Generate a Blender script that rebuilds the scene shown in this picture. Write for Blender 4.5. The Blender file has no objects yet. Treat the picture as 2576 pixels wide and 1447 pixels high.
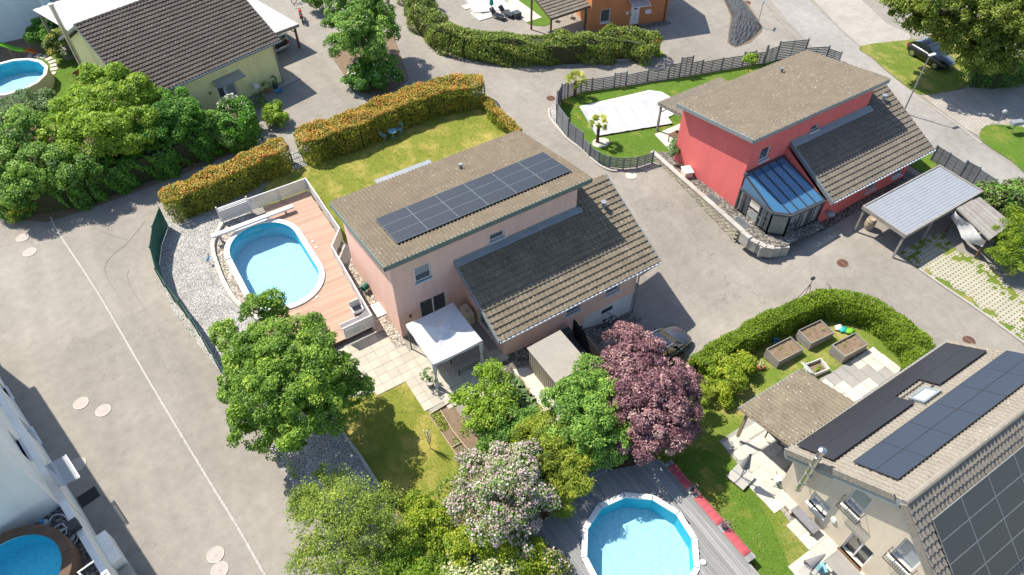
import bpy, bmesh, math, random
import numpy as np
from mathutils import Vector, Matrix
random.seed(7); rng = np.random.default_rng(11)
SC = bpy.context.scene
COL = SC.collection
R = math.radians
# ---------------------------------------------------------------- camera (a drone 33 m above the street)
CAMZ, FPX, PW, PH = 33.0, 1786.0, 2576.0, 1447.0
CX, CY = PW/2, PH/2
_d = np.array([1302.0-CX, -(2350.0-CY), -FPX]); _d /= np.linalg.norm(_d)
_up = -_d; _fw = np.array([0, 0, -1.0]); _y = _fw-_up*_fw.dot(_up); _y /= np.linalg.norm(_y)
_x = np.cross(_y, _up)
_a = R(-32.0)                                   # the houses' long walls run along world X
ROT = np.array([[math.cos(_a), -math.sin(_a), 0], [math.sin(_a), math.cos(_a), 0], [0, 0, 1]]) @ np.stack([_x, _y, _up])
cd = bpy.data.cameras.new('camera'); cam = bpy.data.objects.new('camera', cd); COL.objects.link(cam)
cam.matrix_world = Matrix.Translation((0, 0, CAMZ)) @ Matrix(ROT.tolist()).to_4x4()
cd.sensor_width = 36; cd.lens = FPX/PW*36; cd.clip_start = .5; cd.clip_end = 2000
SC.camera = cam
# ---------------------------------------------------------------- sky, sun, exposure
SHAD = R(-66.0); ELEV = R(53.0)                 # shadows fall towards this heading
w = bpy.data.worlds.new('World'); SC.world = w; w.use_nodes = True
nt = w.node_tree; bg = nt.nodes['Background']
sky = nt.nodes.new('ShaderNodeTexSky'); sky.sky_type = 'NISHITA'; sky.sun_disc = False
sky.sun_elevation = ELEV; sky.altitude = 500; sky.air_density = 1.0; sky.dust_density = 1.2; sky.ozone_density = 1.0
sx, sy = -math.cos(SHAD), -math.sin(SHAD)       # towards the sun
sky.sun_rotation = math.atan2(sx, sy)
nt.links.new(sky.outputs[0], bg.inputs[0]); bg.inputs[1].default_value = .145
ld = bpy.data.lights.new('sun', 'SUN'); ld.energy = 5.0; ld.angle = R(.55); ld.color = (1, .94, .835)
sun = bpy.data.objects.new('sun', ld); COL.objects.link(sun); sun.location = (0, 40, 60)
sun.rotation_euler = Vector((-sx*math.cos(ELEV), -sy*math.cos(ELEV), -math.sin(ELEV))).to_track_quat('-Z', 'Y').to_euler()
SC.view_settings.view_transform = 'Standard'; SC.view_settings.look = 'None'
SC.view_settings.exposure = .7; SC.view_settings.gamma = 1
SC.render.engine = 'CYCLES'
SC.cycles.max_bounces = 6; SC.cycles.transparent_max_bounces = 12
# ---------------------------------------------------------------- ray helpers: a photo point and a height give a place
def PX(px, py, z=0.0):
    r = ROT @ np.array([px-CX, -(py-CY), -FPX]); t = (z-CAMZ)/r[2]
    return Vector((r[0]*t, r[1]*t, z))
def tile(ox, oy): return lambda x, y: (ox*.670833+x*.34776, oy*.670833+y*.34776)
T11, T12, T13, T14 = tile(0, 0), tile(950, 0), tile(1900, 0), tile(2840, 0)
T21, T22, T23, T24 = tile(0, 700), tile(950, 700), tile(1900, 700), tile(2840, 700)
T31, T32, T33, T34 = tile(0, 1407), tile(950, 1407), tile(1900, 1407), tile(2840, 1407)
def hh(u, v):                                   # terrain: a dip down to the garage end of the pink house
    du = (u-21.5)/(4.5 if u < 21.5 else 10.0); dv = (v-19.0)/7.0
    return -2.3*math.exp(-du*du-dv*dv)
def PG(px, py, dz=0.0):
    z = 0.0
    for _ in range(12):
        p = PX(px, py, z+dz); z = hh(p.x, p.y)
    return PX(px, py, z+dz)
def gz(x, y): return hh(x, y)
def plane_hit(px, py, p0, n):
    o = Vector((0, 0, CAMZ)); d = Vector((ROT @ np.array([px-CX, -(py-CY), -FPX])).tolist())
    return o+d*((Vector(p0)-o).dot(n)/d.dot(n))
def pscale(p):                                  # photo pixels per metre at a place
    c = ROT.T @ (np.array(p)-np.array([0, 0, CAMZ])); return FPX/-c[2]
# ---------------------------------------------------------------- materials
MATS = {}
def nodes(name):
    m = bpy.data.materials.new(name); m.use_nodes = True; MATS[name] = m
    t = m.node_tree; b = t.nodes['Principled BSDF']; return m, t, b
def N(t, kind, **kw):
    n = t.nodes.new('ShaderNode'+kind)
    for k, v in kw.items():
        if k in n.inputs: n.inputs[k].default_value = v
        else: setattr(n, k, v)
    return n
def L(t, a, b): t.links.new(a, b)
def ramp(t, fac, stops):
    r = t.nodes.new('ShaderNodeValToRGB'); e = r.color_ramp.elements
    while len(e) < len(stops): e.new(.5)
    for k, (p, c) in enumerate(stops):
        e[k].position = p; e[k].color = (*c, 1) if len(c) == 3 else c
    L(t, fac, r.inputs[0]); return r.outputs[0]
def mixc(t, fac, a, b, mode='MIX'):
    m = t.nodes.new('ShaderNodeMix'); m.data_type = 'RGBA'; m.blend_type = mode
    for s, v in ((m.inputs[0], fac), (m.inputs[6], a), (m.inputs[7], b)):
        if isinstance(v, (int, float)): s.default_value = v
        elif isinstance(v, tuple): s.default_value = (*v, 1)
        else: L(t, v, s)
    return m.outputs[2]
def noise(t, scale, detail=4, rough=.6, vec=None, out=0):
    n = N(t, 'TexNoise', Scale=scale, Detail=detail, Roughness=rough)
    if vec is not None: L(t, vec, n.inputs['Vector'])
    return n.outputs[out]
def wpos(t, sc=None, rotz=0):
    g = t.nodes.new('ShaderNodeNewGeometry').outputs['Position']
    if sc is None and not rotz: return g
    m = N(t, 'Mapping'); m.inputs['Scale'].default_value = sc or (1, 1, 1); m.inputs['Rotation'].default_value = (0, 0, rotz)
    L(t, g, m.inputs[0]); return m.outputs[0]
def bump(t, b, h, s, d=.02):
    n = N(t, 'Bump', Strength=s, Distance=d); L(t, h, n.inputs['Height']); L(t, n.outputs[0], b.inputs['Normal'])
def mat(name, c1, c2=None, scale=3.0, rough=.7, fine=60, bs=.15, bd=.02, spec=.3, metal=0, vary=.0, stretch=None):
    """two colours mixed by world noise, a fine grain, some bump and a per-object tone"""
    m, t, b = nodes(name)
    b.inputs['Roughness'].default_value = rough; b.inputs['Specular IOR Level'].default_value = spec; b.inputs['Metallic'].default_value = metal
    p = wpos(t, stretch)
    c2 = c2 or tuple(x*.8 for x in c1)
    f = N(t, 'MapRange'); L(t, noise(t, scale, 5, .65, p), f.inputs[0]); f.inputs[1].default_value = .3; f.inputs[2].default_value = .7
    c = mixc(t, f.outputs[0], c1, c2)
    g = noise(t, fine, 3, .7, p)
    gr = N(t, 'MapRange'); L(t, g, gr.inputs[0]); gr.inputs[1].default_value = .25; gr.inputs[2].default_value = .75; gr.inputs[3].default_value = .82; gr.inputs[4].default_value = 1.15
    c = mixc(t, 1.0, c, gr.outputs[0], 'MULTIPLY')
    if vary:
        o = N(t, 'ObjectInfo'); v = N(t, 'MapRange'); L(t, o.outputs['Random'], v.inputs[0]); v.inputs[3].default_value = 1-vary; v.inputs[4].default_value = 1+vary
        c = mixc(t, 1.0, c, v.outputs[0], 'MULTIPLY')
    L(t, c, b.inputs['Base Color'])
    if bs: bump(t, b, g, bs, bd)
    return m
def leafmat(name, stops, trans=.35, rough=.55):
    m, t, b = nodes(name)
    a = N(t, 'Attribute', attribute_name='tint')
    p = wpos(t)
    n = noise(t, 1.1, 3, .6, p)
    mm = N(t, 'Math', operation='MULTIPLY_ADD'); L(t, n, mm.inputs[0]); mm.inputs[1].default_value = .7; mm.inputs[2].default_value = -.35
    ad = N(t, 'Math', operation='ADD'); L(t, a.outputs['Fac'], ad.inputs[0]); L(t, mm.outputs[0], ad.inputs[1])
    c = ramp(t, ad.outputs[0], stops)
    b.inputs['Roughness'].default_value = rough; b.inputs['Specular IOR Level'].default_value = .35
    L(t, c, b.inputs['Base Color'])
    tr = N(t, 'BsdfTranslucent'); L(t, mixc(t, 1.0, c, (1.0, 1.15, .55), 'MULTIPLY'), tr.inputs[0])
    mx = N(t, 'MixShader'); mx.inputs[0].default_value = trans
    L(t, b.outputs[0], mx.inputs[1]); L(t, tr.outputs[0], mx.inputs[2]); L(t, mx.outputs[0], t.nodes['Material Output'].inputs[0])
    return m
def M(n): return MATS[n]
# asphalt: bleached, with fine chips, wear clouds and patched seams
def asphalt(name, c1, c2):
    m, t, b = nodes(name); p = wpos(t)
    cl = N(t, 'MapRange'); L(t, noise(t, .16, 6, .6, p), cl.inputs[0]); cl.inputs[1].default_value = .35; cl.inputs[2].default_value = .66
    c = mixc(t, cl.outputs[0], c1, c2)
    md = N(t, 'MapRange'); L(t, noise(t, 1.7, 5, .7, p), md.inputs[0]); md.inputs[1].default_value = .3; md.inputs[2].default_value = .7; md.inputs[3].default_value = .87; md.inputs[4].default_value = 1.1
    c = mixc(t, 1.0, c, md.outputs[0], 'MULTIPLY')
    sp = noise(t, 26, 4, .8, p)
    sr = N(t, 'MapRange'); L(t, sp, sr.inputs[0]); sr.inputs[1].default_value = .3; sr.inputs[2].default_value = .7; sr.inputs[3].default_value = .74; sr.inputs[4].default_value = 1.24
    c = mixc(t, 1.0, c, sr.outputs[0], 'MULTIPLY')
    pv = N(t, 'TexVoronoi', Scale=.09, distance='MANHATTAN'); L(t, wpos(t, (1, 1, 0), R(33)), pv.inputs['Vector']); ps = N(t, 'SeparateColor'); L(t, pv.outputs['Color'], ps.inputs[0])
    pr = N(t, 'MapRange'); L(t, ps.outputs[0], pr.inputs[0]); pr.inputs[3].default_value = .93; pr.inputs[4].default_value = 1.05
    c = mixc(t, 1.0, c, pr.outputs[0], 'MULTIPLY')
    sn = N(t, 'MapRange'); L(t, noise(t, .5, 6, .75, p), sn.inputs[0]); sn.inputs[1].default_value = .60; sn.inputs[2].default_value = .74; sn.inputs[3].default_value = 1.0; sn.inputs[4].default_value = .80
    c = mixc(t, 1.0, c, sn.outputs[0], 'MULTIPLY')
    # long drag marks
    st = noise(t, .55, 3, .5, wpos(t, (1.2, .12, 1), R(20)))
    s2 = N(t, 'MapRange'); L(t, st, s2.inputs[0]); s2.inputs[1].default_value = .35; s2.inputs[2].default_value = .65; s2.inputs[3].default_value = .93; s2.inputs[4].default_value = 1.05
    c = mixc(t, 1.0, c, s2.outputs[0], 'MULTIPLY')
    # cracks
    v = N(t, 'TexVoronoi', feature='DISTANCE_TO_EDGE', Scale=.17)
    wv = N(t, 'VectorMath', operation='ADD'); L(t, p, wv.inputs[0])
    wn = N(t, 'VectorMath', operation='SCALE'); wn.inputs['Scale'].default_value = 2.2; L(t, noise(t, .9, 4, .6, p, 1), wn.inputs[0]); L(t, wn.outputs[0], wv.inputs[1]); L(t, wv.outputs[0], v.inputs['Vector'])
    cr = N(t, 'MapRange'); L(t, v.outputs['Distance'], cr.inputs[0]); cr.inputs[1].default_value = .0; cr.inputs[2].default_value = .006; cr.inputs[3].default_value = .72; cr.inputs[4].default_value = 1
    gate = N(t, 'MapRange'); L(t, noise(t, .12, 2, .5, wpos(t, (1, 1, 3))), gate.inputs[0]); gate.inputs[1].default_value = .5; gate.inputs[2].default_value = .56
    c = mixc(t, gate.outputs[0], c, mixc(t, 1.0, c, cr.outputs[0], 'MULTIPLY'))
    L(t, c, b.inputs['Base Color']); b.inputs['Roughness'].default_value = .85; b.inputs['Specular IOR Level'].default_value = .25
    bump(t, b, sp, .25, .01); return m
asphalt('asphalt', (.275, .250, .214), (.232, .210, .179))
asphalt('asphalt_street', (.31, .292, .268), (.265, .248, .228))
def lawn(name, g1, g2, dry, dryness):
    m, t, b = nodes(name); p = wpos(t)
    f = N(t, 'MapRange'); L(t, noise(t, .9, 6, .7, p), f.inputs[0]); f.inputs[1].default_value = .32; f.inputs[2].default_value = .68
    c = mixc(t, f.outputs[0], g1, g2)
    d = N(t, 'MapRange'); L(t, noise(t, .42, 7, .68, wpos(t, (1.3, .9, 1), .4)), d.inputs[0]); d.inputs[1].default_value = .62-dryness*.3; d.inputs[2].default_value = .80-dryness*.3
    c = mixc(t, d.outputs[0], c, dry)
    g = noise(t, 24, 4, .8, p)
    gr = N(t, 'MapRange'); L(t, g, gr.inputs[0]); gr.inputs[1].default_value = .28; gr.inputs[2].default_value = .72; gr.inputs[3].default_value = .55; gr.inputs[4].default_value = 1.4
    c = mixc(t, 1.0, c, gr.outputs[0], 'MULTIPLY')
    L(t, c, b.inputs['Base Color']); b.inputs['Roughness'].default_value = .9; b.inputs['Specular IOR Level'].default_value = .1
    bump(t, b, g, .7, .05); return m
lawn('lawn', (.20, .215, .035), (.15, .18, .028), (.36, .295, .08), .5)
lawn('lawn_green', (.105, .180, .024), (.080, .148, .018), (.240, .215, .05), .3)
lawn('lawn_mixed', (.15, .195, .03), (.105, .16, .024), (.31, .26, .09), .5)
def gravel(name, c1, c2, c3, scale):
    m, t, b = nodes(name); p = wpos(t)
    v = N(t, 'TexVoronoi', Scale=scale); L(t, p, v.inputs['Vector'])
    s = N(t, 'SeparateColor'); L(t, v.outputs['Color'], s.inputs[0])
    c = ramp(t, s.outputs[0], [(0, c1), (.5, c2), (1, c3)])
    e = N(t, 'MapRange'); L(t, v.outputs['Distance'], e.inputs[0]); e.inputs[1].default_value = .25; e.inputs[2].default_value = .75; e.inputs[3].default_value = 1.1; e.inputs[4].default_value = .35
    c = mixc(t, 1.0, c, e.outputs[0], 'MULTIPLY')
    d = N(t, 'MapRange'); L(t, noise(t, .7, 5, .6, p), d.inputs[0]); d.inputs[1].default_value = .35; d.inputs[2].default_value = .65; d.inputs[3].default_value = .78; d.inputs[4].default_value = 1.08
    c = mixc(t, 1.0, c, d.outputs[0], 'MULTIPLY')
    L(t, c, b.inputs['Base Color']); b.inputs['Roughness'].default_value = .9
    iv = N(t, 'Math', operation='SUBTRACT'); iv.inputs[0].default_value = 1; L(t, v.outputs['Distance'], iv.inputs[1])
    bump(t, b, iv.outputs[0], .8, .05); return m
gravel('gravel', (.35, .335, .305), (.47, .45, .415), (.60, .58, .54), 15)
gravel('pebbles', (.25, .21, .16), (.42, .37, .30), (.60, .55, .48), 9)
gravel('dark_gravel', (.10, .09, .075), (.20, .18, .15), (.34, .31, .27), 8)
mat('soil', (.23, .165, .11), (.16, .11, .07), 2.5, .95, 30, .6, .05)
mat('ground', (.13, .14, .05), (.16, .13, .07), .6, .95, 20, .5, .05)
mat('slab', (.47, .43, .35), (.39, .355, .29), 1.5, .85, 50, .15, .01, vary=.09)
mat('slab_grey', (.30, .285, .26), (.25, .24, .22), 1.5, .85, 50, .15, .01, vary=.06)
mat('slab_pale', (.52, .49, .42), (.44, .41, .35), 1.2, .85, 50, .15, .01, vary=.07)
mat('concrete', (.42, .40, .36), (.34, .32, .28), 1.6, .85, 40, .2, .01, vary=.08)
mat('pale_block', (.52, .49, .42), (.42, .39, .33), 2.5, .9, 30, .4, .02, vary=.1)
mat('rough_stone', (.42, .375, .29), (.30, .265, .20), 4, .95, 18, .9, .06, vary=.18)
mat('sett', (.45, .43, .39), (.36, .34, .31), 6, .9, 40, .3, .02)
def tilemat(name, c1, c2, c3, spots=.5):
    """weathered concrete tile: soot, pale lichen dots, rusty moss"""
    m, t, b = nodes(name); p = wpos(t)
    o = N(t, 'ObjectInfo')
    f = N(t, 'MapRange'); L(t, noise(t, 1.1, 6, .7, p), f.inputs[0]); f.inputs[1].default_value = .3; f.inputs[2].default_value = .7
    c = mixc(t, f.outputs[0], c1, c2)
    g = noise(t, 7, 5, .75, p)
    gr = N(t, 'MapRange'); L(t, g, gr.inputs[0]); gr.inputs[1].default_value = .3; gr.inputs[2].default_value = .7; gr.inputs[3].default_value = .84; gr.inputs[4].default_value = 1.12
    c = mixc(t, 1.0, c, gr.outputs[0], 'MULTIPLY')
    v = N(t, 'TexVoronoi', Scale=8.5); L(t, p, v.inputs['Vector'])
    s = N(t, 'SeparateColor'); L(t, v.outputs['Color'], s.inputs[0])
    rad = N(t, 'MapRange'); L(t, s.outputs[0], rad.inputs[0]); rad.inputs[1].default_value = 1-spots; rad.inputs[2].default_value = 1; rad.inputs[3].default_value = .0; rad.inputs[4].default_value = .24
    lt = N(t, 'Math', operation='LESS_THAN'); L(t, v.outputs['Distance'], lt.inputs[0]); L(t, rad.outputs[0], lt.inputs[1])
    lic = mixc(t, s.outputs[1], (.62, .60, .52), (.42, .40, .34))
    c = mixc(t, lt.outputs[0], c, lic)
    v2 = N(t, 'TexVoronoi', Scale=5.5); L(t, p, v2.inputs['Vector'])
    s2 = N(t, 'SeparateColor'); L(t, v2.outputs['Color'], s2.inputs[0])
    r2 = N(t, 'MapRange'); L(t, s2.outputs[2], r2.inputs[0]); r2.inputs[1].default_value = .62; r2.inputs[2].default_value = 1; r2.inputs[3].default_value = 0; r2.inputs[4].default_value = .27
    l2 = N(t, 'Math', operation='LESS_THAN'); L(t, v2.outputs['Distance'], l2.inputs[0]); L(t, r2.outputs[0], l2.inputs[1])
    c = mixc(t, l2.outputs[0], c, c3)
    L(t, c, b.inputs['Base Color']); b.inputs['Roughness'].default_value = .85; b.inputs['Specular IOR Level'].default_value = .25
    bump(t, b, g, .3, .02); return m
tilemat('tile_brown', (.205, .165, .115), (.15, .122, .086), (.21, .125, .06), .5)
tilemat('tile_lower', (.235, .195, .138), (.145, .12, .085), (.085, .055, .032), .8)
tilemat('tile_red_house', (.215, .177, .13), (.165, .136, .10), (.15, .11, .075), .55)
tilemat('tile_dark', (.125, .105, .088), (.09, .076, .064), (.15, .12, .09), .36)
tilemat('tile_grey', (.205, .178, .14), (.145, .127, .10), (.13, .115, .095), .5)
tilemat('tile_cream_house', (.27, .24, .195), (.22, .195, .16), (.17, .13, .095), .3)
def stucco(name, c):
    m, t, b = nodes(name); p = wpos(t)
    f = N(t, 'MapRange'); L(t, noise(t, .8, 5, .6, wpos(t, (1, 1, .35))), f.inputs[0]); f.inputs[1].default_value = .3; f.inputs[2].default_value = .7; f.inputs[3].default_value = .92; f.inputs[4].default_value = 1.05
    cc = mixc(t, 1.0, c, f.outputs[0], 'MULTIPLY')
    sk = N(t, 'MapRange'); L(t, noise(t, 1.6, 5, .7, wpos(t, (2.2, 2.2, .16))), sk.inputs[0]); sk.inputs[1].default_value = .35; sk.inputs[2].default_value = .7; sk.inputs[3].default_value = 1.02; sk.inputs[4].default_value = .93
    cc = mixc(t, 1.0, cc, sk.outputs[0], 'MULTIPLY')
    g = noise(t, 35, 4, .8, p)
    gr = N(t, 'MapRange'); L(t, g, gr.inputs[0]); gr.inputs[1].default_value = .3; gr.inputs[2].default_value = .7; gr.inputs[3].default_value = .93; gr.inputs[4].default_value = 1.07
    cc = mixc(t, 1.0, cc, gr.outputs[0], 'MULTIPLY')
    L(t, cc, b.inputs['Base Color']); b.inputs['Roughness'].default_value = .9; b.inputs['Specular IOR Level'].default_value = .2
    bump(t, b, g, .35, .02); return m
stucco('stucco_pink', (.78, .51, .415)); stucco('stucco_red', (.72, .165, .15)); stucco('stucco_cream', (.62, .53, .40))
stucco('stucco_yellow', (.82, .77, .38)); stucco('stucco_orange', (.50, .205, .085)); stucco('stucco_white', (.86, .83, .75)); stucco('stucco_blue', (.55, .66, .68))
stucco('plinth_white', (.66, .66, .66))
mat('white_paint', (.72, .72, .71), (.65, .65, .63), 3, .45, 50, .03, vary=.03)
mat('white_plastic', (.66, .66, .65), (.58, .58, .56), 2, .5, 50, .05)
mat('coping_white', (.70, .70, .68), (.62, .61, .58), 2, .5, 30, .05)
mat('grey_metal', (.33, .35, .37), (.27, .29, .31), 2, .45, 40, .05, metal=.3)
mat('zinc', (.30, .33, .34), (.24, .27, .275), 1.5, .5, 30, .05, metal=.35)
mat('green_fascia', (.16, .20, .175), (.125, .16, .14), 2, .6, 30, .05)
mat('dark_metal', (.045, .048, .052), (.06, .06, .062), 2, .4, 40, .05)
mat('anthracite', (.075, .085, .095), (.06, .07, .08), 2, .45, 40, .05)
mat('fence_grey', (.165, .18, .19), (.13, .142, .152), 2, .6, 40, .06, vary=.1)
mat('fence_green', (.012, .10, .065), (.010, .075, .05), 2, .6, 60, .2, .01)
mat('chrome', (.62, .62, .62), (.55, .55, .55), 3, .34, 40, .02, metal=1)
mat('deck_brown', (.45, .295, .215), (.37, .235, .17), 1.4, .75, 30, .15, .01, vary=.11, stretch=(.25, 5, 1))
mat('deck_grey', (.27, .265, .255), (.20, .198, .19), 1.4, .85, 30, .25, .01, vary=.16, stretch=(5, .3, 1))
mat('wood_grey', (.30, .28, .25), (.22, .20, .175), 2, .85, 30, .25, .01, vary=.12)
mat('wood_brown', (.15, .09, .055), (.11, .066, .04), 2, .8, 30, .2, .01, vary=.1)
mat('wood_pale', (.40, .31, .21), (.32, .245, .165), 2, .8, 30, .2, .01, vary=.1)
mat('bark', (.10, .075, .055), (.15, .115, .085), 5, .95, 25, .8, .04)
mat('bark_pale', (.30, .25, .20), (.18, .145, .11), 5, .9, 25, .5, .03)
mat('twigs', (.045, .058, .02), (.05, .05, .022), 3, .95, 20, .8, .05)
mat('canvas', (.66, .645, .635), (.61, .595, .585), 1.2, .8, 80, .06)
mat('tarp', (.42, .42, .43), (.38, .38, .39), .8, .6, 40, .08, .02)
mat('cushion_red', (.42, .085, .095), (.34, .065, .075), 4, .8, 60, .2, .02)
mat('teal_metal', (.22, .42, .47), (.18, .36, .41), 4, .5, 50, .05)
mat('rust_iron', (.22, .115, .075), (.16, .085, .06), 6, .8, 40, .3, .02)
mat('manhole_cover', (.42, .37, .33), (.35, .305, .275), 5, .8, 40, .3, .01)
mat('rubber', (.02, .02, .02), (.03, .03, .03), 8, .8, 60, .1)
mat('grey_fabric', (.22, .21, .22), (.17, .165, .17), 5, .9, 80, .2)
mat('terracotta', (.42, .17, .09), (.34, .135, .07), 4, .8, 40, .15)
mat('shed_roof', (.42, .385, .325), (.36, .33, .28), 1.5, .6, 30, .1)
mat('shed_wall', (.30, .265, .20), (.25, .22, .165), 1.5, .65, 30, .1)
mat('light_roof', (.44, .44, .43), (.38, .38, .37), 1.5, .6, 40, .08)
mat('carport_roof', (.32, .335, .36), (.285, .30, .325), 1.5, .5, 40, .05, metal=.2)
mat('plastic_green', (.16, .46, .03), (.13, .38, .025), 4, .4, 40, .03)
mat('plastic_orange', (.62, .16, .035), (.52, .13, .03), 4, .5, 40, .05)
mat('plastic_blue', (.05, .26, .46), (.04, .2, .38), 4, .4, 40, .03)
mat('plastic_teal', (.02, .36, .30), (.02, .28, .24), 4, .4, 40, .03)
mat('black_sheet', (.045, .047, .05), (.07, .07, .072), 2, .38, 14, .9, .08)
mat('clear_film', (.56, .56, .55), (.46, .46, .46), 3, .6, 12, .7, .05)
mat('flower_white', (.72, .68, .68), (.66, .52, .54), 5, .7, 40, .05)
mat('flower_pink', (.62, .25, .32), (.5, .15, .2), 5, .7, 40, .05)
mat('glow_white', (.8, .8, .8), (.75, .75, .75), 5, .4, 40, .02)
mat('red_paint', (.45, .02, .02), (.38, .02, .02), 5, .3, 40, .02)
mat('lens_red', (.35, .01, .01), (.3, .01, .01), 5, .2, 40, 0)
mat('liner', (.05, .52, .64), (.04, .46, .58), .8, .5, 8, .05)
mat('liner_white', (.68, .73, .78), (.64, .70, .75), .6, .5, 5, .03)
mat('liner_deep', (.26, .78, .88), (.23, .72, .84), .8, .5, 8, .05)
def paint(name, c):
    m, t, b = nodes(name); b.inputs['Base Color'].default_value = (*c, 1); b.inputs['Roughness'].default_value = .3
    b.inputs['Coat Weight'].default_value = .8; b.inputs['Coat Roughness'].default_value = .04; b.inputs['Metallic'].default_value = .0
paint('paint_black', (.004, .005, .006)); paint('paint_silver', (.42, .42, .41)); paint('paint_dark', (.035, .042, .055))
def glass(name, c, rough=.04):
    m, t, b = nodes(name); b.inputs['Base Color'].default_value = (*c, 1); b.inputs['Roughness'].default_value = rough
    b.inputs['Specular IOR Level'].default_value = .9; b.inputs['Coat Weight'].default_value = 1; b.inputs['Coat Roughness'].default_value = .02; b.inputs['Coat IOR'].default_value = 1.7
glass('window_glass', (.045, .06, .065)); glass('car_glass', (.012, .016, .02)); glass('skylight_glass', (.40, .43, .46)); glass('painted_sky_glass', (.07, .22, .40)); glass('roller_blind', (.26, .29, .31), .4)  # sunroom roof panes: reflected sky blue painted into the glass colour
def clear(name, tint, refl, rough=.02):
    """a pane you see through: tinted transmission plus a fresnel mirror"""
    m, t, b = nodes(name); t.nodes.remove(b)
    tr = N(t, 'BsdfTransparent'); tr.inputs[0].default_value = (*tint, 1)
    gl = N(t, 'BsdfGlossy', Roughness=rough); fr = N(t, 'Fresnel', IOR=refl)
    mx = N(t, 'MixShader'); L(t, fr.outputs[0], mx.inputs[0]); L(t, tr.outputs[0], mx.inputs[1]); L(t, gl.outputs[0], mx.inputs[2]); L(t, mx.outputs[0], t.nodes['Material Output'].inputs[0])
    return m, t, gl, fr
clear('clear_glass', (.80, .84, .85), 1.45); clear('canopy_glass', (.80, .82, .84), 1.2, .3)
_t = M('canopy_glass').node_tree; _d = N(_t, 'BsdfDiffuse'); _d.inputs[0].default_value = (.62, .64, .65, 1); _m = N(_t, 'MixShader'); _m.inputs[0].default_value = .35
_o = _t.nodes['Material Output']; _s = _o.inputs[0].links[0].from_socket; L(_t, _s, _m.inputs[1]); L(_t, _d.outputs[0], _m.inputs[2]); L(_t, _m.outputs[0], _o.inputs[0])
_t = M('painted_sky_glass').node_tree; _d = N(_t, 'BsdfTransparent'); _d.inputs[0].default_value = (.35, .62, .85, 1); _m = N(_t, 'MixShader'); _m.inputs[0].default_value = .3
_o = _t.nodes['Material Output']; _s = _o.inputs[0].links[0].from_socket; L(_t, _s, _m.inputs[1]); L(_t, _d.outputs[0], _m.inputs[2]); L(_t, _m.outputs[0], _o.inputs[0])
def water(name, tint):
    m, t, gl, fr = clear(name, tint, 1.2, .03)
    n = N(t, 'Bump', Strength=.22, Distance=.03)
    wv = N(t, 'TexNoise', Scale=2.6, Detail=3, Roughness=.5); wv.inputs['Distortion'].default_value = 1.2; L(t, wpos(t), wv.inputs['Vector']); L(t, wv.outputs[0], n.inputs['Height'])
    L(t, n.outputs[0], gl.inputs['Normal']); L(t, n.outputs[0], fr.inputs['Normal'])
water('water', (.63, .85, .91)); water('water_deep', (.62, .93, .98))
def solar(name, c):
    m, t, b = nodes(name)
    tc = N(t, 'TexCoord'); br = N(t, 'TexBrick'); br.offset = 0; br.inputs['Color1'].default_value = (*c, 1); br.inputs['Color2'].default_value = (*[x*1.12 for x in c], 1)
    br.inputs['Mortar'].default_value = (*[min(1, x*1.9+.006) for x in c], 1); br.inputs['Scale'].default_value = 1; br.inputs['Mortar Size'].default_value = .006; br.inputs['Brick Width'].default_value = .16; br.inputs['Row Height'].default_value = .082
    L(t, tc.outputs['Object'], br.inputs['Vector']); L(t, br.outputs[0], b.inputs['Base Color'])
    b.inputs['Roughness'].default_value = .4; b.inputs['Coat Weight'].default_value = .35; b.inputs['Coat Roughness'].default_value = .2; b.inputs['Specular IOR Level'].default_value = .5
solar('solar_cell', (.016, .017, .020)); solar('solar_cell_blue', (.020, .026, .040)); solar('solar_cell_dark', (.013, .012, .013))
leafmat('leaf_maple', [(0, (0.0626, 0.13, 0.0169)), (.45, (0.157, 0.289, 0.0304)), (.8, (0.292, 0.441, 0.0506)), (1, (0.48, 0.578, 0.0845))])
leafmat('leaf_dark', [(0, (0.0407, 0.114, 0.0207)), (.5, (0.11, 0.268, 0.033)), (1, (0.276, 0.51, 0.0619))], .42)
leafmat('leaf_mid', [(0, (0.0473, 0.111, 0.0197)), (.5, (0.125, 0.26, 0.0353)), (1, (0.323, 0.483, 0.0784))], .3)
leafmat('leaf_lime', [(0, (0.0869, 0.163, 0.0171)), (.45, (0.217, 0.357, 0.0273)), (1, (0.435, 0.546, 0.0597))], .4)
leafmat('leaf_yellow', [(0, (0.0818, 0.143, 0.0136)), (.45, (0.239, 0.34, 0.0205)), (1, (0.502, 0.524, 0.0427))], .4)
leafmat('leaf_grey', [(0, (0.062, 0.116, 0.0465)), (.5, (0.139, 0.232, 0.0775)), (1, (0.295, 0.388, 0.155))], .3)
leafmat('leaf_birch', [(0, (0.0891, 0.139, 0.0218)), (.5, (0.211, 0.307, 0.0409)), (1, (0.49, 0.539, 0.0818))], .35)
leafmat('leaf_juniper', [(0, (0.0853, 0.136, 0.0155)), (.5, (0.255, 0.332, 0.031)), (1, (0.512, 0.528, 0.0543))], .3)
leafmat('leaf_purple', [(0, (0.0677, 0.0252, 0.0387)), (.5, (0.211, 0.0938, 0.112)), (.85, (0.423, 0.242, 0.242)), (1, (0.604, 0.419, 0.367))], .2)
leafmat('leaf_photinia', [(0, (0.114, 0.16, 0.0171)), (.35, (0.286, 0.309, 0.0341)), (.55, (0.516, 0.374, 0.0546)), (.75, (0.75, 0.319, 0.0682)), (1, (0.75, 0.168, 0.0597))], .3)
leafmat('leaf_photinia_side', [(0, (0.107, 0.16, 0.018)), (.5, (0.243, 0.292, 0.0322)), (.85, (0.428, 0.376, 0.0538)), (1, (0.701, 0.376, 0.0896))], .42)
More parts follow.
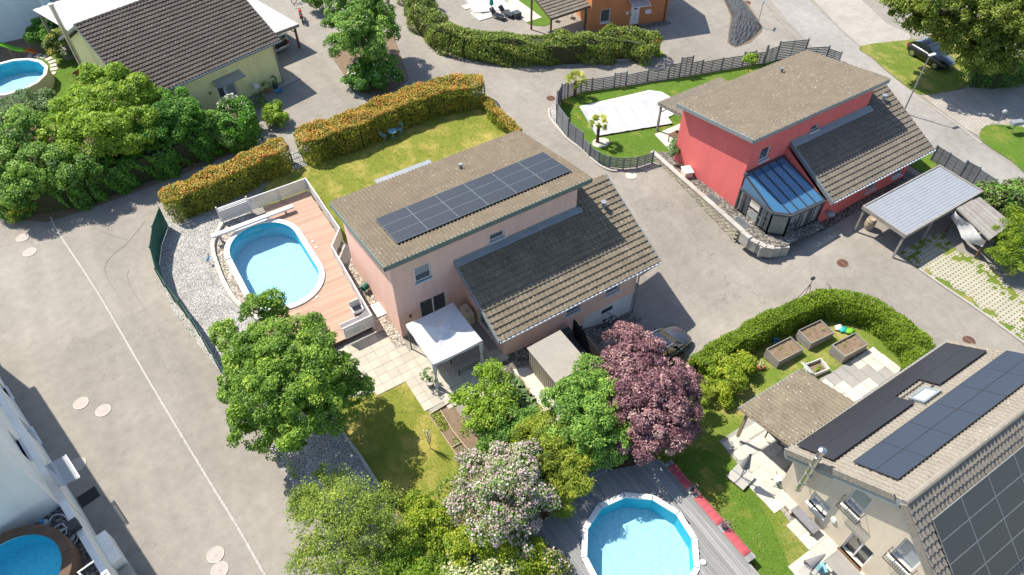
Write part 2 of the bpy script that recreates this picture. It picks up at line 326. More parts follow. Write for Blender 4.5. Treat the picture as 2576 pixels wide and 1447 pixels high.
leafmat('leaf_thuja', [(0, (0.0526, 0.102, 0.0093)), (.45, (0.158, 0.249, 0.0155)), (.85, (0.3, 0.408, 0.0248)), (1, (0.42, 0.482, 0.031))], .42)
leafmat('leaf_hedge', [(0, (0.0684, 0.118, 0.0263)), (.5, (0.196, 0.28, 0.047)), (.85, (0.41, 0.432, 0.0938)), (1, (0.646, 0.523, 0.188))], .42)
leafmat('leaf_palm', [(0, (0.109, 0.186, 0.031)), (.5, (0.295, 0.341, 0.0465)), (1, (0.651, 0.558, 0.0775))], .3)
leafmat('petal_pink', [(0, (0.314, 0.179, 0.205)), (.5, (0.549, 0.403, 0.41)), (1, (0.725, 0.672, 0.648))], .3)
leafmat('petal_cream', [(0, (.45, .42, .22)), (.5, (.62, .58, .36)), (1, (.75, .72, .5))], .3)
leafmat('grass_blade', [(0, (0.116, 0.171, 0.0232)), (.5, (0.202, 0.271, 0.0388)), (1, (0.419, 0.372, 0.0775))], .3)
leafmat('petal_white', [(0, (.5, .48, .46)), (.5, (.7, .66, .66)), (1, (.8, .78, .78))], .2)

leafmat('leaf_olive', [(0, (0.077, 0.116, 0.015)), (.45, (0.187, 0.252, 0.03)), (1, (0.396, 0.42, 0.08))], .35)
mat('paver', (.40, .37, .29), (.33, .31, .24), 1.2, .9, 50, .15, .01)
# ---------------------------------------------------------------- mesh building
class MB:
    def __init__(s): s.v = []; s.f = []
    def add(s, vs, fs):
        n = len(s.v); s.v += [tuple(p) for p in vs]; s.f += [tuple(i+n for i in f) for f in fs]; return s
    def quad(s, *p): return s.add(p, [tuple(range(len(p)))])
    def box(s, x0, x1, y0, y1, z0, z1):
        return s.add([(x0, y0, z0), (x1, y0, z0), (x1, y1, z0), (x0, y1, z0), (x0, y0, z1), (x1, y0, z1), (x1, y1, z1), (x0, y1, z1)],
                     [(0, 3, 2, 1), (4, 5, 6, 7), (0, 1, 5, 4), (1, 2, 6, 5), (2, 3, 7, 6), (3, 0, 4, 7)])
    def beam(s, a, b, wd, h, up=(0, 0, 1)):
        """rectangular bar from a to b"""
        a, b = Vector(a), Vector(b); d = (b-a).normalized(); up = Vector(up)
        if abs(d.dot(up)) > .98: up = Vector((1, 0, 0))
        sd = d.cross(up).normalized()*wd/2; u2 = sd.cross(d).normalized()*h/2
        vs = [a-sd-u2, a+sd-u2, a+sd+u2, a-sd+u2, b-sd-u2, b+sd-u2, b+sd+u2, b-sd+u2]
        return s.add(vs, [(0, 1, 2, 3), (7, 6, 5, 4), (0, 4, 5, 1), (1, 5, 6, 2), (2, 6, 7, 3), (3, 7, 4, 0)])
    def tube(s, pts, r, n=8, cap=True):
        pts = [Vector(p) for p in pts]; k = len(pts); rs = r if isinstance(r, (list, tuple)) else [r]*k
        base = len(s.v); prev = None
        for i, p in enumerate(pts):
            d = (pts[min(i+1, k-1)]-pts[max(i-1, 0)]).normalized()
            ref = Vector((0, 0, 1)) if abs(d.z) < .95 else Vector((1, 0, 0))
            a = d.cross(ref).normalized() if prev is None else (prev-d*prev.dot(d)).normalized(); prev = a
            b = d.cross(a)
            for j in range(n):
                t = 2*math.pi*j/n; s.v.append(tuple(p+(a*math.cos(t)+b*math.sin(t))*rs[i]))
        for i in range(k-1):
            for j in range(n):
                s.f.append((base+i*n+j, base+i*n+(j+1) % n, base+(i+1)*n+(j+1) % n, base+(i+1)*n+j))
        if cap:
            s.f.append(tuple(base+j for j in range(n))[::-1]); s.f.append(tuple(base+(k-1)*n+j for j in range(n)))
        return s
    def lathe(s, prof, c=(0, 0, 0), n=24, cap=True):
        base = len(s.v)
        for (r, z) in prof:
            for j in range(n):
                t = 2*math.pi*j/n; s.v.append((c[0]+r*math.cos(t), c[1]+r*math.sin(t), c[2]+z))
        for i in range(len(prof)-1):
            for j in range(n):
                s.f.append((base+i*n+j, base+i*n+(j+1) % n, base+(i+1)*n+(j+1) % n, base+(i+1)*n+j))
        if cap:
            s.f.append(tuple(base+j for j in range(n))[::-1]); s.f.append(tuple(base+(len(prof)-1)*n+j for j in range(n)))
        return s
    def prism(s, poly, z0, z1):
        n = len(poly); zz0 = z0 if callable(z0) else (lambda x, y: z0); zz1 = z1 if callable(z1) else (lambda x, y: z1)
        vs = [(p[0], p[1], zz0(p[0], p[1])) for p in poly]+[(p[0], p[1], zz1(p[0], p[1])) for p in poly]
        return s.add(vs, [tuple(range(n))[::-1], tuple(range(n, 2*n))]+[(i, (i+1) % n, n+(i+1) % n, n+i) for i in range(n)])
    def ring(s, outer, inner, z0, z1):
        """flat band between two outlines of equal count"""
        n = len(outer); vs = [(p[0], p[1], z1) for p in outer]+[(p[0], p[1], z1) for p in inner]+[(p[0], p[1], z0) for p in outer]+[(p[0], p[1], z0) for p in inner]
        fs = []
        for i in range(n):
            j = (i+1) % n; fs += [(i, j, n+j, n+i), (2*n+i, 2*n+j, j, i), (n+i, n+j, 3*n+j, 3*n+i), (3*n+i, 3*n+j, 2*n+j, 2*n+i)]
        return s.add(vs, fs)
    def slab4(s, a, b, c, d, th):
        """sloping slab: four top corners (ccw from above) and a thickness downwards"""
        top = [Vector(x) for x in (a, b, c, d)]; bot = [p-Vector((0, 0, th)) for p in top]
        return s.add(top+bot, [(0, 1, 2, 3), (7, 6, 5, 4), (0, 4, 5, 1), (1, 5, 6, 2), (2, 6, 7, 3), (3, 7, 4, 0)])
OFF = {}
def mesh_of(mb, name, material, smooth=False):
    me = bpy.data.meshes.new(name); me.from_pydata(mb.v, [], mb.f)
    if material: me.materials.append(M(material) if isinstance(material, str) else material)
    if smooth: me.polygons.foreach_set('use_smooth', [True]*len(me.polygons))
    me.update(); return me
def fix_normals(me):
    bm = bmesh.new(); bm.from_mesh(me); bmesh.ops.recalc_face_normals(bm, faces=bm.faces); bm.to_mesh(me); bm.free()
def link(name, me, parent=None, loc=None, rot=None):
    o = bpy.data.objects.new(name, me); COL.objects.link(o)
    if parent is not None: o.parent = parent
    if loc is not None: o.location = loc
    if rot is not None: o.rotation_euler = rot
    return o
def part(name, mb, material, parent, smooth=False, world=True, bevel=0):
    """one mesh part; coordinates are world ones unless world=False, then the thing's own"""
    off = OFF.get(parent.name) if (world and parent is not None) else None
    if off is not None: mb.v = [(x-off[0], y-off[1], z-off[2]) for x, y, z in mb.v]
    me = mesh_of(mb, name, material, smooth); fix_normals(me)
    o = link(name, me, parent)
    if off is not None: OFF[o.name] = off
    if bevel:
        m = o.modifiers.new('bevel', 'BEVEL'); m.width = bevel; m.segments = 2; m.limit_method = 'ANGLE'
    return o
def thing(name, label, cat, loc=(0, 0, 0), rotz=0, group=None):
    o = bpy.data.objects.new(name, None); COL.objects.link(o); o.empty_display_size = .2
    o.location = loc; o.rotation_euler = (0, 0, rotz); o['label'] = label; o['category'] = cat
    if group: o['group'] = group
    if not rotz: OFF[o.name] = tuple(loc)
    return o
def tag(o, label, cat, group=None):
    o['label'] = label; o['category'] = cat
    if group: o['group'] = group
    return o
def one(name, mb, material, label, cat, group=None, smooth=False, bevel=0, base=None):
    """a thing that is a single mesh, its origin at its base"""
    vs = np.array(mb.v); b = base if base is not None else ((vs[:, 0].min()+vs[:, 0].max())/2, (vs[:, 1].min()+vs[:, 1].max())/2, vs[:, 2].min())
    mb.v = [(x-b[0], y-b[1], z-b[2]) for x, y, z in mb.v]
    me = mesh_of(mb, name, material, smooth); fix_normals(me); o = link(name, me, None, b)
    if bevel:
        m = o.modifiers.new('bevel', 'BEVEL'); m.width = bevel; m.segments = 2; m.limit_method = 'ANGLE'
    return tag(o, label, cat, group)
def copy_tree(o, parent=None):
    c = o.copy(); COL.objects.link(c)
    if parent is not None: c.parent = parent
    for ch in list(o.children): copy_tree(ch, c)
    return c
def sub(name, me, parent, loc, rot=None, scale=None, label=None):
    o = bpy.data.objects.new(name, me); COL.objects.link(o); o.parent = parent; o.location = loc
    if rot is not None: o.rotation_euler = rot
    if scale is not None: o.scale = scale
    if label: o['label'] = label
    return o
# ---------------------------------------------------------------- ground sheets
def sheet(name, poly, off, material, kind='structure', label=None, cat=None, thick=0, flat=None):
    bm = bmesh.new()
    vs = [bm.verts.new((p[0], p[1], 0)) for p in poly]; bm.faces.new(vs); bm.normal_update()
    xs = [p[0] for p in poly]; ys = [p[1] for p in poly]
    if flat is None:
        if max(xs) > 8 and min(xs) < 46 and min(ys) < 36 and max(ys) > 2:
            for ax, lo, hi in ((0, max(min(xs), 8), min(max(xs), 46)), (1, max(min(ys), 2), min(max(ys), 36))):
                k = math.ceil(lo)
                while k < hi:
                    co = [0, 0, 0]; co[ax] = k; no = [0, 0, 0]; no[ax] = 1
                    bmesh.ops.bisect_plane(bm, geom=bm.verts[:]+bm.edges[:]+bm.faces[:], plane_co=co, plane_no=no, dist=1e-5)
                    k += 1
        bmesh.ops.triangulate(bm, faces=bm.faces[:], ngon_method='EAR_CLIP')
        for v in bm.verts: v.co.z = hh(v.co.x, v.co.y)+off
    else:
        bmesh.ops.triangulate(bm, faces=bm.faces[:], ngon_method='EAR_CLIP')
        for v in bm.verts: v.co.z = flat
    bmesh.ops.recalc_face_normals(bm, faces=bm.faces)
    if sum(f.normal.z for f in bm.faces) < 0: bmesh.ops.reverse_faces(bm, faces=bm.faces)
    if thick:
        r = bmesh.ops.extrude_face_region(bm, geom=bm.faces[:])
        for v in r['geom']:
            if isinstance(v, bmesh.types.BMVert): v.co.z -= thick
        bmesh.ops.recalc_face_normals(bm, faces=bm.faces)
    me = bpy.data.meshes.new(name); bm.to_mesh(me); bm.free(); me.materials.append(M(material))
    o = link(name, me)
    if kind: o['kind'] = kind
    if label: o['label'] = label
    if cat: o['category'] = cat
    return o
def gp(pts, z=0.0): return [(p.x, p.y) for p in (PG(*q) for q in pts)]
def smoothpoly(pts, n=4):
    """Catmull-Rom through a closed outline"""
    out = []; k = len(pts)
    for i in range(k):
        p0, p1, p2, p3 = (np.array(pts[(i+j-1) % k]) for j in range(4))
        for s in range(n):
            t = s/n; out.append(tuple(.5*((2*p1)+(-p0+p2)*t+(2*p0-5*p1+4*p2-p3)*t*t+(-p0+3*p1-3*p2+p3)*t**3)))
    return out
def smoothline(pts, n=4):
    pts = [np.array(p, float) for p in pts]; out = []
    for i in range(len(pts)-1):
        p0, p1, p2, p3 = pts[max(i-1, 0)], pts[i], pts[i+1], pts[min(i+2, len(pts)-1)]
        for s in range(n):
            t = s/n; out.append(tuple(.5*((2*p1)+(-p0+p2)*t+(2*p0-5*p1+4*p2-p3)*t*t+(-p0+3*p1-3*p2+p3)*t**3)))
    out.append(tuple(pts[-1])); return out
def inpoly(x, y, poly):
    c = False; n = len(poly); j = n-1
    for i in range(n):
        xi, yi = poly[i][0], poly[i][1]; xj, yj = poly[j][0], poly[j][1]
        if (yi > y) != (yj > y) and x < (xj-xi)*(y-yi)/(yj-yi)+xi: c = not c
        j = i
    return c
def inpoly_np(X, Y, poly):
    c = np.zeros(len(X), bool); n = len(poly); j = n-1
    for i in range(n):
        xi, yi = poly[i][0], poly[i][1]; xj, yj = poly[j][0], poly[j][1]
        if yi != yj:
            m = ((yi > Y) != (yj > Y)) & (X < (xj-xi)*(Y-yi)/(yj-yi)+xi); c ^= m
        j = i
    return c
def hh_np(u, v):
    du = (u-21.5)/np.where(u < 21.5, 4.5, 10.0); dv = (v-19.0)/7.0
    return -2.3*np.exp(-du*du-dv*dv)
# ---------------------------------------------------------------- walls with real openings
def wallpoly(mb, poly, o, e, n, openings=(), depth=.14):
    """poly: (along, z) outline; o: start point; e: unit along; n: outward normal. Openings (a0,a1,z0,z1) get reveals."""
    bm = bmesh.new(); bm.faces.new([bm.verts.new((p[0], p[1], 0)) for p in poly]); bm.normal_update()
    for (a0, a1, z0, z1) in openings:
        for co, no in (((a0, 0, 0), (1, 0, 0)), ((a1, 0, 0), (1, 0, 0)), ((0, z0, 0), (0, 1, 0)), ((0, z1, 0), (0, 1, 0))):
            bmesh.ops.bisect_plane(bm, geom=bm.verts[:]+bm.edges[:]+bm.faces[:], plane_co=co, plane_no=no, dist=1e-5)
    o, e, n = Vector(o), Vector(e), Vector(n)
    w3 = lambda a, z, d=0: o+e*a+Vector((0, 0, z-o.z if False else z))-n*d
    for f in bm.faces:
        c = f.calc_center_median()
        if any(a0 < c.x < a1 and z0 < c.y < z1 for (a0, a1, z0, z1) in openings): continue
        mb.add([w3(v.co.x, v.co.y) for v in f.verts], [tuple(range(len(f.verts)))])
    for (a0, a1, z0, z1) in openings:
        q = [(a0, z0), (a1, z0), (a1, z1), (a0, z1)]
        for i in range(4):
            a, b = q[i], q[(i+1) % 4]; mb.quad(w3(*a), w3(*b), w3(*b, depth), w3(*a, depth))
    bm.free()
def window(parent, o, e, n, a0, a1, z0, z1, depth=.13, frame='white_paint', glassm='window_glass', split=1, sill='white_paint', blind=0, name='window', fw=.07):
    """frame, panes, sill set into an opening"""
    o, e, n = Vector(o), Vector(e), Vector(n); U = Vector((0, 0, 1))
    at = lambda a, z, d: o+e*a+U*z-n*d
    m = MB(); dd = depth
    def bar(a, b, c, d): m.beam(at(a, b, dd-.03), at(c, d, dd-.03), fw, .06, n)
    bar(a0, z0+fw/2, a1, z0+fw/2); bar(a0, z1-fw/2, a1, z1-fw/2); bar(a0+fw/2, z0+fw, a0+fw/2, z1-fw); bar(a1-fw/2, z0+fw, a1-fw/2, z1-fw)
    for k in range(1, split):
        a = a0+(a1-a0)*k/split; bar(a, z0+fw, a, z1-fw)
    fr = part(name, m, frame, parent)
    for k in range(split):
        b0 = a0+(a1-a0)*k/split+fw*.5; b1 = a0+(a1-a0)*(k+1)/split-fw*.5
        g = MB(); g.quad(at(b0, z0+fw*.5, dd), at(b1, z0+fw*.5, dd), at(b1, z1-fw*.5, dd), at(b0, z1-fw*.5, dd)); part('pane', g, glassm, fr)
    if blind:
        g = MB(); zb = z1-(z1-z0)*blind
        g.add([at(a0+fw, zb, dd-.045), at(a1-fw, zb, dd-.045), at(a1-fw, z1-fw, dd-.045), at(a0+fw, z1-fw, dd-.045)], [(0, 1, 2, 3)]); part('roller_blind', g, 'roller_blind', fr)
    if sill:
        s = MB(); s.beam(at(a0-.06, z0-.02, -.02), at(a1+.06, z0-.02, -.02), .24, .04, U); part('sill', s, sill, fr)
    return fr
# ---------------------------------------------------------------- tiled roofs
def tile_mesh(name, tw, tl, material, amp=.07):
    """interlocking roll tile: a rounded roll at one side, a flat pan, an open lower edge"""
    prof = ((0, .3), (.06, .75), (.16, 1), (.28, .85), (.38, .2), (.7, 0), (.94, .05), (1, .3))
    xs = [tw*p[0] for p in prof]; zs = [amp*p[1] for p in prof]; lo, hi, lip = .085, .006, .08; n = len(prof); mb = MB()
    mb.v = [(x, 0, z+lo) for x, z in zip(xs, zs)]+[(x, tl*1.1, z+hi) for x, z in zip(xs, zs)]+[(x, .004, z+lo-lip) for x, z in zip(xs, zs)]
    mb.f = [(i, i+1, n+i+1, n+i) for i in range(n-1)]+[(2*n+i, 2*n+i+1, i+1, i) for i in range(n-1)]
    return mesh_of(mb, name, material)
def roof_tiles(parent, p0, ex, ey, W, Ln, tw, tl, material, cut=None, limit=300, name='roof_tile', eye=(0, 0, CAMZ)):
    """tiles laid from eave corner p0 along ex (width W) and up-slope ey (length Ln)"""
    ex, ey, p0 = Vector(ex).normalized(), Vector(ey).normalized(), Vector(p0)
    nz = ex.cross(ey)
    if nz.z < 0: raise ValueError('roof basis')
    nu = max(1, round(W/tw)); nv = max(1, round(Ln/tl)); tw = W/nu; tl = Ln/nv
    me = tile_mesh(name, tw, tl, material)
    rot = Matrix((ex, ey, nz)).transposed()
    off = Vector(OFF.get(parent.name, (0, 0, 0)))
    spots = []
    for j in range(nv):
        for i in range(nu):
            c = p0+ex*(i*tw)+ey*(j*tl)
            if cut and cut((i+.5)*tw, (j+.5)*tl): continue
            spots.append(((c-Vector(eye)).length, c))
    spots.sort(key=lambda s: s[0])
    eul = rot.to_euler()
    for _, c in spots[:limit]:
        q = c+nz*random.uniform(-.004, .006)
        sub(name, me, parent, q-off, (eul.x+random.uniform(-.012, .012), eul.y, eul.z+random.uniform(-.012, .012)))
    rest = spots[limit:]
    if rest:
        base = np.array([v.co[:] for v in me.vertices]); Rm = np.array(rot); nvt = len(base)
        faces = [tuple(p.vertices) for p in me.polygons]
        V = []; F = []
        for k, (_, c) in enumerate(rest):
            q = np.array(c-off)+np.array(nz)*random.uniform(-.004, .006)
            V.append(base @ Rm.T+q); F += [tuple(i+k*nvt for i in f) for f in faces]
        m2 = bpy.data.meshes.new('far_roof_tiles'); m2.from_pydata(np.concatenate(V).tolist(), [], F); m2.materials.append(M(material)); m2.update()
        o = link('far_roof_tiles', m2, parent); o['kind'] = 'stuff'
# ---------------------------------------------------------------- leaves
def rand_dirs(n):
    d = rng.normal(size=(n, 3)); return d/np.linalg.norm(d, axis=1, keepdims=True)
def leaf_mesh(name, P, Nn, size, material, aspect=.62, jit=.55, tint=None, long_dir=None):
    """one small four-sided leaf per point, facing roughly along its normal"""
    n = len(P); P = np.asarray(P, float)
    nr = Nn+rng.normal(size=(n, 3))*jit; nr /= np.linalg.norm(nr, axis=1, keepdims=True)+1e-9
    a = np.cross(nr, rand_dirs(n) if long_dir is None else long_dir+rng.normal(size=(n, 3))*.25); a /= np.linalg.norm(a, axis=1, keepdims=True)+1e-9
    if long_dir is not None: a = np.cross(a, nr)
    b = np.cross(nr, a)
    s = size*rng.uniform(.65, 1.35, (n, 1))
    droop = np.array([0, 0, -1.0])*s*.12
    V = np.empty((n, 4, 3)); V[:, 0] = P-a*s*.5; V[:, 1] = P+b*s*aspect*.5; V[:, 2] = P+a*s*.5+droop; V[:, 3] = P-b*s*aspect*.5
    me = bpy.data.meshes.new(name); me.vertices.add(4*n); me.vertices.foreach_set('co', V.ravel())
    me.loops.add(4*n); me.loops.foreach_set('vertex_index', np.arange(4*n, dtype=np.int32))
    me.polygons.add(n); me.polygons.foreach_set('loop_start', np.arange(0, 4*n, 4, dtype=np.int32))
    try: me.polygons.foreach_set('loop_total', np.full(n, 4, dtype=np.int32))
    except Exception: pass
    tn = rng.beta(2.2, 2.2, n) if tint is None else np.clip(tint, 0, 1)
    at = me.attributes.new('tint', 'FLOAT', 'POINT'); at.data.foreach_set('value', np.repeat(tn, 4))
    me.materials.append(M(material)); me.update(calc_edges=True); return me
def lobes_from_px(spec):
    """(px, py, height, radius in photo pixels, flatness) -> world ellipsoids"""
    out = []
    for s in spec:
        px, py, z, r = s[:4]; fl = s[4] if len(s) > 4 else .85
        g = PG(px, py); p = PX(px, py, z+g.z if g.z < -.2 else z); rr = r/pscale(p); out.append((p.x, p.y, p.z, rr, rr*fl))
    return out
def clump_points(lobes, dens, clump=.55, spread=1.0, floor=None):
    """leaf points on small clumps that sit on the lobes"""
    Ps, Ns, Ts = [], [], []
    for (x, y, z, r, rz) in lobes:
        area = 4*math.pi*r*r*.8
        nc = max(6, int(area/(clump*clump)*.58))
        d = rand_dirs(nc); d[:, 2] = np.where(d[:, 2] < -.35, -d[:, 2], d[:, 2])
        rad = rng.uniform(.45, 1.06, (nc, 1))
        C = np.array([x, y, z])+d*rad*np.array([r, r, rz])
        cr = clump*rng.uniform(.4, 1.15, nc)*min(spread, 1.05)
        ct = rng.normal(0, .17, nc)
        nl = int(dens*math.pi*clump*clump*.9)
        dd = rand_dirs(nc*nl)+np.repeat(d, nl, 0)*.7+np.array([0, 0, .35]); dd /= np.linalg.norm(dd, axis=1, keepdims=True)
        rr = np.repeat(cr, nl)[:, None]*rng.uniform(.45, 1.0, (nc*nl, 1))**.6
        P = np.repeat(C, nl, 0)+dd*rr*np.array([1, 1, .8])
        Ps.append(P); Ns.append(dd*.7+np.array([0, 0, .55])); Ts.append(np.repeat(ct, nl))
    P, Nn, T = np.concatenate(Ps), np.concatenate(Ns), np.concatenate(Ts)
    zmin = (hh_np(P[:, 0], P[:, 1]) if floor is None else floor)+.05
    k = P[:, 2] > zmin
    return P[k], Nn[k], T[k]
def limbs(mb, base, lobes, r0, sweep=.4, n=7):
    """a tapering trunk and a limb to each lobe"""
    base = Vector(base); cx = sum(l[0] for l in lobes)/len(lobes); cy = sum(l[1] for l in lobes)/len(lobes)
    zt = max(l[2] for l in lobes); zb = min(l[2] for l in lobes)
    fork = Vector((base.x*.7+cx*.3, base.y*.7+cy*.3, base.z+(zb-base.z)*.55))
    top = Vector((cx, cy, zt))
    mb.tube([base, base.lerp(fork, .5)+Vector((.04, .03, 0)), fork, fork.lerp(top, .55), top], [r0*1.25, r0, r0*.85, r0*.5, r0*.15], 9)
    for l in lobes:
        e = Vector(l[:3]); s = fork.lerp(top, random.uniform(0, .5))
        m = s.lerp(e, .5)+Vector((0, 0, .18*(e-s).length))
        mb.tube([s, m, e], [r0*.5, r0*.34, r0*.12], n)
        for _ in range(4):
            d = Vector(rand_dirs(1)[0]); d.z = abs(d.z)*.8+.1
            mb.tube([m.lerp(e, random.uniform(.2, .9)), e+d*l[3]*.75], [r0*.16, r0*.05], 5)
def tree(name, label, cat, spec, leaf, size, dens, base=None, r0=.14, clump=.55, group=None, bark='bark', spread=1.0, jit=.55, aspect=.62, petals=None, tint0=0.0, crown='crown', extra=None, rag=4):
    lobes = lobes_from_px(spec)
    if base is None:
        cx = sum(l[0] for l in lobes)/len(lobes); cy = sum(l[1] for l in lobes)/len(lobes)
    else:
        b = PG(*base); cx, cy = b.x, b.y
    loc = (cx, cy, gz(cx, cy))
    t = thing(name, label, cat, loc, 0, group)
    main = list(lobes)
    for (x, y, z, r, rz) in main:                                  # ragged outline: small sprays that stand out of the lobes
        for _ in range(rag):
            d = rand_dirs(1)[0]; d[2] = abs(d[2])*.9-.15; k = r*random.uniform(.9, 1.15); q = r*random.uniform(.2, .34); lobes.append((x+d[0]*k, y+d[1]*k, z+d[2]*k*.85, q, q*.9))
    tr = MB(); limbs(tr, loc, main, r0); part('trunk', tr, bark, t, smooth=True)
    P, Nn, T = clump_points(lobes, dens*1.18, clump, spread)
    if extra is not None:
        P2, N2, T2 = extra(main); P = np.concatenate([P, P2]); Nn = np.concatenate([Nn, N2]); T = np.concatenate([T, T2])
    tn = rng.beta(2.4, 2.4, len(P))+T+tint0
    me = leaf_mesh(crown, P-np.array(loc), Nn, size*.97, leaf, aspect, jit, tn); link(crown, me, t)
    if petals:
        frac, pm, ps = petals
        top = Nn[:, 2] > .2; idx = np.where(top & (rng.random(len(P)) < frac))[0]
        me = leaf_mesh('blossom', P[idx]-np.array(loc)+Nn[idx]*.07, Nn[idx], ps, pm, .9, .7); link('blossom', me, t)
    return t
def ribbon_points(path, width, height, dens, round_=.45, lump=.16, zf=None, top_bias=1.0):
    """points over a clipped hedge: path is a centre line, the section a rounded box"""
    path = [np.array(p[:2], float) for p in path]; seg = [np.linalg.norm(path[i+1]-path[i]) for i in range(len(path)-1)]
    Lh = sum(seg); per = width+2*height; n = int(dens*Lh*per)
    s = rng.uniform(-.5*width*.8, Lh+.5*width*.8, n); q = rng.uniform(0, per, n)
    cum = np.concatenate([[0], np.cumsum(seg)])
    i = np.clip(np.searchsorted(cum, np.clip(s, 0, Lh-1e-6), side='right')-1, 0, len(seg)-1)
    A = np.array(path)[i]; B = np.array(path)[i+1]; sg = np.array(seg)[i]; tt = (s-cum[i])/sg
    C = A+(B-A)*tt[:, None]; D = (B-A)/sg[:, None]; Sd = np.stack([-D[:, 1], D[:, 0]], 1)
    wloc = width if np.isscalar(width) else 0
    over = np.clip(np.maximum(-s, s-Lh), 0, None)/(.5*width)
    half = .5*width*np.sqrt(np.clip(1-over**2, .02, 1))
    x = np.where(q < height, -half, np.where(q > height+width, half, (q-height)/width*2*half-half))
    z = np.where(q < height, q, np.where(q > height+width, per-q, height))
    # round the shoulders
    k = np.clip((z-(height-round_))/round_, 0, 1)*np.clip((np.abs(x)-(half-round_))/round_, 0, 1)
    x = x*(1-.22*k); z = z-.28*round_*k
    nx = np.where(q < height, -1.0, np.where(q > height+width, 1.0, 0.0)); nzv = np.where((q >= height) & (q <= height+width), 1.0, .25)
    ph = C[:, 0]*2.1+C[:, 1]*1.7
    lm = lump*(np.sin(ph+x*2)+np.sin(ph*2.3+z*3.1+1)*.6+np.sin(x*3.7+ph*.6)*.5)+rng.normal(0, .055, n)-np.abs(rng.normal(0, .10, n))
    x = x+nx*lm; z = z+np.where(nzv > .5, lm, 0)
    XY = C+Sd*x[:, None]
    g = hh_np(XY[:, 0], XY[:, 1])
    P = np.stack([XY[:, 0], XY[:, 1], g+np.clip(z, .03, None)], 1)
    Nn = np.concatenate([Sd*nx[:, None], nzv[:, None]], 1)
    return P, Nn, (nzv > .5)
def hedge(name, label, path, width, height, leaf, size, dens, group=None, leaf_side=None, round_=.45, lump=.16, jit=.55, aspect=.62, long_up=False, twig='twigs', cat='hedge'):
    path = [tuple(p[:2]) for p in path]
    c = path[len(path)//2]; loc = (c[0], c[1], gz(*c))
    t = thing(name, label, cat, loc, 0, group)
    core = MB(); n = len(path)
    lft, rgt = [], []
    for i in range(n):
        a = np.array(path[max(i-1, 0)]); b = np.array(path[min(i+1, n-1)]); d = (b-a)/np.linalg.norm(b-a); s = np.array([-d[1], d[0]])*(width*.5-.28)
        lft.append(np.array(path[i])+s); rgt.append(np.array(path[i])-s)
    for i in range(n-1):
        q = [lft[i], lft[i+1], rgt[i+1], rgt[i]]
        core.add([(p[0], p[1], gz(p[0], p[1])) for p in q]+[(p[0], p[1], gz(p[0], p[1])+height-.34) for p in q],
                 [(4, 7, 6, 5), (0, 1, 5, 4), (1, 2, 6, 5), (2, 3, 7, 6), (3, 0, 4, 7)])
    part('inner_twigs', core, twig, t)
    P, Nn, top = ribbon_points(path, width, height, dens, round_, lump)
    lo = np.array(loc); up = np.tile(np.array([[0, 0, 1.0]]), (len(P), 1)) if long_up else None
    if leaf_side:
        me = leaf_mesh('foliage', P[top]-lo, Nn[top], size, leaf, aspect, jit); link('foliage', me, t)
        me = leaf_mesh('side_foliage', P[~top]-lo, Nn[~top], size, leaf_side, aspect, jit); link('side_foliage', me, t)
    else:
        me = leaf_mesh('foliage', P-lo, Nn, size, leaf, aspect, jit, long_dir=up); link('foliage', me, t)
    return t
def grass(name, poly, off, dens, label, leaf='grass_blade'):
    xs = np.array(poly); lo, hi = xs.min(0), xs.max(0); n = int(dens*(hi-lo).prod())
    X = rng.uniform(lo[0], hi[0], n); Y = rng.uniform(lo[1], hi[1], n); k = inpoly_np(X, Y, poly); X, Y = X[k], Y[k]
    P = np.stack([X, Y, hh_np(X, Y)+off+.02], 1); Nn = np.tile(np.array([[0, 0, .15]]), (len(P), 1))
    me = leaf_mesh(name, P, Nn, .085, leaf, .35, .8); o = link(name, me); o['kind'] = 'stuff'; o['label'] = label; o['category'] = 'grass'; return o
# ================================================================ THE SETTING
def t(f, *pts): return [f(*p) for p in pts]
POOL = dict(u=4.0, r=2.52, v0=33.45, v1=37.2)                   # oval pool: two half circles and a straight
def stadium(r, n=20):
    o = []
    for k in range(n+1): a = math.pi*k/n; o.append((POOL['u']+r*math.cos(a), POOL['v1']+r*math.sin(a)))
    for k in range(n+1): a = math.pi+math.pi*k/n; o.append((POOL['u']+r*math.cos(a), POOL['v0']+r*math.sin(a)))
    return o
RP = PX(*T33(958, 1150), .55); RP_C = (11.93, 8.11); RP_R = 2.62
def in_hole(x, y):
    if inpoly(x, y, stadium(POOL['r']+.25)): return True
    return math.hypot(x-RP_C[0], y-RP_C[1]) < RP_R+.2
X0, X1, Y0, Y1 = -45, 95, -20, 115
gm = MB(); idx = {}
def gv(i, j):
    if (i, j) not in idx: idx[(i, j)] = len(gm.v); gm.v.append((i, j, hh(i, j)))
    return idx[(i, j)]
for i in range(X0, X1):
    for j in range(Y0, Y1):
        if -1 < i < 18 and 3 < j < 42 and any(in_hole(i+a/4, j+b/4) for a in range(5) for b in range(5)): continue
        gm.f.append((gv(i, j), gv(i+1, j), gv(i+1, j+1), gv(i, j+1)))
o = link('road', mesh_of(gm, 'road', 'asphalt')); o['kind'] = 'structure'
gm = MB()
for a, b, c, d in ((-600, 600, -600, Y0), (-600, 600, Y1, 600), (-600, X0, Y0, Y1), (X1, 600, Y0, Y1)): gm.quad((a, c, 0), (b, c, 0), (b, d, 0), (a, d, 0))
o = link('ground', mesh_of(gm, 'ground', 'ground')); o['kind'] = 'structure'
sheet('street', gp(t(T14, (40, -60), (330, 280), (480, 420), (1000, 900), (1290, 1100), (1700, 1400), (2400, 1900), (2400, 1600), (1929, 1260), (1700, 1100), (1500, 940), (1250, 760), (1110, 660), (930, 520), (730, 335), (590, 210), (370, 0), (320, -60))), .012, 'asphalt_street')
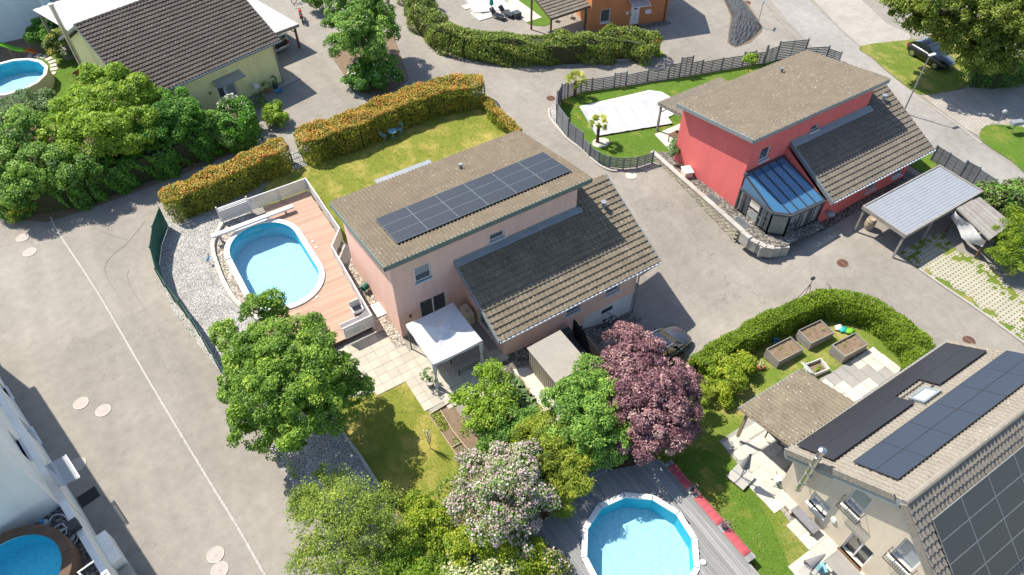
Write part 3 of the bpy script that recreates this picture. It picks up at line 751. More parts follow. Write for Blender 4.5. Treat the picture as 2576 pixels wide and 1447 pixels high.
# block paving on the far forecourts
def paving(name, c1, c2, mort, bw, bh, rot):
    m, tt, b = nodes(name); br = N(tt, 'TexBrick'); br.inputs['Color1'].default_value = (*c1, 1); br.inputs['Color2'].default_value = (*c2, 1); br.inputs['Mortar'].default_value = (*mort, 1)
    br.inputs['Scale'].default_value = 1; br.inputs['Brick Width'].default_value = bw; br.inputs['Row Height'].default_value = bh; br.inputs['Mortar Size'].default_value = .016
    L(tt, wpos(tt, (1, 1, 1), rot), br.inputs['Vector'])
    f = N(tt, 'MapRange'); L(tt, noise(tt, .6, 5, .6, wpos(tt)), f.inputs[0]); f.inputs[1].default_value = .3; f.inputs[2].default_value = .7; f.inputs[3].default_value = .85; f.inputs[4].default_value = 1.1
    L(tt, mixc(tt, 1.0, br.outputs[0], f.outputs[0], 'MULTIPLY'), b.inputs['Base Color']); b.inputs['Roughness'].default_value = .9
    bump(tt, b, br.outputs['Fac'], -.4, .02)
paving('block_paving', (.36, .325, .28), (.31, .28, .24), (.21, .185, .155), .30, .22, R(-12)); paving('block_paving_far', (.35, .325, .285), (.32, .295, .255), (.25, .23, .20), .5, .26, R(20))
sheet('paved_forecourt', gp(t(T14, (385, -20), (730, -20), (935, 170), (1120, 260), (1090, 300), (740, 335), (590, 200))), .028, 'block_paving_far')
sheet('paved_drive', gp(t(T14, (1190, 690), (1390, 662), (1480, 650), (1990, 580), (1990, 960), (1900, 945), (1700, 895), (1620, 935), (1608, 990), (1500, 930), (1290, 775))), .028, 'block_paving')
LAWNS = {}
def lawn_sheet(key, name, pts, off, m, dens=45, flat=None):
    poly = smoothpoly(gp(pts), 3) if flat is None else pts
    LAWNS[key] = poly; sheet(name, poly, off, m)
lawn_sheet('car', 'lawn', t(T14, (740, 340), (1090, 292), (1420, 285), (1560, 480), (1500, 620), (1390, 662), (1210, 690), (1110, 650), (940, 520), (830, 420)), .045, 'lawn_mixed')
lawn_sheet('corner', 'lawn', t(T14, (1615, 950), (1700, 905), (2000, 960), (2020, 1300), (1840, 1170), (1700, 1080), (1612, 1010)), .045, 'lawn_green')
# pink house: back lawn, front lawn
sheet('lawn', gp([(640, 505), (700, 430), (770, 385), (1000, 290), (1222, 238), (1262, 288), (1300, 330)]) + [(24.0, 36.4), (22, 34), (22, 30), (8.7, 30), (8.65, 41), (5, 41.5)], .03, 'lawn')
LAWNS['back'] = gp([(700, 430), (770, 385), (1222, 245), (1298, 330)]) + [(23, 34), (8.8, 33.5), (8.8, 41)]
lawn_sheet('front', 'lawn', t(T32, (640, 180), (800, 150), (1110, 45), (1160, 110), (1280, 280), (1500, 640), (1480, 800), (1350, 950), (1050, 1010), (920, 840), (780, 600), (640, 400)), .035, 'lawn')
# red house lawn inside its fence
sheet('lawn', gp(t(T13, (372, 880), (395, 730), (540, 668), (780, 640), (1165, 580), (1405, 540), (1700, 490), (1929, 440))) + [(54, 34), (54, 29), (33, 29), (32.5, 30.2), (31, 30.9)] + gp(t(T13, (945, 1205), (845, 1215), (745, 1205), (668, 1170), (560, 1080), (450, 990))), .035, 'lawn_green')
LAWNS['red'] = gp(t(T13, (372, 880), (395, 730), (540, 668), (1405, 540), (1700, 490))) + [(46, 33), (34, 33), (33, 31), (31, 31)] + gp(t(T13, (945, 1205), (745, 1205), (560, 1080)))
sheet('lawn', gp(t(T14, (1100, 1200), (1230, 1090), (1330, 1180), (1200, 1260))), .04, 'lawn_green')
# cream house garden
CG = gp([(1735, 945), (1800, 900), (1990, 800), (2130, 770), (2260, 830), (2330, 900), (2400, 960), (2200, 1200), (2300, 1447), (1960, 1470), (1900, 1447), (1800, 1290), (1640, 1150), (1600, 1120)])
sheet('lawn', CG, .03, 'lawn_mixed'); LAWNS['cream'] = CG
sheet('lawn', gp(t(T33, (1150, 640), (1400, 520), (1640, 640), (1900, 1050), (2100, 1500), (1760, 1500), (1765, 1330))), .036, 'lawn_green')
LAWNS['cream2'] = gp(t(T33, (1150, 640), (1400, 520), (1640, 640), (1900, 1050), (2050, 1447), (1765, 1447)))
# yellow house garden with a play corner
lawn_sheet('yellow', 'lawn', t(T11, (270, 400), (420, 380), (480, 440), (640, 400), (760, 560), (700, 800), (200, 900), (60, 850), (300, 560)), .03, 'lawn_green')
sheet('bark_bed', gp(t(T11, (-60, 300), (280, 250), (400, 300), (400, 390), (280, 420), (180, 440), (-60, 470))), .02, 'soil')
lawn_sheet('orange', 'lawn', t(T13, (50, -30), (250, -30), (320, 150), (250, 190), (120, 150)), .03, 'lawn_green')
sheet('lawn', gp(t(T13, (1020, 380), (1080, 330), (1150, 410), (1100, 420))), .03, 'lawn_mixed')
sheet('planting_bed', gp([(825, 130), (895, 70), (990, 90), (1030, 200), (960, 250), (890, 225)]), .02, 'soil')
sheet('planting_bed', gp([(-40, 470), (-20, 300), (200, 260), (560, 280), (640, 330), (640, 362), (560, 400), (300, 500), (120, 560), (20, 550)]), .02, 'soil')
# gravel yard round the oval pool, then along the street past the big maple
yard = gp([(436, 556), (396, 540), (378, 600), (390, 680), (440, 790), (520, 895), (620, 1010), (712, 1190), (790, 1300), (1005, 1285), (955, 1225), (900, 1130), (850, 1040)])
hole = [p for p in stadium(POOL['r']+.02)]
left = sorted([p for p in hole if p[0] <= 4.0], key=lambda p: p[1])
sheet('gravel_yard', yard + [(3.2, 24.5), (3.2, 27.4), (4.0, 29)] + left + [(4.2, 41.3), (2, 42.5)], .022, 'gravel')
edgep = gp(t(T32, (585, 335), (690, 480), (780, 600), (915, 815)))
k = MB()
for i in range(3):
    a, b = edgep[i], edgep[i+1]; k.beam((a[0], a[1], .05), (b[0], b[1], .05), .16, .18)
one('concrete_kerb', k, 'concrete', 'straight grey concrete kerb between gravel strip and lawn in the maple shade', 'kerb')
# pebble strip by the pink house's left wall
sheet('pebble_strip', [(7.55, 33.3), (8.3, 33.3), (8.3, 25.0), (8.0, 24.2), (7.65, 24.6), (7.6, 28)], .03, 'pebbles')
sheet('pebble_strip', [(12.7, 21.2), (13.5, 21.2), (16.9, 21.2), (16.9, 20.2), (13.4, 20.1), (11.6, 19.9), (11.9, 21.2)], .03, 'dark_gravel')
sheet('pebble_strip', [(17.0, 21.15), (22.3, 21.15), (22.6, 20.3), (19, 20.0), (18.0, 18.3), (16.2, 17.3), (16.2, 20.4)], .03, 'dark_gravel')
# beds in the kitchen garden
sheet('vegetable_bed', gp(t(T32, (1345, 265), (1440, 215), (1560, 380), (1690, 560), (1590, 610), (1440, 420))), .05, 'soil')
sheet('vegetable_bed', gp(t(T32, (1275, 295), (1350, 262), (1440, 415), (1600, 610), (1520, 655), (1400, 480))), .05, 'soil')
sheet('vegetable_bed', gp([(1180, 950), (1250, 935), (1310, 950), (1400, 1040), (1420, 1080), (1300, 1130), (1210, 1100), (1160, 1000)]), .04, 'soil')
sheet('sand_path', gp([(1290, 930), (1335, 925), (1420, 1050), (1400, 1085), (1380, 1060)]), .055, 'slab_pale')
sheet('shrub_bed', gp([(1130, 1180), (1200, 1090), (1420, 1050), (1480, 900), (1560, 850), (1700, 860), (1760, 930), (1640, 1160), (1480, 1200), (1360, 1330), (1420, 1470), (960, 1470), (1000, 1290), (1060, 1260)]), .024, 'soil')
sheet('garage_bay', gp([(1500, 850), (1590, 800), (1640, 830), (1570, 900)]), .02, 'asphalt')
# red house plinth of river stones behind its retaining wall
_a, _b = np.array(T13(1058, 1097)), np.array(T23(1700, 312))
RW = [(p.x, p.y) for p in (PX(*q, .36) for q in [tuple(_a+(_b-_a)*k/6) for k in range(7)] + t(T23, (1735, 345), (1790, 385), (1860, 415)) + t(T24, (60, 428), (130, 430), (200, 425)))]
sheet('stone_plinth', RW + [(36.4, 18.5), (37, 20), (36, 22), (33.6, 24), (33.6, 30.3)], .0, 'dark_gravel', flat=.30)
sheet('stone_strip', [(36.4, 18.6), (46.6, 18.7), (46.6, 19.6), (36.4, 19.6)], .03, 'dark_gravel')
# ---- setts: the pale stone row across the big tarmac yard
sm = MB(); pts = [PG(*q) for q in [(128, 547), (150, 590), (245, 735), (385, 975), (520, 1200), (600, 1330), (690, 1490)]]
ln = smoothline([(p.x, p.y) for p in pts], 6); acc = 0
for i in range(len(ln)-1):
    a, b = np.array(ln[i]), np.array(ln[i+1]); d = b-a; Ls = np.linalg.norm(d); d /= Ls; s = acc
    while s < Ls:
        c = a+d*s; j = random.uniform(-.008, .008); sm.beam((c[0]+j, c[1]-j, .008), (c[0]+d[0]*.115+j, c[1]+d[1]*.115, .008+random.uniform(0, .008)), random.uniform(.10, .13), .05); s += .128
    acc = s-Ls
o = link('sett_row', mesh_of(sm, 'sett_row', 'sett')); o['kind'] = 'stuff'; o['label'] = 'row of small pale stone setts crossing the big tarmac yard'; o['category'] = 'setts'
sm = MB(); pts = [PG(*q) for q in t(T14, (1110, 690), (1290, 790), (1500, 940), (1620, 1040))]
for i in range(3):
    a, b = pts[i], pts[i+1]; n = int((b-a).length/.16)
    for q in range(n):
        c = a.lerp(b, q/n); e = a.lerp(b, (q+.8)/n); sm.beam((c.x, c.y, .02), (e.x, e.y, .02), .13, .05)
o = link('sett_edge', mesh_of(sm, 'sett_edge', 'sett')); o['kind'] = 'stuff'; o['label'] = 'line of small pale setts between street and block paving'; o['category'] = 'setts'
# ---- tarmac seams: thin filled joints in the yard
sj = MB()
for line in ([T21(1050, 250), T21(930, 400), T21(755, 600), T21(960, 920), T21(1290, 1447)], [T21(930, 600), T21(935, 700), T21(1060, 910), T21(1400, 1430)], [T21(730, 325), T21(915, 390)],
             [T14(40, 0), T14(100, 80), T14(240, 240), T14(330, 330), T14(400, 390)], [T14(60, 30), T14(330, 270), T14(460, 390)], [T14(1120, 690), T14(1250, 770), T14(1460, 930), T14(1640, 1060), T14(1929, 1260)]):
    q = [PG(*p) for p in line]; ss = smoothline([(p.x+random.uniform(-.05, .05), p.y) for p in q], 8)
    for i in range(len(ss)-1):
        a, b = ss[i], ss[i+1]; sj.beam((a[0], a[1], gz(*a)+.016), (b[0]+random.uniform(-.03, .03), b[1], gz(*b)+.016), random.uniform(.02, .035), .004)
o = link('tarmac_seams', mesh_of(sj, 'tarmac_seams', 'slab_grey')); o['kind'] = 'stuff'; o['label'] = 'thin dark filled joints in the tarmac'; o['category'] = 'joints'; MATS['seam'] = mat('seam', (.235, .212, .18), (.21, .19, .16), 3, .9); o.data.materials[0] = M('seam')
# ---- kerb along the grey fence and the top hedge
def kerb(label, pts, wd=.14, h=.12, m='concrete'):
    ln = smoothline([(p.x, p.y) for p in (PG(*q) for q in pts)], 4); kb = MB()
    for i in range(len(ln)-1):
        a, b = ln[i], ln[i+1]; kb.beam((a[0], a[1], gz(*a)+h/2-.03), (b[0], b[1], gz(*b)+h/2-.03), wd, h+.06)
    one('kerb', kb, m, label, 'kerb')
kerb('curved concrete kerb below the grey slatted fence corner', t(T13, (305, 790), (320, 870), (430, 1000), (540, 1085), (650, 1185), (740, 1235), (800, 1240)))
kerb('curved stone kerb along the road side of the long clipped hedge', t(T12, (1100, 0), (1190, 120), (1330, 270), (1560, 390), (1929, 445)) + t(T13, (300, 460), (800, 440), (1000, 415)))
kerb('concrete kerb round the tall flowering shrub island', t(T12, (690, 480), (688, 600), (720, 680), (800, 720)))
kerb('straight kerb between driveway and grass pavers', t(T24, (1165, 600), (1350, 730), (1600, 900), (1929, 1140)))
sheet('pebble_strip', gp(t(T13, (305, 790), (350, 740), (372, 890), (450, 1000), (430, 1000), (330, 870))), .03, 'gravel')
# ---- grass pavers
gpoly = gp(t(T24, (1030, 480), (1165, 600), (1350, 728), (1600, 897), (1990, 1180), (1990, 800), (1860, 760), (1700, 600), (1600, 530), (1450, 470), (1340, 330), (1200, 380)))
sheet('paver_grass', gpoly, .02, 'lawn_mixed')
lat = MB(); cs = .27
xs = [p[0] for p in gpoly]; ys = [p[1] for p in gpoly]
j = 0; y = min(ys)
while y < max(ys):
    x = min(xs)+(j % 2)*cs/2
    while x < max(xs):
        if inpoly(x, y, gpoly):
            edge = not all(inpoly(x+a, y+b, gpoly) for a, b in ((1.1, 0), (.6, .9), (0, .8), (-.6, .5)))
            if not (edge and random.random() < .55):
                h = cs/2; q = cs*.20; z = gz(x, y)+.045+random.uniform(-.004, .006)
                O = [(x-h, y-h), (x+h, y-h), (x+h, y+h), (x-h, y+h)]; I = [(x-q, y-q), (x+q, y-q), (x+q, y+q), (x-q, y+q)]
                lat.add([(a, b, z) for a, b in O]+[(a, b, z) for a, b in I], [(i, (i+1) % 4, 4+(i+1) % 4, 4+i) for i in range(4)])
        x += cs
    y += cs; j += 1
o = link('grass_paver_grid', mesh_of(lat, 'grass_paver_grid', 'paver')); o['kind'] = 'stuff'; o['label'] = 'pale concrete grass pavers with green gaps beside the driveway'; o['category'] = 'pavers'
# ---- slabs laid one by one
def slabs(parent_sheet, poly, x0, y0, sz, z, m, grey=None, limit=300, jz=.004, skip=None):
    mb = MB(); g = .008; mb.box(g, sz-g, g, sz-g, 0, .04); me = mesh_of(mb, 'paving_slab', m)
    me2 = me.copy() if grey else None
    if grey: me2.materials[0] = M('slab_grey')
    xs = [p[0] for p in poly]; ys = [p[1] for p in poly]
    for i in range(int((min(xs)-x0)//sz), int((max(xs)-x0)//sz)+1):
        for j in range(int((min(ys)-y0)//sz), int((max(ys)-y0)//sz)+1):
            x, y = x0+i*sz, y0+j*sz
            if inpoly(x+sz/2, y+sz/2, poly) and not (skip and skip(x+sz/2, y+sz/2)):
                zz = z+gz(x+sz/2, y+sz/2)+random.uniform(-jz, jz)
                sub('paving_slab', me2 if grey and (i, j) in grey else me, parent_sheet, (x, y, zz), (random.uniform(-.004, .004), random.uniform(-.004, .004), 0))
patio = [(8.2, 24.4), (11.9, 25.5), (12.7, 25.5), (12.7, 21.2), (11.4, 19.9), (10.6, 18.3)] + gp(t(T32, (1480, 185), (1290, 275), (1150, 110), (1110, 45), (800, 150))) + [(3.6, 24.6), (5.2, 26.9), (7.0, 26.9)]
s = sheet('patio', patio, .042, 'slab_grey'); slabs(s, patio, 7.05, 18.0, .58, .030, 'slab')
path = [(7.05, 26.6), (7.05, 33.6), (8.3, 35.2), (8.3, 36.2), (9.4, 36.2), (9.4, 33.4), (8.3, 33.4), (7.6, 33.0), (7.6, 26.6)]
s = sheet('side_path', [(7.05, 26.9), (7.05, 33.2), (8.5, 34.9), (8.5, 33.3), (7.6, 33.3), (7.6, 26.9)], .012, 'slab_grey'); slabs(s, [(7.0, 26.9), (7.0, 33.4), (8.5, 34.8), (8.5, 33.3), (7.63, 33.3), (7.63, 26.9)], 7.05, 18.0, .58, .015, 'slab')
cp = gp(t(T33, (1535, 480), (1720, 375)) + t(T34, (-90, 300), (0, 350), (200, 640), (215, 830))) + [(20.0, 6.2), (20.0, -1), (18.2, -1)] + gp(t(T34, (260, 1447), (400, 1300), (180, 990), (0, 830)))
s = sheet('patio', cp, .042, 'slab_grey'); slabs(s, cp, 18.0, 1.0, .72, .035, 'slab_pale')
cp2 = gp(t(T24, (450, 1390), (560, 1330), (800, 1175), (860, 1190), (1050, 1350), (900, 1447), (700, 1600), (480, 1450)))
s = sheet('patio', cp2, .042, 'slab_grey'); gi = {(k2, 3) for k2 in range(9, 14)}
slabs(s, cp2, 22.0, 7.6, .66, .035, 'slab_pale', grey={(8, 3), (9, 3), (9, 2), (10, 3), (11, 2), (10, 2), (11, 1), (12, 1)})
und = [(20.0, 7.2), (25, 7.2), (25, 10.6), (20, 10.6)]
s = sheet('patio', und, .046, 'slab_grey'); slabs(s, und, 18.0, 1.0, .72, .042, 'slab_pale')
for key, d, lab in (('back', 60, 'short dry grass of the lawn behind the pink house'), ('front', 60, 'short dry grass of the lawn by the big maple'), ('red', 55, 'short green grass inside the grey fence'),
                    ('cream', 45, 'patchy grass of the raised bed garden'), ('cream2', 60, 'short green grass beside the red cushions'), ('car', 40, 'rough grass under the parked black car'), ('corner', 40, 'grass on the street corner by the letter box'), ('yellow', 40, 'short grass by the upper left round pool')):
    grass('grass', LAWNS[key], .04, d, lab)
# ================================================================ BUILDINGS
EX, EY, EZ = Vector((1, 0, 0)), Vector((0, 1, 0)), Vector((0, 0, 1))
def solar_mesh(w_, l_, cell='solar_cell', frame='zinc'):
    m = MB(); m.box(.012, w_-.012, .012, l_-.012, 0, .038); a = mesh_of(m, 'solar_panel', cell)
    f = MB(); b = .010
    f.box(0, w_, 0, b, -.005, .046); f.box(0, w_, l_-b, l_, -.005, .046); f.box(0, b, b, l_-b, -.005, .046); f.box(w_-b, w_, b, l_-b, -.005, .046)
    return a, mesh_of(f, 'frame', frame)
def lay_panels(parent, p0, ex, ey, nu, nv, pw, pl, gap=.02, skip=(), cell='solar_cell', frame='zinc', lift=.19):
    ex, ey = Vector(ex).normalized(), Vector(ey).normalized(); nz = ex.cross(ey); eul = Matrix((ex, ey, nz)).transposed().to_euler()
    a, f = solar_mesh(pw-gap, pl-gap, cell, frame); off = Vector(OFF.get(parent.name, (0, 0, 0)))
    for i in range(nu):
        for j in range(nv):
            if (i, j) in skip: continue
            q = Vector(p0)+ex*(i*pw)+ey*(j*pl)+nz*lift
            o = sub('solar_panel', a, parent, q-off, eul); sub('frame', f, o, (0, 0, 0))
    r = MB()
    for j in range(nv):
        for k in (.25, .75):
            c = Vector(p0)+ey*((j+k)*pl)+nz*(lift-.04); r.beam(c-ex*.04, c+ex*(nu*pw+.02), .04, .05, nz)
    part('mounting_rail', r, 'dark_metal', parent)
def vent(parent, c, n=EZ, h=.35, r=.09, m='zinc'):
    v = MB(); v.lathe([(r, -.2), (r, h*.7), (r*1.5, h*.7), (r*1.5, h)], c, 12); part('roof_vent', v, m, parent, smooth=False)
def gutter(parent, a, b, r=.07, m='zinc'):
    g = MB(); g.tube([a, b], r, 8); part('gutter', g, m, parent)
def downpipe(parent, pts, r=.045, m='zinc'):
    g = MB(); g.tube(pts, r, 8); part('downpipe', g, m, parent)
# ---------------------------------------------------------------- pink house
H = thing('pink_house', 'pink rendered house with staggered tiled roofs and solar panels beside the oval pool', 'house', (8.32, 25.57, 0))
UX0, UX1, UV0, UV1 = 8.32, 20.62, 25.57, 32.7
zf = lambda v: 6.36-(v-25.2)*.168                              # underside of the upper roof
wm = MB()
wallpoly(wm, [(0, -.2), (UX1-UX0, -1.6), (UX1-UX0, zf(UV0)), (0, zf(UV0))], (UX0, UV0, 0), EX, -EY, [(1.34, 2.36, 3.95, 5.1), (1.37, 3.12, .08, 2.28), (6.17, 7.18, 4.62, 5.16)])
wallpoly(wm, [(0, -.2), (UV1-UV0, -.2), (UV1-UV0, zf(UV1)), (0, zf(UV0))], (UX0, UV0, 0), EY, -EX)
wallpoly(wm, [(0, -2), (UV1-UV0, -.6), (UV1-UV0, zf(UV1)), (0, zf(UV0))], (UX1, UV0, 0), EY, EX)
wallpoly(wm, [(0, -.2), (UX1-UX0, -.2), (UX1-UX0, zf(UV1)), (0, zf(UV1))], (UX0, UV1, 0), EX, EY)
part('wall', wm, 'stucco_pink', H)
window(H, (UX0, UV0, 0), EX, -EY, 1.34, 2.36, 3.95, 5.1, blind=.55)
window(H, (UX0, UV0, 0), EX, -EY, 6.17, 7.18, 4.62, 5.16, blind=.3)
window(H, (UX0, UV0, 0), EX, -EY, 1.37, 3.12, .08, 2.28, split=2, sill=None, name='french_door', glassm='window_glass')
# lower wing
LX0, LX1, LV0, LV1 = 12.7, 22.3, 21.19, 26.25
zl = lambda v: 1.82+(v-20.85)*.466
wm = MB()
wallpoly(wm, [(0, -.4), (5.7, -.9), (5.7, -.2), (LX1-LX0, -.2), (LX1-LX0, zl(LV0)), (0, zl(LV0))], (LX0, LV0, 0), EX, -EY, [(4.3, 5.32, .82, 1.55), (7.2, 8.25, .80, 1.55)])
wallpoly(wm, [(0, -.4), (UV0-LV0, -.2), (UV0-LV0, zl(UV0)), (0, zl(LV0))], (LX0, LV0, 0), EY, -EX, [(.75, 2.9, .06, 2.0)])
wallpoly(wm, [(0, -.2), (LV1-LV0, -.2), (LV1-LV0, zl(LV1)), (0, zl(LV0))], (LX1, LV0, 0), EY, EX)
wallpoly(wm, [(0, -1), (LX1-UX1, -1), (LX1-UX1, zl(LV1)), (0, zl(LV1))], (UX1, LV1, 0), EX, EY)
part('wing_wall', wm, 'stucco_pink', H)
wm = MB(); ov = .05
wallpoly(wm, [(0, -2.6), (LX1-18.4-ov, -2.6), (LX1-18.4-ov, -.2), (0, -.2)], (18.4, LV0+ov, 0), EX, -EY, [(1.4, 2.3, -.98, -.52)])
wallpoly(wm, [(0, -2.6), (LV1-LV0-2*ov, -2.4), (LV1-LV0-2*ov, -.2), (0, -.2)], (LX1-ov, LV0+ov, 0), EY, EX)
wm.box(18.4, LX1-.01, LV0+.004, LV0+.3, -.24, -.2)
part('plinth', wm, 'plinth_white', H, False)
window(H, (LX0, LV0, 0), EX, -EY, 4.3, 5.32, .82, 1.55); window(H, (LX0, LV0, 0), EX, -EY, 7.2, 8.25, .80, 1.55)
window(H, (18.4, LV0+ov, 0), EX, -EY, 1.4, 2.3, -.98, -.52, sill=None, frame='dark_metal')
window(H, (LX0, LV0, 0), EY, -EX, .75, 2.9, .06, 2.0, split=2, sill=None, name='french_door')
# roofs
RB = (7.94, 25.2, 6.56); RT = 33.02; RTz = 6.56-(RT-25.2)*.168
rf = MB(); rf.slab4((7.94, 25.2, 6.56), (21.3, 25.2, 6.56), (21.3, RT, RTz), (7.94, RT, RTz), .2); roof = part('roof', rf, 'zinc', H)
fs = MB(); fs.box(7.9, 21.34, 25.14, 25.197, 6.26, 6.6); fs.add([(7.88, 25.14, 6.26), (7.935, 25.14, 6.26), (7.935, RT, RTz-.3), (7.88, RT, RTz-.3), (7.88, 25.14, 6.6), (7.935, 25.14, 6.6), (7.935, RT, RTz+.04), (7.88, RT, RTz+.04)], [(0, 3, 2, 1), (4, 5, 6, 7), (0, 1, 5, 4), (1, 2, 6, 5), (2, 3, 7, 6), (3, 0, 4, 7)])
fs.box(7.9, 21.34, RT+.003, RT+.06, RTz-.26, RTz+.03)
part('fascia', fs, 'green_fascia', roof)
sl = Vector((0, RT-25.2, RTz-6.56)); up = sl.normalized()
# tiles run from the low back eave up to the front edge
roof_tiles(roof, (21.3, RT, RTz), (-1, 0, 0), -up, 13.36, sl.length, .232, .40, 'tile_brown')
lay_panels(H, Vector((9.3, 26.4, 0))+EZ*(6.56-1.2*.168), EX, up, 6, 3, 1.905, .985, .012, lift=.19)
vent(H, (15.9, 31.3, 5.5), h=.42)
r2 = MB(); EZ0 = 2.02; k = .466
r2.slab4((12.2, 20.85, EZ0), (23.7, 20.85, EZ0), (23.7, 25.5, EZ0+4.65*k), (12.2, 25.5, EZ0+4.65*k), .18)
r2.slab4((20.7, 25.503, EZ0+4.653*k), (23.7, 25.503, EZ0+4.653*k), (23.7, 26.75, EZ0+5.9*k), (20.7, 26.75, EZ0+5.9*k), .18)
roof = part('wing_roof', r2, 'zinc', H)
up2 = Vector((0, 1, k)).normalized()
roof_tiles(roof, (12.2, 20.85, EZ0), EX, up2, 11.5, 5.9*math.sqrt(1+k*k), .30, .385, 'tile_lower', cut=lambda a, b: b > 4.65*math.sqrt(1+k*k)-.1 and a < 8.6)
fl = MB(); fl.slab4((12.1, 25.2, EZ0+4.35*k+.15), (20.9, 25.2, EZ0+4.35*k+.15), (20.9, 25.56, EZ0+4.71*k+.12), (12.1, 25.56, EZ0+4.71*k+.12), .02); fl.box(12.1, 20.62, 25.53, 25.566, EZ0+4.7*k, EZ0+4.7*k+.25)
part('flashing', fl, 'zinc', roof)
for uu, vt_ in ((12.12, 4.65), (23.705, 5.9)):
    vg = MB(); ve = 20.85+vt_
    vg.add([(uu, 20.85, EZ0-.2), (uu+.075, 20.85, EZ0-.2), (uu+.075, ve, EZ0+vt_*k-.2), (uu, ve, EZ0+vt_*k-.2), (uu, 20.85, EZ0+.07), (uu+.075, 20.85, EZ0+.07), (uu+.075, ve, EZ0+vt_*k+.07), (uu, ve, EZ0+vt_*k+.07)], [(0, 3, 2, 1), (4, 5, 6, 7), (0, 1, 5, 4), (1, 2, 6, 5), (2, 3, 7, 6), (3, 0, 4, 7)])
    part('verge', vg, 'zinc', roof)
gutter(H, (12.2, 20.78, EZ0-.02), (23.7, 20.78, EZ0-.02), .06, 'white_paint')
downpipe(H, [(23.2, 20.78, EZ0-.05), (22.36, 21.08, 1.3), (22.36, 21.08, -2.3)], .05)
vent(H, (22.3, 25.0, EZ0+4.15*k), h=.5, r=.12, m='grey_metal')
lm = MB(); lm.lathe([(.05, 0), (.07, .05), (.07, .16), (.02, .2)], (9.0, 25.47, 1.55), 10); part('wall_lamp', lm, 'dark_metal', H)
st = MB(); st.box(12.1, 12.68, 21.9, 24.2, 0, .06); part('door_step', st, 'slab_grey', H)
# ---------------------------------------------------------------- red house
H = thing('red_house', 'red rendered house with staggered roofs and a glass sunroom by the driveway', 'house', (32.8, 23.3, 0))
A0, A1, B0, B1 = 32.8, 44.4, 23.3, 29.7
zf = lambda v: 6.02-(v-23.0)*.165
wm = MB()
wallpoly(wm, [(0, -.6), (A1-A0, -.1), (A1-A0, zf(B0)), (0, zf(B0))], (A0, B0, 0), EX, -EY, [(1.05, 1.98, 3.7, 4.75), (5.72, 6.55, 4.25, 4.78)])
wallpoly(wm, [(0, -.6), (B1-B0, -.1), (B1-B0, zf(B1)), (0, zf(B0))], (A0, B0, 0), EY, -EX)
wallpoly(wm, [(0, -.1), (B1-B0, -.1), (B1-B0, zf(B1)), (0, zf(B0))], (A1, B0, 0), EY, EX)
wallpoly(wm, [(0, -.1), (A1-A0, -.1), (A1-A0, zf(B1)), (0, zf(B1))], (A0, B1, 0), EX, EY)
part('wall', wm, 'stucco_red', H)
window(H, (A0, B0, 0), EX, -EY, 1.05, 1.98, 3.7, 4.75); window(H, (A0, B0, 0), EX, -EY, 5.72, 6.55, 4.25, 4.78)
C0, C1, D0 = 36.5, 45.75, 19.3
zl = lambda v: 1.85+(v-18.9)*.47
wm = MB()
wallpoly(wm, [(0, -.3), (C1-C0, -.1), (C1-C0, zl(D0)), (0, zl(D0))], (C0, D0, 0), EX, -EY, [(4.75, 5.85, .55, 1.3), (7.6, 8.7, .52, 1.3)])
wallpoly(wm, [(0, -.2), (B0-D0, -.1), (B0-D0, zl(B0)), (0, zl(D0))], (C0, D0, 0), EY, -EX)
wallpoly(wm, [(0, -.1), (24.2-D0, -.1), (24.2-D0, zl(24.2)), (0, zl(D0))], (C1, D0, 0), EY, EX)
wallpoly(wm, [(0, -.1), (C1-A1, -.1), (C1-A1, zl(24.2)), (0, zl(24.2))], (A1, 24.2, 0), EX, EY)
part('wing_wall', wm, 'stucco_red', H)
for a in (4.75, 7.6): window(H, (C0, D0, 0), EX, -EY, a, a+1.1, .53, 1.3)
RT = 29.95; z0 = 6.26; RTz = z0-(RT-23.0)*.165
rf = MB(); rf.slab4((32.3, 23.0, z0), (45.3, 23.0, z0), (45.3, RT, RTz), (32.3, RT, RTz), .2); roof = part('roof', rf, 'zinc', H)
fs = MB(); fs.box(32.26, 45.34, 22.95, 22.997, z0-.26, z0+.02)
part('fascia', fs, 'zinc', roof)
# verge tiles hang over the left edge one by one
up = Vector((0, RT-23.0, RTz-z0)); L_ = up.length; up.normalize()
vt = MB(); vt.box(-.05, .03, 0, .43, -.2, .07); vme = mesh_of(vt, 'verge_tile', 'zinc'); nv = int(L_/.44); ang = math.atan2(up.z, up.y)
for j in range(nv):
    for uu in (32.28, 45.32):
        c = Vector((uu, 23.0, z0))+up*(j*.44); sub('verge_tile', vme, roof, c-Vector(OFF[roof.name]), (ang, 0, 0))
roof_tiles(roof, (45.3, RT, RTz), (-1, 0, 0), -up, 13.0, L_, .232, .40, 'tile_red_house')
vent(H, (41.0, 28.6, 5.35), h=.4)
k = .47; e0 = 2.04; top = 23.25; rr = 24.4
r2 = MB(); r2.slab4((36.85, 18.9, e0), (47.4, 18.9, e0), (47.4, top, e0+(top-18.9)*k), (36.85, top, e0+(top-18.9)*k), .18)
r2.slab4((44.5, top+.003, e0+(top-18.9)*k), (47.4, top+.003, e0+(top-18.9)*k), (47.4, rr, e0+(rr-18.9)*k), (44.5, rr, e0+(rr-18.9)*k), .18)
roof = part('wing_roof', r2, 'zinc', H); s2 = math.sqrt(1+k*k)
roof_tiles(roof, (36.85, 18.9, e0), EX, Vector((0, 1, k)), 10.55, (rr-18.9)*s2, .30, .385, 'tile_grey', cut=lambda a, b: b > (top-18.9)*s2-.1 and a < 7.7)
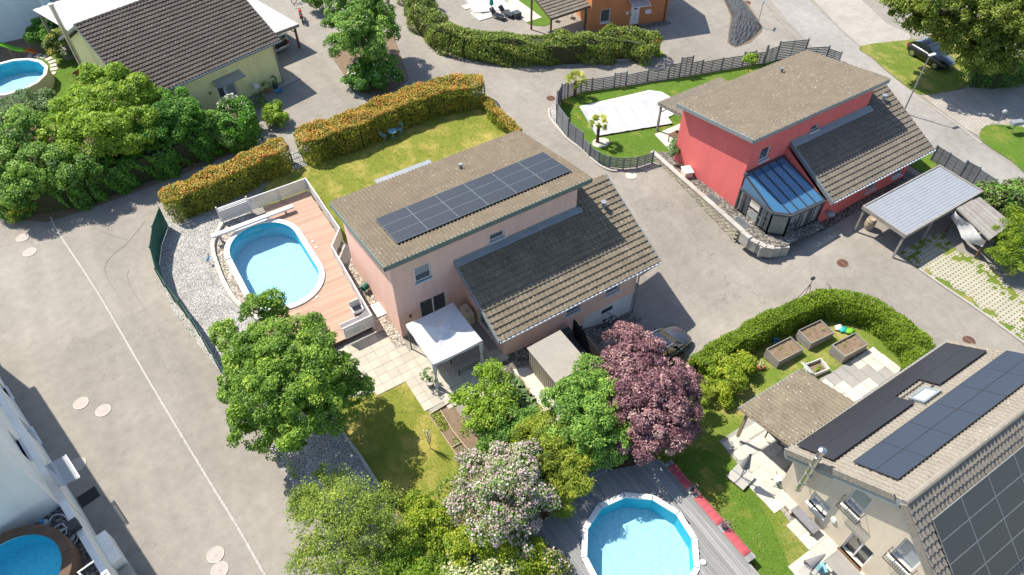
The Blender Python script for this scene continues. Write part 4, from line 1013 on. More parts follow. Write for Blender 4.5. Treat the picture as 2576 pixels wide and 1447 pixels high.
fl = MB(); fl.slab4((36.7, 22.85, e0+3.95*k+.16), (44.7, 22.85, e0+3.95*k+.16), (44.7, 23.29, e0+4.39*k+.14), (36.7, 23.29, e0+4.39*k+.14), .02); fl.box(36.7, 44.4, 23.26, 23.296, e0+4.4*k, e0+4.4*k+.22)
part('flashing', fl, 'zinc', roof)
vg = MB(); uu = 36.74
vg.add([(uu, 18.85, e0-.24), (uu+.09, 18.85, e0-.24), (uu+.09, top, e0+(top-18.85)*k-.24), (uu, top, e0+(top-18.85)*k-.24), (uu, 18.85, e0+.08), (uu+.09, 18.85, e0+.08), (uu+.09, top, e0+(top-18.85)*k+.08), (uu, top, e0+(top-18.85)*k+.08)], [(0, 3, 2, 1), (4, 5, 6, 7), (0, 1, 5, 4), (1, 2, 6, 5), (2, 3, 7, 6), (3, 0, 4, 7)])
part('verge', vg, 'zinc', roof); gutter(H, (36.85, 18.82, e0-.02), (47.4, 18.82, e0-.02), .06, 'white_paint')
vent(H, (46.2, 23.3, e0+4.4*k), h=.45, r=.13, m='grey_metal')
# covered terrace at the far end
ann = [PX(*T13(1092, 745), 2.45), PX(*T13(1510, 585), 2.45)]
y1 = ann[0].y; x0 = ann[0].x
an = MB(); an.slab4((x0, B1+.1, 3.0), (x0+6.4, B1+.1, 3.0), (x0+6.4, y1, 2.42), (x0, y1, 2.42), .16); ar = part('terrace_roof', an, 'wood_grey', H)
upa = Vector((0, B1+.1-y1, .58)); la = upa.length
roof_tiles(ar, (x0+6.4, y1, 2.42), (-1, 0, 0), upa, 6.4, la, .232, .40, 'tile_grey', limit=200)
pm = MB()
for uu in (x0+.15, x0+6.2): pm.box(uu-.07, uu+.07, y1-.35, y1-.21, 0, 2.33)
pm.beam((x0+.15, y1-.28, 1.7), (x0+.15, y1-.95, 2.4), .08, .08); part('terrace_post', pm, 'wood_grey', H)
ts = MB(); ts.prism([(33.4, 29.75), (38.0, 29.75), (38.0, 33.1), (33.9, 33.1)], 0, .06); part('terrace_slab', ts, 'slab_pale', H)
# sunroom: aluminium frame, big panes, glazed lean-to roof
S = part('sunroom', MB().box(32.7, 36.4, 23.1, 23.28, 3.12, 3.34), 'anthracite', H)
P1, P2, P3, P4 = (32.72, 23.2), (32.62, 20.22), (33.42, 19.42), (36.44, 19.25)
zb, ze, zt = -.15, 2.08, 3.22
def roofz(p): return ze if p[1] < 20.3 else ze+(p[1]-19.4)/(23.2-19.4)*(zt-ze)
fr = MB(); walls = [(P1, P2, 3), (P2, P3, 1), (P3, P4, 3)]
curt = MB()
for a, b, n in walls:
    a, b = Vector((*a, 0)), Vector((*b, 0))
    fr.beam((a.x, a.y, zb+.06), (b.x, b.y, zb+.06), .12, .14); fr.beam((a.x, a.y, ze), (b.x, b.y, ze), .16, .16)
    for q in range(n+1):
        c = a.lerp(b, q/n); fr.beam((c.x, c.y, zb), (c.x, c.y, ze), .09, .09, (1, 0, 0))
    for q in range(n):
        c, d = a.lerp(b, (q+.06)/n), a.lerp(b, (q+.94)/n); g = MB(); g.quad((c.x, c.y, zb+.12), (d.x, d.y, zb+.12), (d.x, d.y, ze-.07), (c.x, c.y, ze-.07)); part('pane', g, 'clear_glass', S)
        nn = Vector((-(b-a).y, (b-a).x, 0)).normalized()
        inn = nn if (Vector((35, 22, 0))-a).dot(nn) > 0 else -nn
        m = 14
        for w_ in range(m):
            if .36 < w_/m < .52 and n == 3: continue
            e1, e2 = c.lerp(d, w_/m)+inn*(.14+.05*(w_ % 2)), c.lerp(d, (w_+1)/m)+inn*(.14+.05*((w_+1) % 2)); curt.quad((e1.x, e1.y, zb+.1), (e2.x, e2.y, zb+.1), (e2.x, e2.y, ze-.08), (e1.x, e1.y, ze-.08))
part('frame', fr, 'anthracite', S); part('curtain', curt, 'canvas', S)
rb = MB(); tops = [(32.75, 23.12, zt), (33.3, 23.12, zt), (34.05, 23.12, zt), (34.8, 23.12, zt), (35.55, 23.12, zt), (36.3, 23.12, zt)]
bots = [(32.68, 20.25, ze+.06), (33.5, 19.48, ze+.06), (34.2, 19.42, ze+.06), (34.95, 19.38, ze+.06), (35.7, 19.34, ze+.06), (36.42, 19.3, ze+.06)]
for a, b in list(zip(tops, bots)): rb.beam(a, b, .07, .1)
rb.beam(bots[0], bots[1], .1, .1); rb.beam(bots[1], bots[5], .1, .1); rb.beam((32.7, 23.1, ze+.06), bots[0], .1, .1)
part('rafter', rb, 'dark_metal', S)
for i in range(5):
    g = MB(); g.quad(tops[i], bots[i], bots[i+1], tops[i+1]); part('roof_pane', g, 'painted_sky_glass', S)
g = MB(); g.quad((32.7, 23.1, ze+.06), bots[0], tops[0]); part('roof_pane', g, 'painted_sky_glass', S)
fl = MB(); fl.prism([(32.75, 23.2), (32.7, 20.3), (33.45, 19.5), (36.4, 19.3), (36.4, 23.2)], -.2, .02); part('sunroom_floor', fl, 'slab_grey', S)
wb = MB(); wb.box(32.68, 32.72, 20.4, 23.1, ze+.12, ze+.16)
# satellite-like wall hood at the wing's corner
hd = MB(); hd.lathe([(.02, 0), (.3, .04), (.32, .14), (.05, .24)], (37.2, 18.95, .75), 14); hd.tube([(37.2, 18.95, 0), (37.2, 18.95, .8)], .03); part('letter_drum', hd, 'grey_metal', H)
# ---------------------------------------------------------------- cream house, lower right
H = thing('cream_house', 'cream rendered house with long banks of solar panels and a round steel flue', 'house', (20, 2.4, 0))
G0, VE, VR, VF = 20.0, 7.3, 2.4, -4.2
zl_ = lambda v: 6.62-(v-VR)*.70                                   # roof top, garden side
zr_ = lambda v: 6.62-(VR-v)*.95                                   # roof top, street side
wm = MB(); th = .28
poly = [(6.95-6.95, -.1), (0, zl_(6.95)-th)]
w2 = lambda v: 6.95-v
wallpoly(wm, [(0, -.1), (w2(-3.4), -.1), (w2(-3.4), zr_(-3.4)-th), (w2(VR), 6.62-th), (0, zl_(6.95)-th)], (G0, 6.95, 0), -EY, -EX,
         [(w2(3.2), w2(2.0), .08, 1.8), (w2(4.22), w2(3.35), 2.95, 4.65), (w2(1.6), w2(.62), 2.65, 4.4), (w2(5.45), w2(4.45), .95, 1.95), (w2(-.2), w2(-1.1), .1, 1.8)], depth=.22)
wallpoly(wm, [(0, -.1), (11.4, -.1), (11.4, zl_(6.95)-th), (0, zl_(6.95)-th)], (G0, 6.95, 0), EX, EY)
wallpoly(wm, [(0, -.1), (11.4, -.1), (11.4, zr_(-3.4)-th), (0, zr_(-3.4)-th)], (G0, -3.4, 0), EX, -EY)
wallpoly(wm, [(0, -.1), (w2(-3.4), -.1), (w2(-3.4), zr_(-3.4)-th), (w2(VR), 6.62-th), (0, zl_(6.95)-th)], (31.4, 6.95, 0), -EY, EX)
part('wall', wm, 'stucco_cream', H)
window(H, (G0, 6.95, 0), -EY, -EX, w2(3.2), w2(2.0), .08, 1.8, split=2, sill='wood_brown', depth=.2, name='french_door', glassm='window_glass')
for v0, v1, z0, z1 in ((4.22, 3.35, 2.95, 4.65), (1.6, .62, 2.65, 4.4)):
    wd = window(H, (G0, 6.95, 0), -EY, -EX, w2(v0), w2(v1), z0, z1, depth=.2, glassm='roller_blind', sill='white_paint')
    rl = MB(); xx = G0-.30
    for z in (z0-.1, z0+.6): rl.tube([(xx, v0+.1, z), (xx, v1-.1, z)], .022, 6)
    for q in range(13):
        y = v0+.1+(v1-v0-.2)*q/12; rl.tube([(xx, y, z0-.1), (xx, y, z0+.6)], .011, 5)
    for y in (v0+.1, v1-.1):
        for z in (z0-.1, z0+.6): rl.tube([(xx, y, z), (G0, y, z)], .018, 5)
    part('balcony_rail', rl, 'dark_metal', H)
window(H, (G0, 6.95, 0), -EY, -EX, w2(5.45), w2(4.45), .95, 1.95, depth=.2, glassm='roller_blind')
window(H, (G0, 6.95, 0), -EY, -EX, w2(-.2), w2(-1.1), .1, 1.8, depth=.2, sill=None)
for v, z in ((4.1, 1.45), (.75, 1.3)):
    d = MB(); d.tube([(G0-.09, v, z), (G0+.02, v, z)], .14, 18); part('round_lamp', d, 'glow_white', H)
u0, u1 = 19.6, 31.8
rf = MB(); rf.slab4((u0, VR, 6.62), (u1, VR, 6.62), (u1, VE, zl_(VE)), (u0, VE, zl_(VE)), .2); rf.slab4((u0, VF, zr_(VF)), (u1, VF, zr_(VF)), (u1, VR-.002, 6.62), (u0, VR-.002, 6.62), .2)
roof = part('roof', rf, 'zinc', H)
ugl = Vector((0, -1, .70)).normalized(); Lg = (VE-VR)*math.sqrt(1.49); urr = Vector((0, 1, .95)).normalized(); Lr = (VR-VF)*math.sqrt(1+.95**2)
roof_tiles(roof, (u1, VE, zl_(VE)), (-1, 0, 0), ugl, u1-u0, Lg-.1, .24, .40, 'tile_cream_house', limit=220)
roof_tiles(roof, (u0, VF, zr_(VF)), EX, urr, u1-u0, Lr-.1, .24, .40, 'tile_cream_house', limit=300)
rc = MB(); rc.box(-.02, .43, -.16, .16, -.02, .06); rme = mesh_of(MB().tube([(0, 0, -.06), (.45, 0, -.03)], .15, 10), 'ridge_tile', 'tile_cream_house')
for q in range(27): sub('ridge_tile', rme, roof, Vector((u0+.45*q, VR, 6.66))-Vector(OFF[roof.name]))
vg = MB(); vt = MB(); vt.box(-.06, .03, 0, .42, -.24, .09); vme = mesh_of(vt, 'verge_tile', 'tile_cream_house')
for j in range(int(Lg/.43)): sub('verge_tile', vme, roof, Vector((u0, VE, zl_(VE)))+ugl*(j*.43)-Vector(OFF[roof.name]), (math.atan2(ugl.z, ugl.y), 0, 0))
for j in range(int(Lr/.43)): sub('verge_tile', vme, roof, Vector((u0, VF, zr_(VF)))+urr*(j*.43)-Vector(OFF[roof.name]), (math.atan2(urr.z, urr.y), 0, 0))
for (va, za, vb, zb_) in ((VE, zl_(VE), VR, 6.62), (VF, zr_(VF), VR, 6.62)):
    vg.beam((u0+.02, va, za-.3), (u0+.02, vb, zb_-.3), .05, .3)
part('verge_board', vg, 'zinc', roof)
gutter(roof, (u0, VE+.06, zl_(VE)-.04), (u1, VE+.06, zl_(VE)-.04), .075)
# solar banks
nl = Vector((0, .70, 1)).normalized()
p_a = plane_hit(*T34(330, 500), (u0, VR, 6.62+.12), nl)
PWl, PHh = 1.72, 1.02
p0 = Vector((31.25, p_a.y, zl_(p_a.y)))
lay_panels(H, p0, (-1, 0, 0), ugl, 6, 2, 1.86, 1.03, .008, skip=((2, 1),), cell='solar_cell_dark', frame='dark_metal', lift=.19)
p_b = plane_hit(*T34(695, 655), (u0, VR, 6.62+.12), nl)
lay_panels(H, Vector((31.6, p_b.y, zl_(p_b.y))), (-1, 0, 0), ugl, 6, 2, 1.86, 1.06, .008, cell='solar_cell_blue', frame='dark_metal', lift=.19)
nr = Vector((0, -.95, 1)).normalized(); p_c = plane_hit(*T34(1240, 1025), (u0, VR, 6.62+.12), nr)
lay_panels(H, Vector((p_c.x, p_c.y, zr_(p_c.y)))-urr*4*1.02, EX, urr, 6, 4, 1.8, 1.02, lift=.19)
# skylight
sp = plane_hit(*T34(1215, 165), (u0, VR, 6.62), nl); ez = math.atan2(.70, 1)
sk = MB(); c = Vector((sp.x, sp.y, zl_(sp.y)))
for a, b, d, e in ((-.62, .62, -.42, -.3), (-.62, .62, .3, .42), (-.62, -.5, -.3, .3), (.5, .62, -.3, .3)): 
    q = [c+EX*x-ugl*y+nl*h for h in (.02, .22) for x, y in ((a, d), (b, d), (b, e), (a, e))]; sk.add(q, [(0, 3, 2, 1), (4, 5, 6, 7), (0, 1, 5, 4), (1, 2, 6, 5), (2, 3, 7, 6), (3, 0, 4, 7)])
sky_ = part('skylight', sk, 'zinc', roof); g = MB(); g.quad(*[c+EX*x-ugl*y+nl*.18 for x, y in ((-.5, -.3), (.5, -.3), (.5, .3), (-.5, .3))]); part('pane', g, 'skylight_glass', sky_)
# steel flue outside the gable
fx, fy = PX(*T34(298, 822), 2.1).x, PX(*T34(298, 822), 2.1).y
fm = MB(); fm.lathe([(.13, 2.0), (.13, 5.0), (.15, 5.0), (.15, 5.06), (.13, 5.06), (.13, 5.5), (.17, 5.52), (.17, 5.68), (.05, 5.75)], (fx, fy, 0), 18); flue = part('flue', fm, 'chrome', H, smooth=False)
for z in (2.1, 2.7, 3.6, 4.3):
    fb = MB(); fb.lathe([(.142, z), (.142, z+.05)], (fx, fy, 0), 18)
    if z < 3: fb.beam((fx, fy, z+.02), (20.0, fy, z+.02), .05, .03)
    part('bracket', fb, 'zinc', flue)
def local_eye(loc, rz): return Matrix.Rotation(-rz, 3, 'Z') @ (Vector((0, 0, CAMZ))-Vector(loc))
# ---------------------------------------------------------------- yellow house, upper left
YA = R(14.2); YO = (12.52, 55.66, 0)
H = thing('yellow_house', 'pale yellow house with dark tiled roof and glazed front door canopy', 'house', YO, YA)
YM = Matrix.Translation(YO) @ Matrix.Rotation(YA, 4, 'Z')
yl = lambda p: YM.inverted() @ Vector(p)
eye = local_eye(YO, YA); xl, xr = -12.1, .25; ye, yr, ze_, zr2 = 0, 6.9, 3.9, 7.4
sl_ = (zr2-ze_)/(yr-ye); yw = .75; ywb = 13.0
wm = MB(); X = EX
wallpoly(wm, [(0, -.1), (11.4, -.6), (11.4, ze_-.15), (0, ze_-.15)], (xl+.5, yw, 0), EX, -EY, [(5.75, 7.35, .1, 2.15)])
for xx, nn in ((xl+.5, -EX), (-.2, EX)):
    wallpoly(wm, [(0, -.6), (ywb-yw, -.1), (ywb-yw, ze_-.15), (yr-yw, zr2-.35), (0, ze_+yw*sl_-.3)], (xx, yw, 0), EY, nn)
wallpoly(wm, [(0, -.1), (11.4, -.1), (11.4, ze_-.15), (0, ze_-.15)], (xl+.5, ywb, 0), EX, EY)
part('wall', wm, 'stucco_yellow', H)
window(H, (xl+.5, yw, 0), EX, -EY, 5.75, 6.35, .1, 2.15, sill=None, name='side_light'); window(H, (xl+.5, yw, 0), EX, -EY, 6.36, 7.35, .1, 2.15, sill=None, name='front_door', fw=.12, glassm='roller_blind')
cn = MB(); q = [(-6.1, yw, 2.62), (-3.6, yw, 2.62), (-3.6, yw-1.0, 2.42), (-6.1, yw-1.0, 2.42)]; cn.slab4(*q[::-1], .03); cnp = part('door_canopy', cn, 'canopy_glass', H)
b = MB()
for x in (-6.0, -3.7): b.beam((x, yw, 2.2), (x, yw-.95, 2.4), .04, .05)
b.beam((-6.1, yw-1.0, 2.42), (-3.6, yw-1.0, 2.42), .05, .06); part('bracket', b, 'zinc', cnp)
lm = MB(); lm.lathe([(.05, 0), (.08, .06), (.08, .18), (.03, .24)], (-6.5, yw-.1, 1.7), 10); part('wall_lamp', lm, 'rust_iron', H)
bx = MB(); bx.box(-3.1, -2.7, yw-.75, yw-.4, .85, 1.15); bx.tube([(-2.9, yw-.55, 0), (-2.9, yw-.55, .86)], .03); part('letter_box', bx, 'white_paint', H)
rf = MB(); rf.slab4((xl, ye, ze_), (xr, ye, ze_), (xr, yr, zr2), (xl, yr, zr2), .2); rf.slab4((xl, yr+.002, zr2), (xr, yr+.002, zr2), (xr, 13.6, ze_), (xl, 13.6, ze_), .2)
roof = part('roof', rf, 'zinc', H)
upy = Vector((0, yr, zr2-ze_)); roof_tiles(roof, (xl, ye, ze_), EX, upy, xr-xl, upy.length-.05, .275, .345, 'tile_dark', eye=eye)
rme = mesh_of(MB().tube([(0, 0, -.06), (.45, 0, -.03)], .14, 10), 'ridge_tile', 'tile_dark')
for q in range(27): sub('ridge_tile', rme, roof, (xl+.45*q, yr, zr2+.03))
gutter(roof, (xl, ye-.06, ze_-.04), (xr, ye-.06, ze_-.04), .07); downpipe(roof, [(-.15, -.05, ze_-.1), (-.15, yw-.08, ze_-.6), (-.15, yw-.08, -.3)], .05)
fm = MB(); fm.tube([(xl+.45, 6.5, 2.2), (xl-.35, 7.2, 3.0), (xl-.45, 8.4, 3.4), (xl-.45, 8.4, 8.6)], .16, 14); fm.lathe([(.19, 8.55), (.19, 8.75)], (xl-.45, 8.4, 0), 14); part('flue', fm, 'chrome', H)
sw = MB(); sw.box(-8.0, -7.85, yw-.06, yw-.004, 1.2, 1.5); part('bell_panel', sw, 'white_paint', H)
# carport at its right end
cpx = thing('carport', 'white boarded carport roof beside the yellow house with brown post', 'carport', YO, YA)
cm = MB(); cm.slab4((.6, 4.3, 2.25), (4.45, 4.05, 2.2), (4.6, 14, 2.3), (.6, 14, 2.35), .2); cr = part('roof', cm, 'wood_grey', cpx)
bd = MB(); bd.box(.005, .225, 0, 9.6, 0, .03); bme = mesh_of(bd, 'roof_board', 'light_roof')
for q in range(15): sub('roof_board', bme, cr, (.62+q*.256, 4.3-q*.016, 2.275-.003*q), (.008, 0, 0), (1.08, 1, 1))
for (x, y) in ((4.15, 4.4), (4.2, 9), (4.2, 13.5)):
    pm = MB(); pm.box(x-.08, x+.08, y-.08, y+.08, 0, 2.04); pm.beam((x, y+.05, 1.45), (x-.6, y+.05, 2.03), .09, .09); part('post', pm, 'wood_brown', cpx)
pm = MB(); pm.beam((4.2, 4.3, 1.98), (4.25, 14, 2.04), .1, .14); part('beam', pm, 'wood_brown', cpx)
# corrugated canopy behind the ridge
cb = thing('canopy_roof', 'white corrugated canopy roof behind the yellow house ridge', 'canopy', YO, YA)
cm = MB(); n = 40
vs = []
for q in range(n+1): vs += [(-11.6+q*.3, 8.2, 5.6+.04*(q % 2)), (-11.6+q*.3, 19.5, 4.2+.04*(q % 2))]
cm.add(vs, [(2*i, 2*i+2, 2*i+3, 2*i+1) for i in range(n)]); part('sheet', cm, 'light_roof', cb)
pm = MB(); pm.box(-11.4, -11.2, 19.0, 19.2, 0, 4.2); part('post', pm, 'wood_grey', cb); pm = MB(); pm.box(-.2, 0, 19.0, 19.2, 0, 4.2); part('post', pm, 'wood_grey', cb)
# ---------------------------------------------------------------- orange house, top
OA = R(-16.7); OO = (39.31, 48.84, 0)
H = thing('orange_house', 'orange rendered house with white front door behind the long clipped hedge', 'house', OO, OA)
eye = local_eye(OO, OA)
wm = MB(); wallpoly(wm, [(0, -.1), (7.7, -.1), (7.7, 5), (0, 5)], (0, 0, 0), EX, -EY, [(.95, 1.92, .72, 2.0), (3.95, 4.88, .12, 2.2)])
wallpoly(wm, [(0, -.1), (8, -.1), (8, 5), (0, 5)], (0, 0, 0), EY, -EX, [(.9, 1.6, .1, 2.0)]); wallpoly(wm, [(0, -.1), (8, -.1), (8, 5), (0, 5)], (7.7, 0, 0), EY, EX); wallpoly(wm, [(0, -.1), (7.7, -.1), (7.7, 5), (0, 5)], (0, 8, 0), EX, EY)
part('wall', wm, 'stucco_orange', H)
window(H, (0, 0, 0), EX, -EY, .95, 1.92, .72, 2.0, split=1); window(H, (0, 0, 0), EY, -EX, .9, 1.6, .1, 2.0, sill=None, frame='dark_metal')
d = MB(); d.box(3.95, 4.88, .05, .12, .12, 2.2); dr = part('front_door', d, 'white_paint', H)
g = MB(); g.tube([(4.42, .02, 1.75), (4.42, .06, 1.75)], .2, 18); part('round_light', g, 'car_glass', dr)
for q in range(6):
    g = MB(); g.box(4.40, 4.45, .03, .06, .55+q*.15, .62+q*.15); part('square_light', g, 'car_glass', dr)
g = MB(); g.box(4.02, 4.06, -.02, .05, 1.0, 1.3); part('handle', g, 'chrome', dr)
g = MB(); g.slab4((3.6, -1.1, 2.35), (5.4, -1.1, 2.35), (5.4, 0, 2.6), (3.6, 0, 2.6), .03); c_ = part('door_canopy', g, 'canopy_glass', H)
g = MB(); g.beam((3.6, -1.1, 2.35), (5.4, -1.1, 2.35), .05, .05); g.beam((5.35, -1.1, 2.35), (5.35, 0, 2.6), .04, .04); g.beam((3.65, -1.1, 2.35), (3.65, 0, 2.6), .04, .04); part('canopy_rail', g, 'white_paint', c_)
g = MB(); g.box(5.4, 6.0, -.06, -.004, 1.0, 1.4); part('letter_box', g, 'white_paint', H)
g = MB(); g.box(3.5, 3.68, -.05, -.004, 1.2, 1.5); part('bell_panel', g, 'white_paint', H)
rf = MB(); rf.slab4((-.5, -.5, 5.1), (8.2, -.5, 5.1), (8.2, 4, 7.2), (-.5, 4, 7.2), .2); rf.slab4((-.5, 4.002, 7.2), (8.2, 4.002, 7.2), (8.2, 8.5, 5.1), (-.5, 8.5, 5.1), .2); part('roof', rf, 'tile_grey', H)
downpipe(H, [(7.45, -.08, 5), (7.45, -.08, 0)], .05, 'dark_metal')
s = MB(); s.prism([(4.5, -.9), (7.9, -.7), (7.9, -.05), (4.5, -.05)], 0, .05); part('stone_strip', s, 'dark_gravel', H)
# tiled terrace roof on its left
q = [PX(*T13(320, 140), 2.4), PX(*T13(605, 45), 2.4)]
TR = thing('terrace_canopy', 'weathered tiled terrace roof on brown posts left of the orange house', 'canopy', (q[0].x, q[0].y, 0))
dx = Vector((q[1].x-q[0].x, q[1].y-q[0].y, 0)); Lx = dx.length; dx.normalize(); ny = Vector((-dx.y, dx.x, 0)); p0 = Vector((q[0].x, q[0].y, 2.4)); upv = (ny*4.6+EZ*1.5)
m = MB(); m.slab4(p0, p0+dx*Lx, p0+dx*Lx+upv, p0+upv, .14); tr = part('roof', m, 'wood_brown', TR)
roof_tiles(tr, p0, dx, upv, Lx, upv.length, .25, .38, 'tile_grey', limit=220)
for a, b_ in ((.12, .12), (.12, 3.2), (Lx-.4, .12)):
    c = p0+dx*a+ny*b_; m = MB(); m.box(c.x-.07, c.x+.07, c.y-.07, c.y+.07, 0, 2.3+b_*.32); part('post', m, 'wood_brown', TR)
# ---------------------------------------------------------------- white block, lower left, with a raised terrace
WK = Vector((-9.87, 23.44, 0)); WE = Vector((-.215, .977, 0)).normalized(); WN = Vector((WE.y, -WE.x, 0)); ang = math.atan2(WN.y, WN.x)   # local x points to the street
H = thing('white_apartment_block', 'white rendered block with a glass door canopy at the lower left edge', 'building', WK, ang)
wm = MB()
wallpoly(wm, [(0, 2.2), (16, 2.2), (16, 8.2), (0, 8.2)], (0, 0, 0), EY, EX, [(2.6, 4.2, 3.1, 4.1), (6.8, 7.8, 3.1, 4.0), (10, 11.6, 3.1, 4.1)], depth=.25)
wallpoly(wm, [(0, 0), (16, 0), (16, 8.2), (0, 8.2)], (-12, 0, 0), EY, -EX); wallpoly(wm, [(0, 0), (12, 0), (12, 8.2), (0, 8.2)], (-12, 0, 0), EX, -EY); wallpoly(wm, [(0, 0), (12, 0), (12, 8.2), (0, 8.2)], (-12, 16, 0), EX, EY)
part('wall', wm, 'stucco_white', H)
wm = MB(); wallpoly(wm, [(0, 0), (16, 0), (16, 2.2), (0, 2.2)], (.32, 0, 0), EY, EX, [(2.8, 3.6, .9, 1.6), (5.6, 6.9, .6, 1.8), (9.4, 10.4, .7, 1.7)], depth=.25); wm.quad((0, 0, 2.2), (.32, 0, 2.2), (.32, 16, 2.2), (0, 16, 2.2)); wm.quad((0, 0, 0), (.32, 0, 0), (.32, 0, 2.2), (0, 0, 2.2))
part('ground_floor_wall', wm, 'stucco_white', H)
for a0, a1, z0, z1 in ((2.6, 4.2, 3.1, 4.1), (6.8, 7.8, 3.1, 4.0), (10, 11.6, 3.1, 4.1)): window(H, (0, 0, 0), EY, EX, a0, a1, z0, z1, depth=.22)
for a0, a1, z0, z1 in ((2.8, 3.6, .9, 1.6), (5.6, 6.9, .6, 1.8), (9.4, 10.4, .7, 1.7)): window(H, (.32, 0, 0), EY, EX, a0, a1, z0, z1, depth=.22)
m = MB(); m.box(-12.2, .2, -.1, 16.2, 8.2, 8.5); part('roof', m, 'zinc', H)
m = MB(); m.slab4((.33, .6, 2.75), (1.25, .55, 2.6), (1.25, 2.2, 2.6), (.33, 2.2, 2.75), .03); c_ = part('door_canopy', m, 'canopy_glass', H)
b = MB(); b.beam((1.25, .55, 2.6), (1.25, 2.2, 2.6), .05, .05); b.beam((.33, .75, 2.70), (1.25, .75, 2.57), .04, .05); b.beam((.33, 2.0, 2.70), (1.25, 2.0, 2.57), .04, .05); part('canopy_rail', b, 'white_paint', c_)
lm = MB(); lm.box(.34, .48, 2.5, 2.7, 1.9, 2.15); part('wall_lamp', lm, 'dark_metal', H)
W = Matrix.Translation(WK) @ Matrix.Rotation(ang, 4, 'Z')
TT = thing('raised_terrace', 'raised pebble terrace with low white wall beside the wooden round pool', 'terrace', WK, ang)
m = MB(); m.box(-12, .02, -14, -.02, 0, 2.3); part('base', m, 'dark_gravel', TT)
m = MB(); m.box(.025, .30, -14, -.02, 0, 2.55); part('parapet', m, 'stucco_white', TT)
m = MB(); m.box(.31, .8, -3.4, -1.6, 0, 1.0); part('street_planter', m, 'stucco_white', TT); m = MB(); m.box(.31, .85, -6.5, -3.6, 0, .5); part('street_planter', m, 'concrete', TT)
m = MB(); m.box(-.1, .34, -1.95, -1.45, 2.56, 2.9); part('letter_box', m, 'dark_metal', TT)
m = MB()
for z in (2.75, 3.15): m.beam((-.5, -6.2, z), (-.5, -4.2, z), .05, .05)
for y in (-6.2, -5.2, -4.2): m.beam((-.5, y, 2.3), (-.5, y, 3.2), .05, .05, (1, 0, 0))
m.beam((-.55, -4.2, 3.17), (.15, -4.2, 3.17), .05, .05); part('railing', m, 'white_paint', TT)
one('door_mat', MB().box(-.45, .45, -.35, .35, 0, .02), 'rubber', 'black rubber mat on tarmac in the white block shade', 'door mat').matrix_world = Matrix.Translation(PG(*T31(640, 880), .012)) @ Matrix.Rotation(ang, 4, 'Z')
# ---------------------------------------------------------------- pale blue house, top left
H = thing('blue_house', 'pale blue rendered house end wall at the top left corner', 'house', (-2.9, 76.3, 0), R(-5))
wm = MB(); wallpoly(wm, [(0, -.1), (10, -.1), (10, 6), (0, 6)], (-10, 0, 0), EX, -EY, [(4.4, 5.4, 1.2, 2.2)]); wallpoly(wm, [(0, -.1), (8, -.1), (8, 6), (0, 6)], (0, 0, 0), EY, EX); wallpoly(wm, [(0, -.1), (8, -.1), (8, 6), (0, 6)], (-10, 0, 0), EY, -EX); wallpoly(wm, [(0, -.1), (10, -.1), (10, 6), (0, 6)], (-10, 8, 0), EX, EY)
part('wall', wm, 'stucco_blue', H); window(H, (-10, 0, 0), EX, -EY, 4.4, 5.4, 1.2, 2.2)
m = MB(); m.slab4((-10.4, -.5, 6), (.4, -.5, 6), (.4, 8.5, 7), (-10.4, 8.5, 7), .2); part('roof', m, 'tile_dark', H)
ST = thing('outdoor_steps', 'grey stone steps climbing beside the pale blue house', 'steps', (-2.6, 75.5, 0), R(-5))
for q in range(8):
    m = MB(); m.box(.1, 1.9, q*.55, q*.55+.54, 0, .17*(q+1)); part('step', m, 'slab_grey', ST)
m = MB(); m.beam((2.0, 0, .9), (2.0, 4.3, 2.3), .05, .06); part('handrail', m, 'zinc', ST)
# ---------------------------------------------------------------- red house carport (standing-seam roof) and old wood store
zc = 2.05
c4 = [PX(2173, 518.3, zc), PX(2277.3, 593.1, zc), PX(2470.3, 483.4, zc), PX(2366, 415.6, zc)]
cx0 = (c4[0].x+c4[1].x)/2; cx1 = (c4[2].x+c4[3].x)/2; cy0 = (c4[1].y+c4[2].y)/2; cy1 = (c4[0].y+c4[3].y)/2
C = thing('carport', 'grey ribbed metal carport on slim posts by the driveway', 'carport', (cx0, cy0, 0))
m = MB(); m.box(cx0+.06, cx1-.06, cy0+.06, cy1-.06, zc-.08, zc-.03); cr = part('roof', m, 'carport_roof', C)
wv = (cy1-cy0-.16)/14; sm_ = MB(); sm_.box(0, cx1-cx0-.14, .012, wv-.012, 0, .02); sm_.box(0, cx1-cx0-.14, wv-.012, wv+.012, 0, .035); sme = mesh_of(sm_, 'roof_sheet', 'carport_roof')
for q in range(14): sub('roof_sheet', sme, cr, (.07, .08+q*wv, zc-.03))
m = MB(); b = .1
m.box(cx0-.04, cx1+.04, cy0-.04, cy0+.055, zc-.22, zc+.05); m.box(cx0-.04, cx1+.04, cy1-.055, cy1+.04, zc-.22, zc+.05); m.box(cx0-.04, cx0+.055, cy0+.056, cy1-.056, zc-.22, zc+.05); m.box(cx1-.055, cx1+.04, cy0+.056, cy1-.056, zc-.22, zc+.05); part('fascia', m, 'wood_grey', C)
for x in (cx0+.12, (cx0+cx1)/2-.9, cx1-.2):
    for y in (cy0+.12, cy1-.12):
        m = MB(); m.box(x-.06, x+.06, y-.06, y+.06, gz(x, y), zc-.2); part('post', m, 'wood_grey', C)
zc2 = 2.0
c4 = [PX(*p, zc2) for p in t(T24, (1440, 160), (1690, 370), (1850, 265), (1600, 90))]
Wd = thing('wood_store', 'leaning wood store with grey boarded roof and torn white plastic sheet', 'shed', ((c4[0].x+c4[2].x)/2, (c4[0].y+c4[2].y)/2, 0))
a, b_, c_, d_ = (Vector((p.x, p.y, z)) for p, z in zip(c4, (2.0, 1.8, 1.95, 2.15)))
m = MB(); m.slab4(b_, c_, d_, a, .06); wr = part('roof', m, 'wood_grey', Wd)
